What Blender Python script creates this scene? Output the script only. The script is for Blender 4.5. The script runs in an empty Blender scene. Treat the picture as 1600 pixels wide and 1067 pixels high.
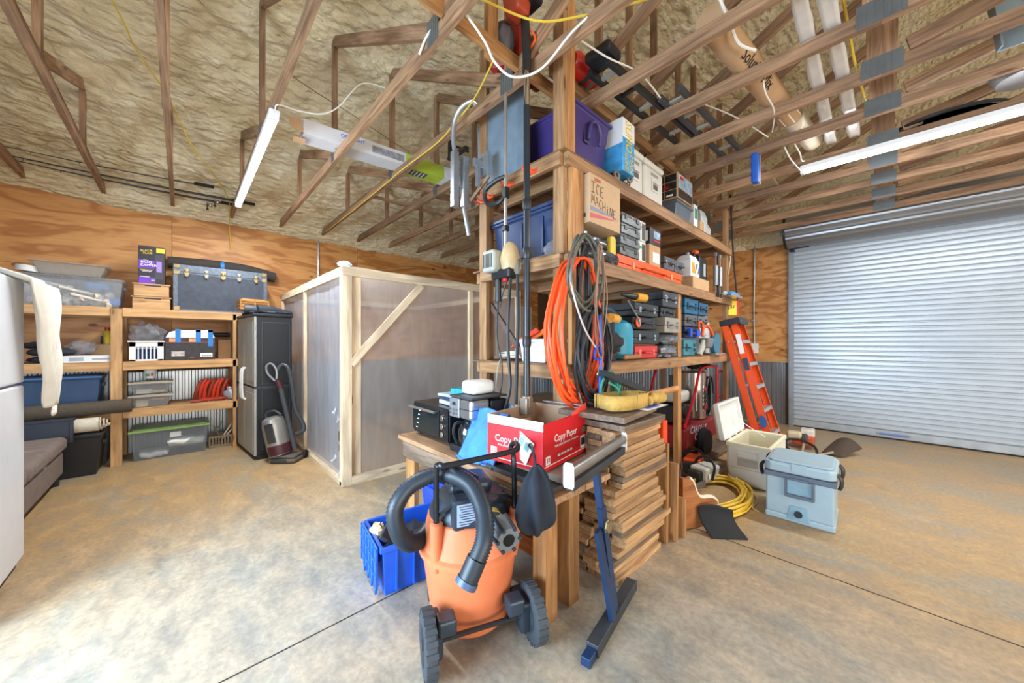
import bpy, bmesh, math, random
from mathutils import Vector, Matrix, noise
random.seed(7)
C = bpy.context.scene.collection
SC = bpy.context.scene
# ---------------------------------------------------------------- camera
cam = bpy.data.objects.new('camera', bpy.data.cameras.new('camera'))
C.objects.link(cam)
cam.location = (0, 0, 1.42)
cam.rotation_euler = (math.radians(90), 0, math.radians(-43.2))
cam.data.lens = 12.35
cam.data.sensor_width = 36
cam.data.shift_y = 0.0009
cam.data.clip_start = 0.05
SC.camera = cam
# ---------------------------------------------------------------- world, sun-less daylight and exposure
SC.view_settings.view_transform = 'Standard'
SC.view_settings.look = 'None'
SC.view_settings.gamma = 1
SC.view_settings.use_curve_mapping = False
SC.view_settings.exposure = -0.02
wd = bpy.data.worlds.new('world'); SC.world = wd; wd.use_nodes = True
wd.node_tree.nodes['Background'].inputs[0].default_value = (0.93, 0.96, 1.0, 1)
wd.node_tree.nodes['Background'].inputs[1].default_value = 0.54
def area(name, loc, target, sx, sy, power, col):
    l = bpy.data.lights.new(name, 'AREA'); l.shape = 'RECTANGLE'; l.size = sx; l.size_y = sy
    l.energy = power; l.color = col
    o = bpy.data.objects.new(name, l); C.objects.link(o); o.location = loc
    o.rotation_euler = (Vector(target) - Vector(loc)).to_track_quat('-Z', 'Y').to_euler()
    return o
# daylight coming in through the open side door (left, behind the fridge)
area('daylight_side_door', (-2.2, 1.65, 1.25), (0.0, 1.75, 0.0), 2.3, 1.9, 400, (0.60, 0.80, 1.0))
area('rear_fill', (0.5, -5.5, 2.6), (3.5, 3.0, 1.3), 5.0, 3.0, 190, (1.0, 0.97, 0.93))  # fill light added behind the camera to lift the interior
# added unseen lamp aimed upward to brighten the foam
area('upward_fill', (1.0, -5.6, .7), (2.8, 3.5, 5.2), 7.0, 1.3, 270, (1.0, 0.93, 0.80))
# ---------------------------------------------------------------- materials
MATS = {}
def newmat(name):
    m = bpy.data.materials.new(name); m.use_nodes = True
    nt = m.node_tree; b = nt.nodes['Principled BSDF']
    return m, nt, b
def L(nt, a, b): nt.links.new(a, b)
def ramp(nt, stops):
    r = nt.nodes.new('ShaderNodeValToRGB'); e = r.color_ramp.elements
    while len(e) > 1: e.remove(e[-1])
    e[0].position = stops[0][0]; e[0].color = (*stops[0][1], 1)
    for p, c in stops[1:]:
        x = e.new(p); x.color = (*c, 1)
    return r
def coords(nt, scale, rnd=True, kind='Object'):
    tc = nt.nodes.new('ShaderNodeTexCoord'); mp = nt.nodes.new('ShaderNodeMapping')
    mp.inputs['Scale'].default_value = scale
    L(nt, tc.outputs[kind], mp.inputs['Vector'])
    if rnd:
        oi = nt.nodes.new('ShaderNodeObjectInfo'); ml = nt.nodes.new('ShaderNodeMath'); ml.operation = 'MULTIPLY'
        ml.inputs[1].default_value = 37.0; L(nt, oi.outputs['Random'], ml.inputs[0])
        cb = nt.nodes.new('ShaderNodeCombineXYZ')
        for i in range(3): L(nt, ml.outputs[0], cb.inputs[i])
        L(nt, cb.outputs[0], mp.inputs['Location'])
    return mp.outputs[0]
def nz(nt, vec, scale, detail=4, rough=.55, dist=0):
    n = nt.nodes.new('ShaderNodeTexNoise'); n.inputs['Scale'].default_value = scale
    n.inputs['Detail'].default_value = detail; n.inputs['Roughness'].default_value = rough
    n.inputs['Distortion'].default_value = dist
    L(nt, vec, n.inputs['Vector']); return n.outputs['Fac']
def bump(nt, b, fac, strength, dist=.01):
    n = nt.nodes.new('ShaderNodeBump'); n.inputs['Strength'].default_value = strength; n.inputs['Distance'].default_value = dist
    L(nt, fac, n.inputs['Height']); L(nt, n.outputs[0], b.inputs['Normal'])
def mix(nt, fac, a, b, kind='MIX'):
    n = nt.nodes.new('ShaderNodeMix'); n.data_type = 'RGBA'; n.blend_type = kind
    for s, v in ((0, fac), (6, a), (7, b)):
        if hasattr(v, 'is_linked'): L(nt, v, n.inputs[s])
        elif s == 0: n.inputs[0].default_value = v
        else: n.inputs[s].default_value = (*v, 1)
    return n.outputs[2]
def lin(c): return tuple(((v/255) / 12.92 if v/255 <= .04045 else ((v/255 + .055) / 1.055) ** 2.4) for v in c)
def plain(name, rgb, rough=.5, metal=0, var=.12, bmp=0, alpha=1, spec=.5, trans=0, nscale=9):
    """flat colour (sRGB 0-255) with slight procedural mottling"""
    if name in MATS: return MATS[name]
    m, nt, b = newmat(name); c = lin(rgb)
    v = coords(nt, (1, 1, 1))
    f = nz(nt, v, nscale, 5)
    r = ramp(nt, [(.3, tuple(x*(1-var) for x in c)), (.7, tuple(min(1, x*(1+var)) for x in c))])
    L(nt, f, r.inputs[0]); L(nt, r.outputs[0], b.inputs['Base Color'])
    b.inputs['Roughness'].default_value = rough; b.inputs['Metallic'].default_value = metal
    b.inputs['Specular IOR Level'].default_value = spec
    if bmp: bump(nt, b, f, bmp)
    if alpha < 1: b.inputs['Alpha'].default_value = alpha
    if trans: b.inputs['Transmission Weight'].default_value = trans; b.inputs['IOR'].default_value = 1.2
    MATS[name] = m; return m
def wood(name, axis, dark, light, rough=.62, hue=.25):
    key = name + axis
    if key in MATS: return MATS[key]
    m, nt, b = newmat(key)
    s = {'x': (1.3, 22, 22), 'y': (22, 1.3, 22), 'z': (22, 22, 1.3)}[axis]
    s2 = {'x': (.9, 5, 5), 'y': (5, .9, 5), 'z': (5, 5, .9)}[axis]
    v = coords(nt, s); v2 = coords(nt, s2)
    f = nz(nt, v, 2.2, 6, .6, .6); g = nz(nt, v2, 1.4, 3, .5, 1.2)
    d, l = lin(dark), lin(light)
    r = ramp(nt, [(.28, d), (.5, tuple((a+c)/2 for a, c in zip(d, l))), (.72, l)]); L(nt, f, r.inputs[0])
    r2 = ramp(nt, [(.3, (.62, .6, .58)), (.6, (1.06, 1.04, 1.0))]); L(nt, g, r2.inputs[0])
    c = mix(nt, 1.0, r.outputs[0], r2.outputs[0], 'MULTIPLY')
    # knots
    s3 = {'x': (2.2, 9, 9), 'y': (9, 2.2, 9), 'z': (9, 9, 2.2)}[axis]
    vo = nt.nodes.new('ShaderNodeTexVoronoi'); vo.inputs['Scale'].default_value = .9; L(nt, coords(nt, s3), vo.inputs['Vector'])
    r3 = ramp(nt, [(.07, (.32, .2, .12)), (.13, (1, 1, 1))]); L(nt, vo.outputs['Distance'], r3.inputs[0])
    c = mix(nt, .8, c, r3.outputs[0], 'MULTIPLY')
    oi = nt.nodes.new('ShaderNodeObjectInfo')
    r4 = ramp(nt, [(0, (1-hue, 1-hue*1.1, 1-hue*1.15)), (1, (1.12, 1.1, 1.08))]); L(nt, oi.outputs['Random'], r4.inputs[0])
    c = mix(nt, 1.0, c, r4.outputs[0], 'MULTIPLY')
    L(nt, c, b.inputs['Base Color']); b.inputs['Roughness'].default_value = rough
    bump(nt, b, f, .25, .004)
    MATS[key] = m; return m
def truss_wood(ax='x'): return wood('truss_wood', ax, (116, 88, 68), (190, 152, 118))
def shelf_wood(ax='x'): return wood('shelf_wood', ax, (134, 98, 66), (190, 150, 108))
def pine(ax='x'): return wood('pine', ax, (182, 136, 88), (220, 180, 130), hue=.14)
def white_pine(ax='x'): return wood('white_pine', ax, (214, 190, 158), (240, 222, 194), hue=.08)
def post_wood(ax='z'): return wood('post_wood', ax, (158, 108, 62), (206, 156, 100), hue=.2)
def rough_wood(ax='x'): return wood('rough_wood', ax, (150, 112, 74), (214, 176, 130), hue=.3)
def grey_wood(ax='x'): return wood('grey_wood', ax, (92, 76, 64), (150, 130, 112), hue=.2)
def plywood():
    if 'plywood' in MATS: return MATS['plywood']
    m, nt, b = newmat('plywood')
    v = coords(nt, (.55, 1, 2.6))
    w = nz(nt, v, 1.7, 3, .5, .5)
    ml = nt.nodes.new('ShaderNodeMath'); ml.operation = 'MULTIPLY'; ml.inputs[1].default_value = 26; L(nt, w, ml.inputs[0])
    sn = nt.nodes.new('ShaderNodeMath'); sn.operation = 'SINE'; L(nt, ml.outputs[0], sn.inputs[0])
    fine = nz(nt, coords(nt, (2, 20, 60)), 2, 4, .6)
    r = ramp(nt, [(0, lin((178, 116, 56))), (.45, lin((204, 144, 80))), (1, lin((214, 158, 94)))])
    ad = nt.nodes.new('ShaderNodeMath'); ad.operation = 'MULTIPLY_ADD'; ad.inputs[1].default_value = .5; ad.inputs[2].default_value = .5
    L(nt, sn.outputs[0], ad.inputs[0]); L(nt, ad.outputs[0], r.inputs[0])
    r2 = ramp(nt, [(.3, (.84, .8, .76)), (.65, (1.04, 1.04, 1.04))]); L(nt, fine, r2.inputs[0])
    c = mix(nt, 1, r.outputs[0], r2.outputs[0], 'MULTIPLY')
    big = nz(nt, coords(nt, (.5, .5, .8)), 1.2, 3)
    r5 = ramp(nt, [(.3, (.86, .82, .78)), (.7, (1.05, 1.05, 1.04))]); L(nt, big, r5.inputs[0])
    c = mix(nt, 1, c, r5.outputs[0], 'MULTIPLY')
    vo = nt.nodes.new('ShaderNodeTexVoronoi'); vo.inputs['Scale'].default_value = 1.5; L(nt, coords(nt, (1.5, 1.5, 3.0)), vo.inputs['Vector'])
    r3 = ramp(nt, [(.04, (.16, .07, .04)), (.085, (.34, .18, .10)), (.12, (1, 1, 1))]); L(nt, vo.outputs['Distance'], r3.inputs[0])
    c = mix(nt, .9, c, r3.outputs[0], 'MULTIPLY')
    L(nt, c, b.inputs['Base Color']); b.inputs['Roughness'].default_value = .5
    bump(nt, b, fine, .15, .003)
    MATS['plywood'] = m; return m
def foam():
    if 'foam' in MATS: return MATS['foam']
    m, nt, b = newmat('foam')
    v = coords(nt, (1, 1, 1), False)
    f = nz(nt, v, 2.3, 5); g = nz(nt, coords(nt, (14, 26, 26), False), 1.0, 6, .6, .8)
    r = ramp(nt, [(.3, lin((220, 202, 160))), (.55, lin((238, 222, 184))), (.75, lin((246, 236, 208)))]); L(nt, f, r.inputs[0])
    L(nt, r.outputs[0], b.inputs['Base Color']); b.inputs['Roughness'].default_value = .8
    vo = nt.nodes.new('ShaderNodeTexVoronoi'); vo.feature = 'SMOOTH_F1'; vo.inputs['Scale'].default_value = 1; vo.inputs['Smoothness'].default_value = .5
    wv = nt.nodes.new('ShaderNodeVectorMath'); wv.operation = 'ADD'
    nn_ = nt.nodes.new('ShaderNodeTexNoise'); nn_.inputs['Scale'].default_value = 6; L(nt, coords(nt, (1, 1, 1), False), nn_.inputs['Vector'])
    L(nt, coords(nt, (10, 20, 20), False), wv.inputs[0]); L(nt, nn_.outputs['Color'], wv.inputs[1]); L(nt, wv.outputs[0], vo.inputs['Vector'])
    ad = nt.nodes.new('ShaderNodeMath'); ad.operation = 'SUBTRACT'; L(nt, g, ad.inputs[0]); L(nt, vo.outputs['Distance'], ad.inputs[1])
    bump(nt, b, ad.outputs[0], 1.0, .035)
    MATS['foam'] = m; return m
def concrete():
    m, nt, b = newmat('concrete')
    v = coords(nt, (1, 1, 1), False); vs = coords(nt, (1.1, .55, 1), False)
    f = nz(nt, vs, 1.3, 10, .68, .15); g = nz(nt, vs, 6.5, 10, .7, .2); h = nz(nt, v, 34, 6, .7)
    r = ramp(nt, [(.3, lin((128, 126, 118))), (.42, lin((150, 144, 128))), (.5, lin((172, 140, 98))), (.6, lin((188, 150, 102))), (.74, lin((204, 178, 140)))])
    L(nt, f, r.inputs[0])
    r2 = ramp(nt, [(.3, lin((140, 140, 136))), (.48, lin((172, 144, 104))), (.68, lin((206, 170, 122)))]); L(nt, g, r2.inputs[0])
    c = mix(nt, .5, r.outputs[0], r2.outputs[0])
    # greyer concrete around a spot near the camera, fading outwards
    gm = nt.nodes.new('ShaderNodeTexGradient'); gm.gradient_type = 'SPHERICAL'
    mp = nt.nodes.new('ShaderNodeMapping'); tc = nt.nodes.new('ShaderNodeTexCoord')
    mp.inputs['Location'].default_value = (-.14, -.22, 0); mp.inputs['Scale'].default_value = (.33, .26, .3)
    L(nt, tc.outputs['Object'], mp.inputs[0]); L(nt, mp.outputs[0], gm.inputs[0])
    rg = ramp(nt, [(.08, (0, 0, 0)), (.5, (1, 1, 1))]); L(nt, gm.outputs['Fac'], rg.inputs[0])
    mm = nt.nodes.new('ShaderNodeMath'); mm.operation = 'MULTIPLY'; mm.inputs[1].default_value = .6; L(nt, rg.outputs[0], mm.inputs[0])
    grey = ramp(nt, [(.35, lin((122, 124, 122))), (.52, lin((160, 158, 150))), (.7, lin((190, 178, 160)))]); L(nt, g, grey.inputs[0])
    c = mix(nt, mm.outputs[0], c, grey.outputs[0])
    r3 = ramp(nt, [(.3, (.76, .76, .76)), (.62, (1.06, 1.06, 1.06))]); L(nt, h, r3.inputs[0])
    c = mix(nt, 1, c, r3.outputs[0], 'MULTIPLY')
    # blotchy dark stains
    st = nz(nt, coords(nt, (1, .8, 1), False), 2.1, 10, .72, .4)
    r4 = ramp(nt, [(.28, (.55, .55, .55)), (.38, (1, 1, 1))]); L(nt, st, r4.inputs[0])
    c = mix(nt, .8, c, r4.outputs[0], 'MULTIPLY')
    L(nt, c, b.inputs['Base Color'])
    rr = ramp(nt, [(.3, (.38, .38, .38)), (.7, (.6, .6, .6))]); L(nt, g, rr.inputs[0]); L(nt, rr.outputs[0], b.inputs['Roughness'])
    bump(nt, b, g, .12, .004)
    return m
def emit(name, col, s):
    m, nt, b = newmat(name); b.inputs['Base Color'].default_value = (*col, 1)
    b.inputs['Emission Color'].default_value = (*col, 1); b.inputs['Emission Strength'].default_value = s
    return m
def film(name, rgb, amount, rough=.3):
    """translucent sheet: mixes plain see-through with a milky diffuse / glossy layer"""
    if name in MATS: return MATS[name]
    m, nt, b = newmat(name)
    tr = nt.nodes.new('ShaderNodeBsdfTransparent'); tr.inputs[0].default_value = (.97, .97, .97, 1)
    mx = nt.nodes.new('ShaderNodeMixShader')
    f = nz(nt, coords(nt, (3, 3, .6), False), 3, 5, .6, 1)
    r = ramp(nt, [(.3, (amount*.9,)*3), (.7, (min(1, amount*1.12),)*3)]); L(nt, f, r.inputs[0])
    L(nt, r.outputs[0], mx.inputs[0]); L(nt, tr.outputs[0], mx.inputs[1])
    b.inputs['Base Color'].default_value = (*lin(rgb), 1); b.inputs['Roughness'].default_value = rough
    tl_ = nt.nodes.new('ShaderNodeBsdfTranslucent'); tl_.inputs[0].default_value = (*lin(rgb), 1)
    m2 = nt.nodes.new('ShaderNodeMixShader'); m2.inputs[0].default_value = .5; L(nt, b.outputs[0], m2.inputs[1]); L(nt, tl_.outputs[0], m2.inputs[2])
    L(nt, m2.outputs[0], mx.inputs[2])
    L(nt, mx.outputs[0], nt.nodes['Material Output'].inputs[0])
    bump(nt, b, nz(nt, coords(nt, (9, 9, 1.5), False), 3, 4, .6, .6), .22, .01)
    MATS[name] = m; return m
# ---------------------------------------------------------------- mesh builder
class M:
    def __init__(s): s.v = []; s.f = []
    def add(s, vs, fs, mt=None):
        n = len(s.v)
        s.v += [(mt @ Vector(p) if mt else Vector(p)) for p in vs]
        s.f += [tuple(i+n for i in f) for f in fs]; return s
    def box(s, x0, y0, z0, x1, y1, z1, mt=None, taper=0):
        if x0 > x1: x0, x1 = x1, x0
        if y0 > y1: y0, y1 = y1, y0
        if z0 > z1: z0, z1 = z1, z0
        t = taper
        return s.add([(x0+t, y0+t, z0), (x1-t, y0+t, z0), (x1-t, y1-t, z0), (x0+t, y1-t, z0), (x0, y0, z1), (x1, y0, z1), (x1, y1, z1), (x0, y1, z1)],
              [(3, 2, 1, 0), (4, 5, 6, 7), (0, 1, 5, 4), (1, 2, 6, 5), (2, 3, 7, 6), (3, 0, 4, 7)], mt)
    def cbox(s, cx, cy, cz, w, d, h, mt=None, taper=0): return s.box(cx-w/2, cy-d/2, cz-h/2, cx+w/2, cy+d/2, cz+h/2, mt, taper)
    def cyl(s, p0, p1, r0, r1=None, n=14, caps=True):
        r1 = r0 if r1 is None else r1
        p0, p1 = Vector(p0), Vector(p1); q = (p1-p0).to_track_quat('Z', 'Y')
        vs = []
        for p, r in ((p0, r0), (p1, r1)):
            for i in range(n):
                a = 2*math.pi*i/n; vs.append(p + q @ Vector((r*math.cos(a), r*math.sin(a), 0)))
        fs = [(i, (i+1) % n, n+(i+1) % n, n+i) for i in range(n)]
        if caps: fs += [tuple(range(n-1, -1, -1)), tuple(range(n, 2*n))]
        return s.add(vs, fs)
    def tube(s, pts, r, n=8, closed=False, flat=1.0):
        pts = [Vector(p) for p in pts]; k = len(pts); vs = []; up = None
        for i, p in enumerate(pts):
            a = pts[(i-1) % k] if (closed or i > 0) else p
            b = pts[(i+1) % k] if (closed or i < k-1) else p
            t = (b-a).normalized() if (b-a).length > 1e-9 else Vector((0, 0, 1))
            if up is None:
                up = t.orthogonal().normalized()
            up = (up - t*up.dot(t)); up = up.normalized() if up.length > 1e-6 else t.orthogonal().normalized()
            w = t.cross(up); rr = r[i] if isinstance(r, (list, tuple)) else r
            for j in range(n):
                c = 2*math.pi*j/n; vs.append(p + up*math.cos(c)*rr*flat + w*math.sin(c)*rr)
        fs = []
        for i in range(k if closed else k-1):
            i2 = (i+1) % k
            fs += [(i*n+j, i*n+(j+1) % n, i2*n+(j+1) % n, i2*n+j) for j in range(n)]
        if not closed: fs += [tuple(range(n-1, -1, -1)), tuple(range((k-1)*n, k*n))]
        return s.add(vs, fs)
    def lathe(s, prof, n=24, c=(0, 0, 0), sx=1, sy=1, mt=None):
        vs = []; fs = []
        for r, z in prof:
            for i in range(n):
                a = 2*math.pi*i/n; vs.append((c[0]+sx*r*math.cos(a), c[1]+sy*r*math.sin(a), c[2]+z))
        for k in range(len(prof)-1):
            fs += [(k*n+i, k*n+(i+1) % n, (k+1)*n+(i+1) % n, (k+1)*n+i) for i in range(n)]
        if prof[0][0] > 1e-5: fs.append(tuple(range(n-1, -1, -1)))
        if prof[-1][0] > 1e-5: fs.append(tuple(range((len(prof)-1)*n, len(prof)*n)))
        return s.add(vs, fs, mt)
    def prism(s, poly, a, b, axis='z', mt=None):
        """extrude a 2-D polygon between a and b along axis; poly is given in the two other axes"""
        f = {'z': lambda p, t: (p[0], p[1], t), 'y': lambda p, t: (p[0], t, p[1]), 'x': lambda p, t: (t, p[0], p[1])}[axis]
        n = len(poly); vs = [f(p, a) for p in poly] + [f(p, b) for p in poly]
        fs = [tuple(range(n-1, -1, -1)), tuple(range(n, 2*n))] + [(i, (i+1) % n, n+(i+1) % n, n+i) for i in range(n)]
        return s.add(vs, fs, mt)
    def grid(s, fn, nu, nv, mt=None):
        vs = [fn(i/nu, j/nv) for j in range(nv+1) for i in range(nu+1)]
        w = nu+1
        return s.add(vs, [(j*w+i, j*w+i+1, (j+1)*w+i+1, (j+1)*w+i) for j in range(nv) for i in range(nu)], mt)
    def ball(s, c, r, n=12, sx=1, sy=1, sz=1, mt=None):
        k = max(4, n//2)
        return s.lathe([(max(1e-6, r*math.sin(math.pi*i/k)), -r*sz*math.cos(math.pi*i/k)) for i in range(k+1)], n, c, sx, sy, mt)
    def build(s, name, mat, parent=None, bev=0, smooth=False, solid=0, mtx=None, sub=0, cut=35, seg=2):
        me = bpy.data.meshes.new(name); me.from_pydata([tuple(v) for v in s.v], [], s.f); me.update()
        bm = bmesh.new(); bm.from_mesh(me); bmesh.ops.recalc_face_normals(bm, faces=bm.faces); bm.to_mesh(me); bm.free()
        if smooth:
            me.shade_smooth()
            try: me.set_sharp_from_angle(angle=math.radians(cut))
            except Exception: pass
        me.materials.append(mat)
        o = bpy.data.objects.new(name, me); C.objects.link(o)
        if parent: o.parent = parent
        if mtx is not None: o.matrix_basis = mtx
        if solid:
            d = o.modifiers.new('thick', 'SOLIDIFY'); d.thickness = solid; d.offset = 0
        if sub:
            d = o.modifiers.new('sub', 'SUBSURF'); d.levels = sub; d.render_levels = sub
        if bev:
            d = o.modifiers.new('bevel', 'BEVEL'); d.width = bev; d.segments = seg; d.limit_method = 'ANGLE'; d.angle_limit = math.radians(40)
        return o
def T(name, label, cat, loc=(0, 0, 0), rz=0, group=None, rx=0, ry=0):
    o = bpy.data.objects.new(name, None); C.objects.link(o); o.empty_display_size = .05
    o.location = loc; o.rotation_euler = (rx, ry, rz); o['label'] = label; o['category'] = cat
    if group: o['group'] = group
    return o
def tag(o, label, cat, group=None, kind=None):
    o['label'] = label; o['category'] = cat
    if group: o['group'] = group
    if kind: o['kind'] = kind
    return o
def struct(o): o['kind'] = 'structure'; return o
def copy_tree(o, parent=None):
    c = o.copy(); C.objects.link(c)
    if parent: c.parent = parent
    for ch in list(o.children): copy_tree(ch, c)
    return c
def dup(o, loc, rz=0, label=None, group=None):
    c = copy_tree(o); c.location = loc; c.rotation_euler[2] = rz
    if label: c['label'] = label
    if group: c['group'] = group
    return c
def cr(pts, k=6, closed=False):
    """Catmull-Rom points through pts"""
    P = [Vector(p) for p in pts]; n = len(P); out = []
    rng = range(n if closed else n-1)
    for i in rng:
        if closed: a, b, c, d = P[(i-1) % n], P[i], P[(i+1) % n], P[(i+2) % n]
        else: a, b, c, d = P[max(i-1, 0)], P[i], P[i+1], P[min(i+2, n-1)]
        for j in range(k):
            t = j/k
            out.append(.5*((2*b) + (c-a)*t + (2*a-5*b+4*c-d)*t*t + (3*b-a-3*c+d)*t**3))
    if not closed: out.append(P[-1])
    return out
def lumber(name, p0, p1, w, h, mat, parent=None, roll=0, bev=0, ends=0):
    """a stick from p0 to p1, w wide (horizontal) and h deep, grain along its own x"""
    p0, p1 = Vector(p0), Vector(p1); d = p1-p0; ln = d.length
    x = d.normalized(); up = Vector((0, 0, 1)) if abs(x.z) < .98 else Vector((0, 1, 0))
    y = up.cross(x).normalized(); z = x.cross(y)
    mt = Matrix((x, y, z)).transposed().to_4x4() @ Matrix.Rotation(roll, 4, 'X'); mt.translation = p0
    return M().box(0, -w/2, -h/2, ln, w/2, h/2).build(name, mat, parent, bev=bev, mtx=mt)
FONT = {}
def text(name, s, size, mtx, mat, parent=None, ext=.0006, align='CENTER', shear=0, sx=1):
    cu = bpy.data.curves.new(name, 'FONT'); cu.body = s; cu.size = size; cu.extrude = ext; cu.resolution_u = 2
    cu.align_x = align; cu.align_y = 'CENTER'; cu.shear = shear
    o = bpy.data.objects.new(name, cu); C.objects.link(o)
    dg = bpy.context.evaluated_depsgraph_get(); me = bpy.data.meshes.new_from_object(o.evaluated_get(dg)); me.name = name
    bpy.data.objects.remove(o); bpy.data.curves.remove(cu)
    me.materials.clear(); me.materials.append(mat)
    r = bpy.data.objects.new(name, me); C.objects.link(r)
    if parent: r.parent = parent
    r.matrix_basis = mtx @ Matrix.Diagonal((sx, 1, 1, 1)); return r
def face(loc, n, roll=0):
    """matrix putting text/labels flat on a face with outward normal n ('-y','+x','-x','+z') at loc"""
    R = {'-y': Matrix.Rotation(math.pi/2, 4, 'X'), '+y': Matrix.Rotation(math.pi, 4, 'Z') @ Matrix.Rotation(math.pi/2, 4, 'X'),
         '-x': Matrix.Rotation(-math.pi/2, 4, 'Z') @ Matrix.Rotation(math.pi/2, 4, 'X'),
         '+x': Matrix.Rotation(math.pi/2, 4, 'Z') @ Matrix.Rotation(math.pi/2, 4, 'X'), '+z': Matrix.Identity(4)}[n]
    return Matrix.Translation(loc) @ R @ Matrix.Rotation(roll, 4, 'Z')
def decal(name, mat, parent, loc, n, w, h, roll=0, t=.0015):
    return M().box(-w/2, -h/2, -t/2, w/2, h/2, t/2).build(name, mat, parent, mtx=face(loc, n, roll))
# ================================================================= THE SETTING
LX, DX = 6.63, 7.63        # y of the plywood wall, x of the roll-up door wall
fl = struct(M().box(-2.0, -6.0, -.1, DX+.05, LX+.05, 0).build('floor', concrete()))
jm = plain('joint_dark', (52, 46, 42), .9)
M().box(-2.0, 1.899, 0, DX, 1.906, .0015).build('control_joint', jm, fl)
M().box(2.853, -6, 0, 2.860, LX, .0015).build('control_joint', jm, fl)
# plywood wall over corrugated metal wainscot
def corrug(m, ax, a0, a1, z0, z1, at, depth=.012, pitch=.067):
    n = int((a1-a0)/pitch); prof = []
    for i in range(n+1):
        a = a0+i*pitch
        prof += [(a, 0), (a+pitch*.22, 0), (a+pitch*.36, depth), (a+pitch*.8, depth), (a+pitch*.94, 0)]
    vs = []
    for a, d in prof:
        for z in (z0, z1): vs.append((a, at-d, z) if ax == 'x' else (at-d, a, z))
    m.add(vs, [(2*i, 2*i+2, 2*i+3, 2*i+1) for i in range(len(prof)-1)])
galv = plain('galvanised', (160, 164, 168), .34, .85, .1, nscale=3)
wl = struct(M().box(-2.0, LX+.03, 0, DX+.1, LX+.08, 3.6).build('wall_left', plain('wall_core', (90, 70, 50))))
m = M(); corrug(m, 'x', -2.0, DX, 0, 1.1, LX+.02); m.build('corrugated_metal', galv, wl)
for x0 in (-2.54, -.1, 2.34, 4.78):
    for z0, z1 in ((1.09, 2.31), (2.313, 3.2)):
        M().box(max(x0, -2)+.002, LX, z0, min(x0+2.438, DX), LX+.012, z1).build('plywood_panel', plywood(), wl)
wr = struct(M().box(DX+.03, -6, 0, DX+.08, LX+.05, 7.2).build('wall_right', plain('wall_core', (90, 70, 50))))
m = M(); corrug(m, 'y', 1.2, LX, 0, 1.08, DX+.02); m.build('corrugated_metal', galv, wr)
for y0, y1 in ((1.14, 3.5), (3.503, LX)):
    M().box(DX, y0, 1.14, DX+.012, y1, 3.2).build('plywood_panel', plywood(), wr)
M().box(DX-.02, 1.14, 1.07, DX+.012, LX, 1.14).build('girt_board', pine('y'), wr)
m = M().box(DX-.03, 1.09, 0, DX+.02, 1.155, 3.1); m.build('door_jamb_flashing', plain('jamb_grey', (150, 156, 162), .45, .4), wr)
# foam-covered gable above the door and foam roof deck
def roof_z(y): return 3.22+.435*(LX-y) if y > -1.9 else 3.22+.435*(LX+1.9)-.435*(-1.9-y)
def lump(p, k=1.0):
    v = Vector(p)
    return k*(.022*noise.noise(v*1.1)+.022*noise.noise(Vector((v.x*5, v.y*8, v.z*8)))+.020*noise.noise(Vector((v.x*10, v.y*17, v.z*17)))+.006*noise.noise(v*31))
def foam_grid(name, fn, nu, nv, parent=None):
    return M().grid(fn, nu, nv).build(name, foam(), parent, smooth=True, cut=180)
XA, XB = -2.0, DX+.1
def roofpt(u, v):
    x = XA+(XB-XA)*u; y = LX+.05-(LX+1.95)*v
    b = .02*math.cos(y*2*math.pi/.61)      # foam swells between the hidden purlins
    return (x, y, roof_z(y)+lump((x, y, 0), 1.5)+b)
cl = struct(foam_grid('ceiling', roofpt, 380, 400))
M().grid(lambda u, v: (XA+(XB-XA)*u, -1.9-4.1*v, roof_z(-1.9-4.1*v)), 12, 12).build('roof_deck_far_side', foam(), cl, solid=.05)
foam_grid('eave_foam', lambda u, v: (XA+(DX-XA)*u, LX-.01-.13*math.sin(math.pi*min(1, v*.62))-.10*v+lump((u*40, v*2, 3), .8), 3.14+.05*noise.noise(Vector((u*9, 1, 0)))*(1-v)+.2*v+lump((u*60, v*3, 0), .7)), 260, 8, cl)
foam_grid('gable_foam', lambda u, v: (DX-.04-.12*v+lump((u*9, v*5, 8), 1.2), LX-(LX+6)*u, 3.12+.03*noise.noise(Vector((u*20, 0, 5)))+4.0*v), 240, 90, wr)
# side wall with the opening that lets the daylight in (outside the frame)
sw = struct(M().box(-2.05, 2.9, 0, -2.0, LX, 3.6).box(-2.05, -6, 3.0, -2.0, 2.9, 3.6).build('wall_back', plain('wall_core', (90, 70, 50))))
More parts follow.
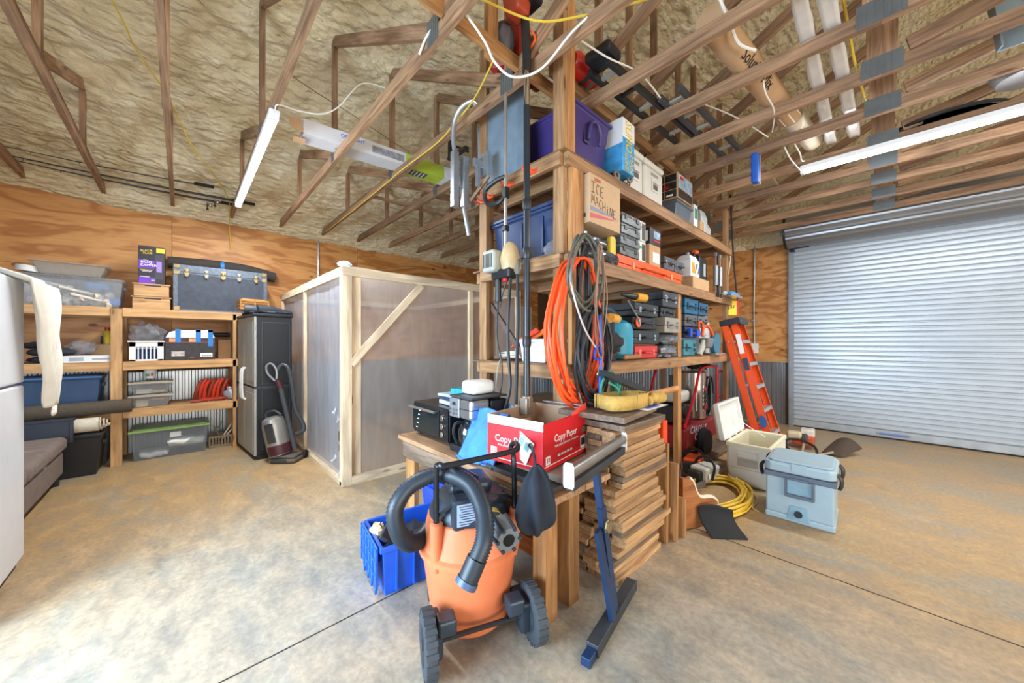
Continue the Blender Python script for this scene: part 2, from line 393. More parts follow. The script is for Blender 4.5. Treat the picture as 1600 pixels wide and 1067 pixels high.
# ---------------------------------------------------------------- trusses
plate = plain('gusset_plate', (138, 146, 152), .38, .8, .12)
CX = [-1.87, -1.27, -.69, -.09, .52, 1.12, 1.72, 2.29, 2.87, 3.45, 4.02, 4.72, 5.25, 5.80, 6.38, 6.97]
ordn = ['outermost, over the sofa', 'first over the carpet rolls', 'second over the left shelves', 'over the bug zapper box', 'carrying the left tube light', 'carrying the near end of the long lamp box', 'just left of the tall shelf post', 'just right of the tall shelf post', 'above the purple tote', 'above the white coolers on the top shelf', 'above the far coolers on the top shelf', 'carrying the right tube light', 'first beyond the right tube light', 'second beyond the right tube light', 'second from the roll-up door', 'nearest the roll-up door drum']
for i, x in enumerate(CX):
    t = T('roof_truss', 'weathered brown lumber roof truss ' + ordn[i], 'truss', (x, 0, 3.22), group='parallel roof trusses')
    def P(y, z): return (0, y, z-3.22)
    w = .038
    lumber('bottom_chord', P(LX-.06, 3.265), P(1.87, 3.265), w, .089, truss_wood(), t)
    lumber('bottom_chord', P(1.868, 3.265), P(.02, 3.265), w, .089, truss_wood(), t)
    lumber('bottom_chord', P(.018, 3.265), P(-5.5, 3.265), w, .089, truss_wood(), t)
    for y in (5.24, 3.8, 1.86): lumber('vertical_web', P(y, 3.31), P(y, roof_z(y)+.0), w, .07, truss_wood(), t, roll=math.pi/2 if False else 0)
    lumber('king_post', P(0.02, 3.31), P(0.02, roof_z(0)), w, .15, truss_wood(), t)
    lumber('diagonal_web', P(5.2, 3.86), P(3.86, 3.33), w, .089, truss_wood(), t)
    lumber('diagonal_web', P(3.76, 4.42), P(1.93, 3.34), w, .089, truss_wood(), t)
    lumber('diagonal_web', P(1.78, 3.33), P(.1, 4.2), w, .089, truss_wood(), t)
    lumber('diagonal_web', P(-.1, 3.36), P(-3.4, 4.05), w, .089, truss_wood(), t)
    for y, z, pw, ph in ((0.02, 3.29, .2, .13), (1.87, 3.30, .13, .16), (3.8, 3.29, .09, .12), (5.24, 3.86, .06, .06)):
        mm = M().box(-.0215, y-pw/2, z-3.22-ph/2, -.0195, y+pw/2, z-3.22+ph/2)
        for k in range(6): mm.box(-.0235, y-pw/2+pw*(k+.3)/6, z-3.22-ph/2, -.0215, y-pw/2+pw*(k+.6)/6, z-3.22+ph/2)
        mm.build('gusset_plate', plate, t)
tag(lumber('runner_board', (.96, 1.76, 3.355), (2.2, 1.76, 3.355), .038, .089, post_wood('x')), 'orange-brown runner board lying across the trusses left of the tall post', 'board')
tag(lumber('runner_board', (1.9, 1.625, 3.355), (4.4, 1.625, 3.355), .038, .089, shelf_wood('x')), 'brown runner board across the trusses over the purple tote', 'board')
tag(lumber('hanger_post', (1.5, 1.80, 3.30), (1.5, 1.80, 4.1), .09, .038, post_wood('x')), 'short bright orange-brown hanger post beside the polesaw engine', 'post')
# ================================================================= common builders
black = plain('black_plastic', (30, 32, 35), .42, spec=.5)
dark = plain('dark_grey', (58, 61, 66), .5)
white = plain('white_plastic', (232, 234, 236), .4, var=.04)
paper = plain('white_paper', (236, 236, 232), .7, var=.04)
card = plain('cardboard', (186, 150, 112), .8, var=.06)
steel = plain('steel', (190, 192, 194), .25, .9, .06)
chrome = plain('chrome', (215, 217, 220), .12, 1, .03)
brass = plain('brass', (150, 132, 98), .4, .7, .2)
red = plain('red', (196, 28, 32), .4, var=.06)
orange = plain('orange', (236, 92, 30), .42, var=.06)
blue = plain('blue', (24, 76, 196), .4, var=.08)
yellow = plain('yellow', (232, 196, 40), .45, var=.06)
green = plain('green', (44, 140, 84), .45)
clear = film('clear_plastic', (214, 220, 226), .32, .2)
bag = film('bag_plastic', (214, 218, 226), .38, .15)
rubber = plain('rubber', (38, 38, 40), .75, spec=.3)
def tote(name, label, loc, w, d, h, mb, ml=None, rz=0, group=None, cat='storage box', t=.004, ribs=0, lidh=.025, taper=.03, handle=True):
    """tapered tub: shell with wall thickness, rim, lid and end handles. loc = centre of the base"""
    o = T(name, label, cat, loc, rz, group)
    a, b, e = w/2, d/2, taper
    m = M()
    q = lambda k, z: [(-a+k, -b+k, z), (a-k, -b+k, z), (a-k, b-k, z), (-a+k, b-k, z)]
    lv = q(e, 0) + q(0, h-.012) + q(-.012, h-.012) + q(-.012, h) + q(t, h) + q(e+t, t)
    fs = [(3, 2, 1, 0)]
    for L0 in range(5):
        for i in range(4): fs.append((L0*4+i, L0*4+(i+1) % 4, (L0+1)*4+(i+1) % 4, (L0+1)*4+i))
    fs.append((20, 21, 22, 23)); m.add(lv, fs)
    m.build('body', mb, o, bev=.008)
    if ribs:
        r = M()
        for k in range(ribs):
            x = -a+e+(w-2*e)*(k+.5)/ribs
            r.box(x-.006, -b-.001, h*.12, x+.006, -b+e, h*.9)
        r.build('rib', mb, o)
    if handle:
        for s in (-1, 1):
            M().box(s*(a-.004), -d*.16, h*.72, s*(a+.02), d*.16, h*.82).build('handle', mb, o, bev=.004)
    if ml:
        l = M().box(-a-.016, -b-.016, h+.001, a+.016, b+.016, h+lidh).box(-a+.02, -b+.02, h+lidh, a-.02, b-.02, h+lidh+.008)
        l.build('lid', ml, o, bev=.007)
    return o
def carton(name, label, loc, w, d, h, mat, rz=0, cat='box', group=None, tape=True, rx=0):
    o = T(name, label, cat, loc, rz, group, rx=rx)
    M().box(-w/2, -d/2, 0, w/2, d/2, h-.003).build('body', mat, o, bev=.003)
    f = M().box(-w/2, -d/2, h-.003, w/2, -.002, h).box(-w/2, .002, h-.003, w/2, d/2, h); f.build('flap', mat, o)
    if tape: M().box(-w/2-.0005, -.025, h, w/2+.0005, .025, h+.0008).box(-w/2-.001, -.025, h-.05, -w/2, .025, h).box(w/2, -.025, h-.05, w/2+.001, .025, h).build('tape', plain('tape', (206, 184, 150), .35), o)
    return o
def case(name, label, loc, w, d, h, mat, mlatch=None, rz=0, group=None, cat='tool case', hmat=None, front='-y', deep=True):
    """moulded tool case lying flat, handle side towards -y; w along x"""
    o = T(name, label, cat, loc, rz, group)
    hm = h*.5
    M().box(-w/2, -d/2, 0, w/2, d/2, hm-.002).build('body', mat, o, bev=.012)
    M().box(-w/2, -d/2, hm+.001, w/2, d/2, h).box(-w/2+.03, -d/2+.03, h, w/2-.03, d/2-.03, h+.004).build('lid', mat, o, bev=.012)
    M().tube(cr([(-w*.16, -d/2, hm), (-w*.15, -d/2-.035, hm), (w*.15, -d/2-.035, hm), (w*.16, -d/2, hm)], 4), .010, 8).build('handle', hmat or mat, o, smooth=True)
    for s in (-1, 1):
        M().box(s*w*.3-.02, -d/2-.008, hm-h*.22, s*w*.3+.02, -d/2+.002, hm+h*.25).build('latch', mlatch or dark, o, bev=.003)
    return o
def coil(name, label, c, r, thick, mat, turns=6, axis='z', group=None, cat='cord', tail=None, sx=1, sy=1, spread=.03, seed=1):
    rd = random.Random(seed); pts = []
    n = 18
    for i in range(turns*n):
        a = 2*math.pi*i/n; k = i/n
        rr = r*(1+.10*math.sin(k*2.3+seed)) + rd.uniform(-.004, .004)
        h = thick + (k/turns)*spread + .006*math.sin(a*2+k)
        p = (sx*rr*math.cos(a)+.02*math.sin(k*5), sy*rr*math.sin(a)+.02*math.cos(k*4), h)
        pts.append(p)
    if tail: pts += tail
    f = {'z': lambda p: (p[0], p[1], p[2]), 'y': lambda p: (p[0], p[2], p[1]), 'x': lambda p: (p[2], p[0], p[1])}[axis]
    o = M().tube([f(p) for p in pts], thick, 6).build(name, mat, smooth=True)
    o.location = c
    return tag(o, label, cat, group)
# ================================================================= roll-up door
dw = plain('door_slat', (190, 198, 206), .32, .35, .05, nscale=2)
dd = plain('door_drum_metal', (150, 152, 156), .34, .75, .08, nscale=2)  # darker, more metallic grey for the drum
d = struct(T('door_1', 'white ribbed roll-up garage door closed to the floor', 'door', (DX-.03, 1.09, 0)))
for k in ('label', 'category'): del d[k]
n = 41; sh = 2.97/n
for i in range(n):
    z = .12+i*sh
    M().add([(0, 0, z), (0, -5, z), (-.004, 0, z+.006), (-.004, -5, z+.006), (-.022, 0, z+.02), (-.022, -5, z+.02), (-.022, 0, z+sh-.014), (-.022, -5, z+sh-.014), (0, 0, z+sh-.004), (0, -5, z+sh-.004), (0, 0, z+sh), (0, -5, z+sh)],
            [(0, 1, 3, 2), (2, 3, 5, 4), (4, 5, 7, 6), (6, 7, 9, 8), (8, 9, 11, 10)]).build('door_slat', dw, d)
M().box(-.03, 0, .02, .01, -5, .12).box(-.045, 0, .03, -.03, -5, .045).build('bottom_bar', plain('door_bar', (176, 182, 186), .4, .4), d)
M().box(-.03, 0, 0, .01, -5, .02).build('bottom_seal', rubber, d)
m = M(); m.box(-.04, -1.02, .055, -.03, -1.3, .085); m.tube([(-.05, -1.02, .07), (-.05, -1.3, .07)], .008); m.build('lift_handle', plain('handle_blue_grey', (110, 130, 190), .4), d)
for y in (-1.0, -1.32): M().cyl((-.04, y, .07), (-.03, y, .07), .014).build('bolt', steel, d)
R = .27; prof = []
N = 66
for i in range(N):
    a = 2*math.pi*i/N; rr = R-(.010 if i % 3 == 0 else 0); prof.append((-.32+rr*math.cos(a), 3.235+rr*math.sin(a)))
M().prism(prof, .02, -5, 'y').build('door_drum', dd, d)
M().lathe([(.285, 0), (.285, .03), (.24, .03), (.24, 0)], 32, mt=Matrix.Translation((-.32, .02, 3.235)) @ Matrix.Rotation(-math.pi/2, 4, 'X')).build('end_ring', black, d)
M().cyl((-.32, 0, 3.235), (-.32, .16, 3.235), .02).box(-.35, .10, 3.215, -.02, .12, 3.255).build('axle', steel, d)
M().box(-.12, -.03, 2.95, 0, .03, 3.1).box(-.06, -.22, 3.0, -.03, -.03, 3.02).build('bracket', black, d)
M().box(-.035, -.02, 0, -.025, .05, 3.05).build('guide_rail', plain('jamb_grey', (150, 156, 162), .45, .4), d)
# conduit and switch box
cd = T('conduit', 'grey conduit running down the plywood beside the roll-up door to a switch box', 'conduit', (7.60, 1.64, 0))
M().tube(cr([(0, 0, 3.18), (0, 0, 3.0), (.0, .0, 2.6), (0, .01, 2.0), (0, 0, 1.4)], 3), .011, 8).build('pipe', galv, cd, smooth=True)
for z in (1.82, 3.12): M().box(-.013, -.05, z-.01, .02, .05, z+.01).build('strap', galv, cd)
M().box(-.04, -.06, 1.22, .02, .06, 1.40).build('switch_box', white, cd, bev=.004)
M().box(-.045, -.012, 1.29, -.04, .012, 1.33).build('toggle', paper, cd)
cd2 = T('conduit', 'grey conduit rising up the plywood wall above the plastic booth', 'conduit', (1.685, 6.60, 0))
M().tube([(0, 0, 1.3), (0, 0, 3.2)], .012, 8).build('pipe', galv, cd2, smooth=True)
# ================================================================= left wall shelving
sh_ = T('shelving_unit', 'built-in lumber shelves along the plywood wall, left of the black cabinet', 'shelves', (0, 6.05, 0))
pp = pine
for x in (-.55, -1.95): M().box(x-.045, -.012, 0, x+.045, .026, 1.81).build('post', pine('z'), sh_, bev=.002)
for x in (-.55, -1.95, .53): M().box(x-.045, .53, 0, x+.045, .568, 1.81).build('post', pine('z'), sh_, bev=.002)
M().box(.5, .0, 0, .538, .09, 1.8).build('post', pine('z'), sh_, bev=.002)
for z in (1.81, 1.185, .625):
    for x0, x1 in ((-1.95, -.597), (-.503, .60)):
        M().box(x0, 0, z-.089, x1, .038, z).build('shelf_beam', pine('x'), sh_, bev=.002)
        M().box(x0, .51, z-.089, x1, .548, z).build('shelf_beam', pine('x'), sh_)
        M().box(x0, .002, z, x1, .565, z+.012).build('shelf_board', pine('x'), sh_)
Z1, Z2, Z3 = 1.823, 1.198, .638
SY = 6.05
# --- top shelf
o = tote('clear_tote', 'long clear plastic tote full of white pipe fittings on the top left shelf', (-.88, 6.33, Z1), .74, .38, .31, clear, clear, cat='storage box', lidh=.015)
rd = random.Random(3)
wp = plain('pvc_white', (226, 216, 200), .4)
for i in range(34):
    x = -1.2+rd.random()*.62; z = Z1+.03+.2*rd.random()*(1 if x < -.75 else .55); y = 6.19+rd.random()*.12
    k = i % 3; m = M(); L_ = .035+.02*rd.random(); r = .022
    if k == 0: m.cyl((-L_, 0, 0), (L_, 0, 0), r, n=12); m.cyl((-L_, 0, 0), (-L_*.5, 0, 0), r*1.2, n=12)
    elif k == 1: m.tube(cr([(-L_, 0, 0), (0, 0, .0), (.012, 0, L_)], 4), r, 10)
    else: m.cyl((-L_, 0, 0), (L_, 0, 0), r, n=12); m.cyl((0, 0, 0), (0, 0, L_), r, n=12)
    q = m.build('pipe_fitting', wp, smooth=True); q.location = (x, y, z); q.rotation_euler = (rd.random()*3, rd.random()*.8, rd.random()*3)
    tag(q, 'off-white plastic pipe fitting jumbled in the long clear tote', 'pipe fitting', 'pipe fittings in the clear tote')
for i, (x, z, l) in enumerate(((-1.05, 2.06, .34), (-.83, 1.99, .3), (-.76, 1.92, .28))):
    q = M().cyl((-l/2, 0, 0), (l/2, 0, 0), .016, n=12).cyl((l/2-.04, 0, 0), (l/2, 0, 0), .024, n=12).build('pipe', wp, smooth=True); q.location = (x, 6.17, z); q.rotation_euler = (0, .25, .1)
    tag(q, 'straight off-white pipe length across the long clear tote, ' + ('topmost of three', 'middle of three', 'lowest of three')[i], 'pipe')
tag(M().box(-.80, 6.2, 2.03, -.62, 6.4, 2.1).build('tub_of_parts', plain('sky_blue', (60, 130, 190), .4), bev=.01), 'small bright blue box inside the long clear tote', 'box')
tag(M().box(-.62, 6.17, 1.86, -.53, 6.19, 1.93).build('card_label', plain('blue_label', (70, 110, 190), .5), bev=.001), 'blue and white card inside the right end of the clear tote', 'card')
tb = T('clear_tray', 'clouded clear plastic tray upside up on the lid of the long clear tote', 'tray', (-.9, 6.33, Z1+.34))
def trayq(k, z): return [(-.26+k, -.17+k, z), (.26-k, -.17+k, z), (.26-k, .17-k, z), (-.26+k, .17-k, z)]
m = M(); lv = trayq(.05, 0)+trayq(.0, .12)+trayq(-.025, .125)+trayq(-.025, .14)+trayq(.004, .135)+trayq(.053, .004)
m.add(lv, [(3, 2, 1, 0)]+[(k*4+i, k*4+(i+1) % 4, k*4+4+(i+1) % 4, k*4+4+i) for k in range(5) for i in range(4)]+[(20, 21, 22, 23)])
m.build('tray_body', film('cloudy', (208, 204, 196), .6), tb, bev=.015)
q = M().tube(cr([(-.1, 0, 0), (0, .02, .01), (.13, 0, .02)], 4), .02, 8).build('paint_roller_cover', wp, smooth=True); q.location = (-.9, 6.3, Z1+.38)
tag(q, 'off-white rolled strip lying in the clouded tray', 'strip')
for i, (x, lab) in enumerate(((-1.2, 'wide white roll of tape left of the clouded tray'), (-1.08, 'white roll of tape leaning behind the first, left of the clouded tray'))):
    q = M().lathe([(.052, -.03), (.085, -.03), (.085, .03), (.052, .03), (.052, -.03)], 28).build('tape_roll', white, smooth=True)
    q.location = (x, 6.27+.1*i, Z1+.34+.045+.01*i); q.rotation_euler = (.0+.3*i, .1, 0); tag(q, lab, 'tape roll')
wb = T('wire_rack', 'chrome wire rack standing on the fridge top at the left picture edge', 'rack', (-1.02, 3.62, 1.83))
for k in range(7):
    M().tube(cr([(-.06, -.12+.04*k, 0), (-.06, -.12+.04*k, .16), (0, -.12+.04*k, .19), (.06, -.12+.04*k, .16), (.06, -.12+.04*k, 0)], 4), .003, 6).build('wire', chrome, wb, smooth=True)
M().tube([(.06, -.14, .01), (.06, .14, .01)], .004).tube([(-.06, -.14, .01), (-.06, .14, .01)], .004).tube([(.06, -.14, .15), (.06, .14, .15)], .003).build('frame', chrome, wb)
# drawers / bug zapper
for i, (z, w) in enumerate(((Z1, .32), (Z1+.155, .30))):
    q = T('wooden_tray', ('lower', 'upper')[i]+' of two stacked pale wooden trays under the bug zapper box', 'tray', (-.268, 6.2, z))
    M().box(-w/2, -.12, 0, w/2, -.108, .135).box(-w/2, .2, 0, w/2, .212, .135).box(-w/2, -.108, 0, -w/2+.012, .2, .135).box(w/2-.012, -.108, 0, w/2, .2, .135).build('side', pine('x'), q, bev=.002)
    M().box(-w/2-.012, -.13, .135, w/2+.012, .22, .15).build('top', pine('x'), q, bev=.002)
    M().box(-.06, -.1215, .118, .08, -.1195, .132).build('handle_slot', black, q)
zb = T('bug_zapper_box', 'tall black and purple bug zapper box on the wooden trays', 'box', (-.268, 6.2, Z1+.306))
M().box(-.115, -.09, 0, .115, .09, .455).build('body', plain('box_black', (26, 22, 32), .45), zb, bev=.002)
pu = plain('print_purple', (98, 42, 168), .5, var=.25, nscale=14); ly = plain('print_lilac', (150, 120, 220), .4)
decal('print_panel', pu, zb, (-.045, -.0915, .235), '-y', .135, .1)
decal('print_panel', pu, zb, (-.04, -.0915, .035), '-y', .14, .09)
decal('print_panel', yellow, zb, (.075, -.0915, .415), '-y', .075, .055)
decal('print_panel', ly, zb, (.062, -.093, .215), '-y', .045, .13)
decal('print_panel', plain('print_lamp', (50, 46, 62), .4), zb, (.062, -.092, .215), '-y', .075, .30)
text('lettering', 'BLACK', .034, face((-.045, -.0925, .40), '-y', .12), yellow, zb); text('lettering', 'FLAG', .034, face((-.035, -.0925, .37), '-y', .12), yellow, zb)
text('lettering', 'Deluxe', .015, face((-.05, -.0935, .285), '-y'), paper, zb); text('lettering', 'BUG', .04, face((-.045, -.0935, .26), '-y'), paper, zb, sx=1.25)
text('lettering', 'ZAPPER', .036, face((-.028, -.0935, .225), '-y'), paper, zb, sx=1.15)
for k in range(3): decal('print_line', yellow if k == 0 else paper, zb, (-.045, -.093, .17-.012*k), '-y', .11-.02*k, .004)
decal('print_line', paper, zb, (-.06, -.0935, .085), '-y', .08, .006); decal('print_line', plain('lime', (170, 190, 60), .5), zb, (.01, -.0935, .045), '-y', .03, .014)
# trunk
navy = plain('trunk_navy', (50, 58, 72), .55, var=.25, bmp=.2, nscale=16); trim = plain('trunk_trim', (88, 98, 112), .4, .3, .3, bmp=.2, nscale=40)
tk = T('steamer_trunk', 'large dark blue steamer trunk with tarnished brass latches', 'trunk', (.402, 6.3, Z1))
W, D, H = .97, .40, .585
M().box(-W/2, -D/2, 0, W/2, D/2, H*.83).build('body', navy, tk, bev=.006)
M().box(-W/2-.003, -D/2-.003, H*.835, W/2+.003, D/2+.003, H).build('lid', trim, tk, bev=.006)
M().box(-W/2-.005, -D/2-.006, H*.80, W/2+.005, -D/2, H*.83).box(-W/2-.004, -D/2-.004, 0, W/2+.004, -D/2, .02).build('edge_trim', trim, tk)
for s in (-1, 1):
    M().box(s*(W/2-.02)-.02, -D/2-.006, 0, s*(W/2-.02)+.024, -D/2+.03, H).build('edge_trim', trim, tk, bev=.002)
    for z in (0, H*.77, H-.055): M().box(s*(W/2-.03)-.032, -D/2-.012, z, s*(W/2-.03)+.036, -D/2+.03, z+.055).build('corner_cap', brass, tk, bev=.01)
for x in (-.36, -.17, 0, .17, .36):
    k = x == 0
    l = M().cbox(x, -D/2-.012, H*.84, .045 if not k else .055, .014, .09 if not k else .10).ball((x, -D/2-.018, H*.86), .022 if not k else .026, 10, sy=.5)
    l.cbox(x, -D/2-.02, H*.78, .03, .014, .05); l.build('latch', brass if abs(x) > .2 or k else plain('old_silver', (140, 138, 128), .4, .7), tk, bev=.003)
tag(M().tube(cr([(-.14, 6.545, 2.49), (.3, 6.54, 2.51), (.7, 6.55, 2.50), (1.06, 6.545, 2.43)], 6), .075, 14).build('rolled_mat', plain('mat_dark', (62, 58, 56), .9, bmp=.3), smooth=True), 'dark rolled mat lying on the wall side above the trunk', 'mat')
q = M().lathe([(.078, -.02), (.078, .02)], 20, mt=Matrix.Translation((.42, 6.54, 2.505)) @ Matrix.Rotation(math.pi/2, 4, 'Y')).build('tape_band', plain('painter_blue', (20, 120, 200), .5), smooth=True); tag(q, 'blue tape band around the dark rolled mat', 'tape')
# --- middle shelf
bk = T('white_basket', 'white plastic basket with arched slots on the middle shelf', 'basket', (-.31, 6.2, Z2))
m = M()
for x0, x1 in ((-.145, -.09), (.09, .145)): m.box(x0, -.12, 0, x1, -.114, .23)
m.box(-.145, -.12, .17, .145, -.114, .23); m.box(-.145, -.12, 0, .145, -.114, .02)
for k in range(5): m.box(-.07+.034*k-.006, -.12, .02, -.07+.034*k+.006, -.114, .17-.0)
m.box(-.145, .114, 0, .145, .12, .23).box(-.145, -.114, 0, -.139, .114, .23).box(.139, -.114, 0, .145, .114, .23).box(-.139, -.114, 0, .139, .114, .006)
m.box(-.155, -.13, .225, .155, -.12, .24).box(-.155, .12, .225, .155, .13, .24); m.build('body', white, bk, bev=.002)
tag(M().box(-.42, 6.12, Z2+.008, -.2, 6.28, Z2+.14).build('folded_cloth', plain('cloth_navy', (40, 62, 110), .9), bev=.02), 'dark blue cloth seen through the slots of the white basket', 'cloth')
def lumpy(name, label, cat, c, sx, sy, sz, mat, seed=0, amp=.25, n=22, freq=3.0, group=None):
    """crumpled / soft form: a ball pushed about by noise"""
    m = M().ball((0, 0, 0), 1, n)
    vs = []
    for v in m.v:
        k = 1+amp*noise.noise(v*freq+Vector((seed*7.3, seed, 0)))+amp*.5*noise.noise(v*freq*2.7+Vector((seed, 3, 1)))
        vs.append(Vector((v.x*k*sx, v.y*k*sy, max(v.z*k*sz, -sz*.8))))
    m.v = vs; o = m.build(name, mat, smooth=True, cut=60); o.location = (c[0], c[1], c[2]+sz*.8)
    if label: tag(o, label, cat, group)
    return o
lumpy('plastic_bag', 'crumpled clear bag with a paper label piled on the white basket', 'bag', (-.31, 6.2, Z2+.235), .14, .1, .12, bag, 2, .5)
tbx = T('tool_box_carton', 'black printed tool carton with a white top held by blue tape strips', 'box', (.083, 6.24, Z2))
M().box(-.236, -.14, 0, .236, .14, .28).build('body', plain('print_black', (40, 38, 42), .5, var=.4, nscale=20), tbx, bev=.002)
m = M().prism([(-.236, .28), (.236, .28), (.19, .385), (-.13, .375), (-.2, .35)], -.14, .14, 'y'); m.build('top_cover', white, tbx, bev=.004)
for x in (-.12, .07, .19): M().box(x-.025, -.1435, .22 if x < .18 else .17, x+.025, -.1405, .384 if x > -.1 else .36).box(x-.025, -.1435, .355, x+.025, .14, .39).build('tape', plain('painter_blue', (20, 120, 200), .5), tbx)
decal('print_panel', plain('print_grey', (190, 182, 180), .5, var=.4, nscale=30), tbx, (-.12, -.1415, .08), '-y', .12, .06)
decal('print_panel', paper, tbx, (.15, -.1415, .06), '-y', .12, .05); decal('print_line', red, tbx, (0, -.1415, .225), '-y', .46, .006)
for x in (-.16, .02): decal('print_panel', plain('print_tan', (220, 160, 110), .5, var=.3, nscale=30), tbx, (x, -.1415, .25), '-y', .08, .045)
decal('print_line', red, tbx, (.01, -.1415, .03), '-y', .04, .008)
for k in range(12): decal('bar_mark', black, tbx, (.105+.008*k, -.1425, .05), '-y', .003+.002*(k % 2), .02)
carton('small_carton', 'small brown carton at the right end of the middle shelf', (.44, 6.35, Z2), .16, .16, .26, plain('card_brown', (132, 96, 62), .8))
tag(M().tube([(-.40, 6.5, Z2+.33), (.5, 6.5, Z2+.33)], .03, 10).build('black_pipe', black, smooth=True), 'long black rolled tube behind the tool carton on the middle shelf', 'tube')
flt = T('air_filter', 'flat white boxed air filter lying on the middle shelf left of the post', 'box', (-.75, 6.2, Z2), .05)
M().box(-.19, -.13, 0, .19, .13, .075).build('body', white, flt, bev=.002)
decal('print_panel', plain('print_pale_grey', (170, 172, 176), .5), flt, (-.1, -.1315, .037), '-y', .1, .04); decal('print_panel', plain('print_pale_grey', (170, 172, 176), .5), flt, (.08, -.1315, .037), '-y', .14, .02)
carton('tan_carton', 'tan carton lying behind the flat air filter box', (-.68, 6.42, Z2), .2, .14, .2, card)
for i, (x, c1, c2, h, lb) in enumerate(((-.655, (216, 190, 50), (176, 40, 30), .2, 'yellow can with red cap'), (-.60, (178, 36, 30), (40, 90, 60), .24, 'red can with green cap'))):
    q = T('can', lb+' on the tan carton beside the shelf post', 'can', (x, 6.42, Z2+.203))
    M().lathe([(.034, 0), (.034, h*.7), (.02, h*.8)], 16).build('body', plain('can%d' % i, c1, .4), q, smooth=True); M().lathe([(.022, h*.8), (.022, h), (0, h)], 14).build('cap', plain('cap%d' % i, c2, .4), q, smooth=True)
lumpy('plastic_bag', 'crumpled clear bag on the dark cloth pile of the middle shelf', 'bag', (-.83, 6.24, Z2+.09), .11, .08, .08, bag, 5, .5)
for i, (x, z, s, c, lb) in enumerate(((-1.0, 0, (.2, .16, .045), (40, 48, 66), 'lowest dark navy folded garment'), (-1.03, .075, (.18, .15, .05), (52, 54, 60), 'charcoal folded garment above the navy one'), (-1.12, .155, (.12, .12, .04), (34, 36, 42), 'topmost black folded garment'))):
    lumpy('folded_garment', lb+' on the middle shelf beside the white coat', 'clothes', (x, 6.24, Z2+z), *s, plain('cl%d' % i, c, .9), i, .2)
tag(M().box(-.72, 6.5, Z2, -.64, 6.56, Z2+.3).build('dark_binder', plain('binder', (36, 46, 66), .6), bev=.003), 'dark blue binder standing behind the clear bag', 'binder')
# --- third shelf
bl = film('blue_clear', (110, 140, 180), .6)
tote('blue_tote', 'translucent blue tote of craft supplies on the lower left shelf behind the carpet roll', (-.98, 6.30, Z3), .6, .36, .38, bl, plain('lid_blue', (70, 110, 160), .4))
for i, (x, c, s, lb) in enumerate(((-.9, (200, 120, 70), (.1, .04, .07), 'orange-brown card'), (-.78, (150, 70, 150), (.1, .03, .09), 'purple printed packet'), (-1.0, (226, 226, 222), (.16, .06, .04), 'white folded paper'), (-1.12, (150, 130, 110), (.12, .06, .12), 'tan parcel'))):
    tag(M().cbox(x, 6.18+.03*i, Z3+.03+s[2]/2+(.12 if i == 1 else 0), *s).build('packet', plain('pk%d' % i, c, .5), bev=.004), lb+' inside the translucent blue tote', 'packet')
for i in (0, 1):
    tote('shoe_box_tote', ('lower', 'upper')[i]+' of two clear lidded boxes under the small white tub', (-.275, 6.22, Z3+.158*i), .35, .26, .125, clear, film('lid_white', (222, 214, 200), .9), lidh=.018)
    tag(M().box(-.40, 6.12, Z3+.158*i+.01, -.3+.04*i, 6.3, Z3+.158*i+.09-.03*i).build('notepads', plain('np%d' % i, (210, 200, 180), .7), bev=.003), ('pale stack of cards in the lower', 'pale block in the upper')[i]+' clear lidded box', 'cards')
    tag(M().box(-.28, 6.12, Z3+.158*i+.02+.06*(1-i), -.15, 6.3, Z3+.158*i+.04+.06*(1-i)).build('yellow_strip', plain('ys', (216, 186, 110), .6), bev=.002), ('yellow strip in the lower', 'yellow strip in the upper')[i]+' clear lidded box', 'strip')
st = T('small_tub', 'small white food tub with green lid on the clear boxes', 'tub', (-.285, 6.2, Z3+.345))
M().lathe([(.045, 0), (.058, .1)], 20).build('body', white, st, smooth=True); M().lathe([(.062, .1), (.062, .115), (0, .117)], 20).build('lid', green, st, smooth=True)
decal('print_panel', green, st, (-.02, -.055, .04), '-y', .03, .03); decal('print_panel', red, st, (.018, -.055, .045), '-y', .022, .04)
hs = T('air_hose', 'heap of red-orange hose on the lower shelf beside the cabinet', 'hose', (.27, 6.24, Z3))
rd = random.Random(4)
for k in range(7):
    x = -.1+.045*k; m = M().tube(cr([(x-.05, 0, .02), (x-.03, -.05, .16+.02*(k % 3)), (x+.02, -.03, .27+.015*(k % 2)), (x+.06, .03, .2), (x+.05, .02, .05), (x-.01, -.08, .018)], 6), .019, 8)
    m.build('loop', plain('hose_red' if k % 3 else 'hose_brick', (206, 62, 36) if k % 3 else (150, 62, 44), .5), hs, smooth=True)
M().tube(cr([(-.19, -.1, .02), (-.1, -.11, .02), (0, -.06, .02), (.12, -.1, .03), (.16, -.02, .02)], 6), .018, 8).build('loop', plain('hose_brick', (150, 62, 44), .5), hs, smooth=True)
lumpy('plastic_bag', 'silvery crumpled bag beside the red hose', 'bag', (.50, 6.2, Z3), .085, .08, .09, plain('silver_bag', (176, 180, 196), .3, .4, .4, nscale=30), 8, .4)
tag(M().box(-.5, 6.52, 1.04, .5, 6.56, 1.075).build('dark_bar', plain('bar_brown', (74, 52, 38), .7)), 'thin dark brown bar along the metal wainscot behind the small tub', 'bar')
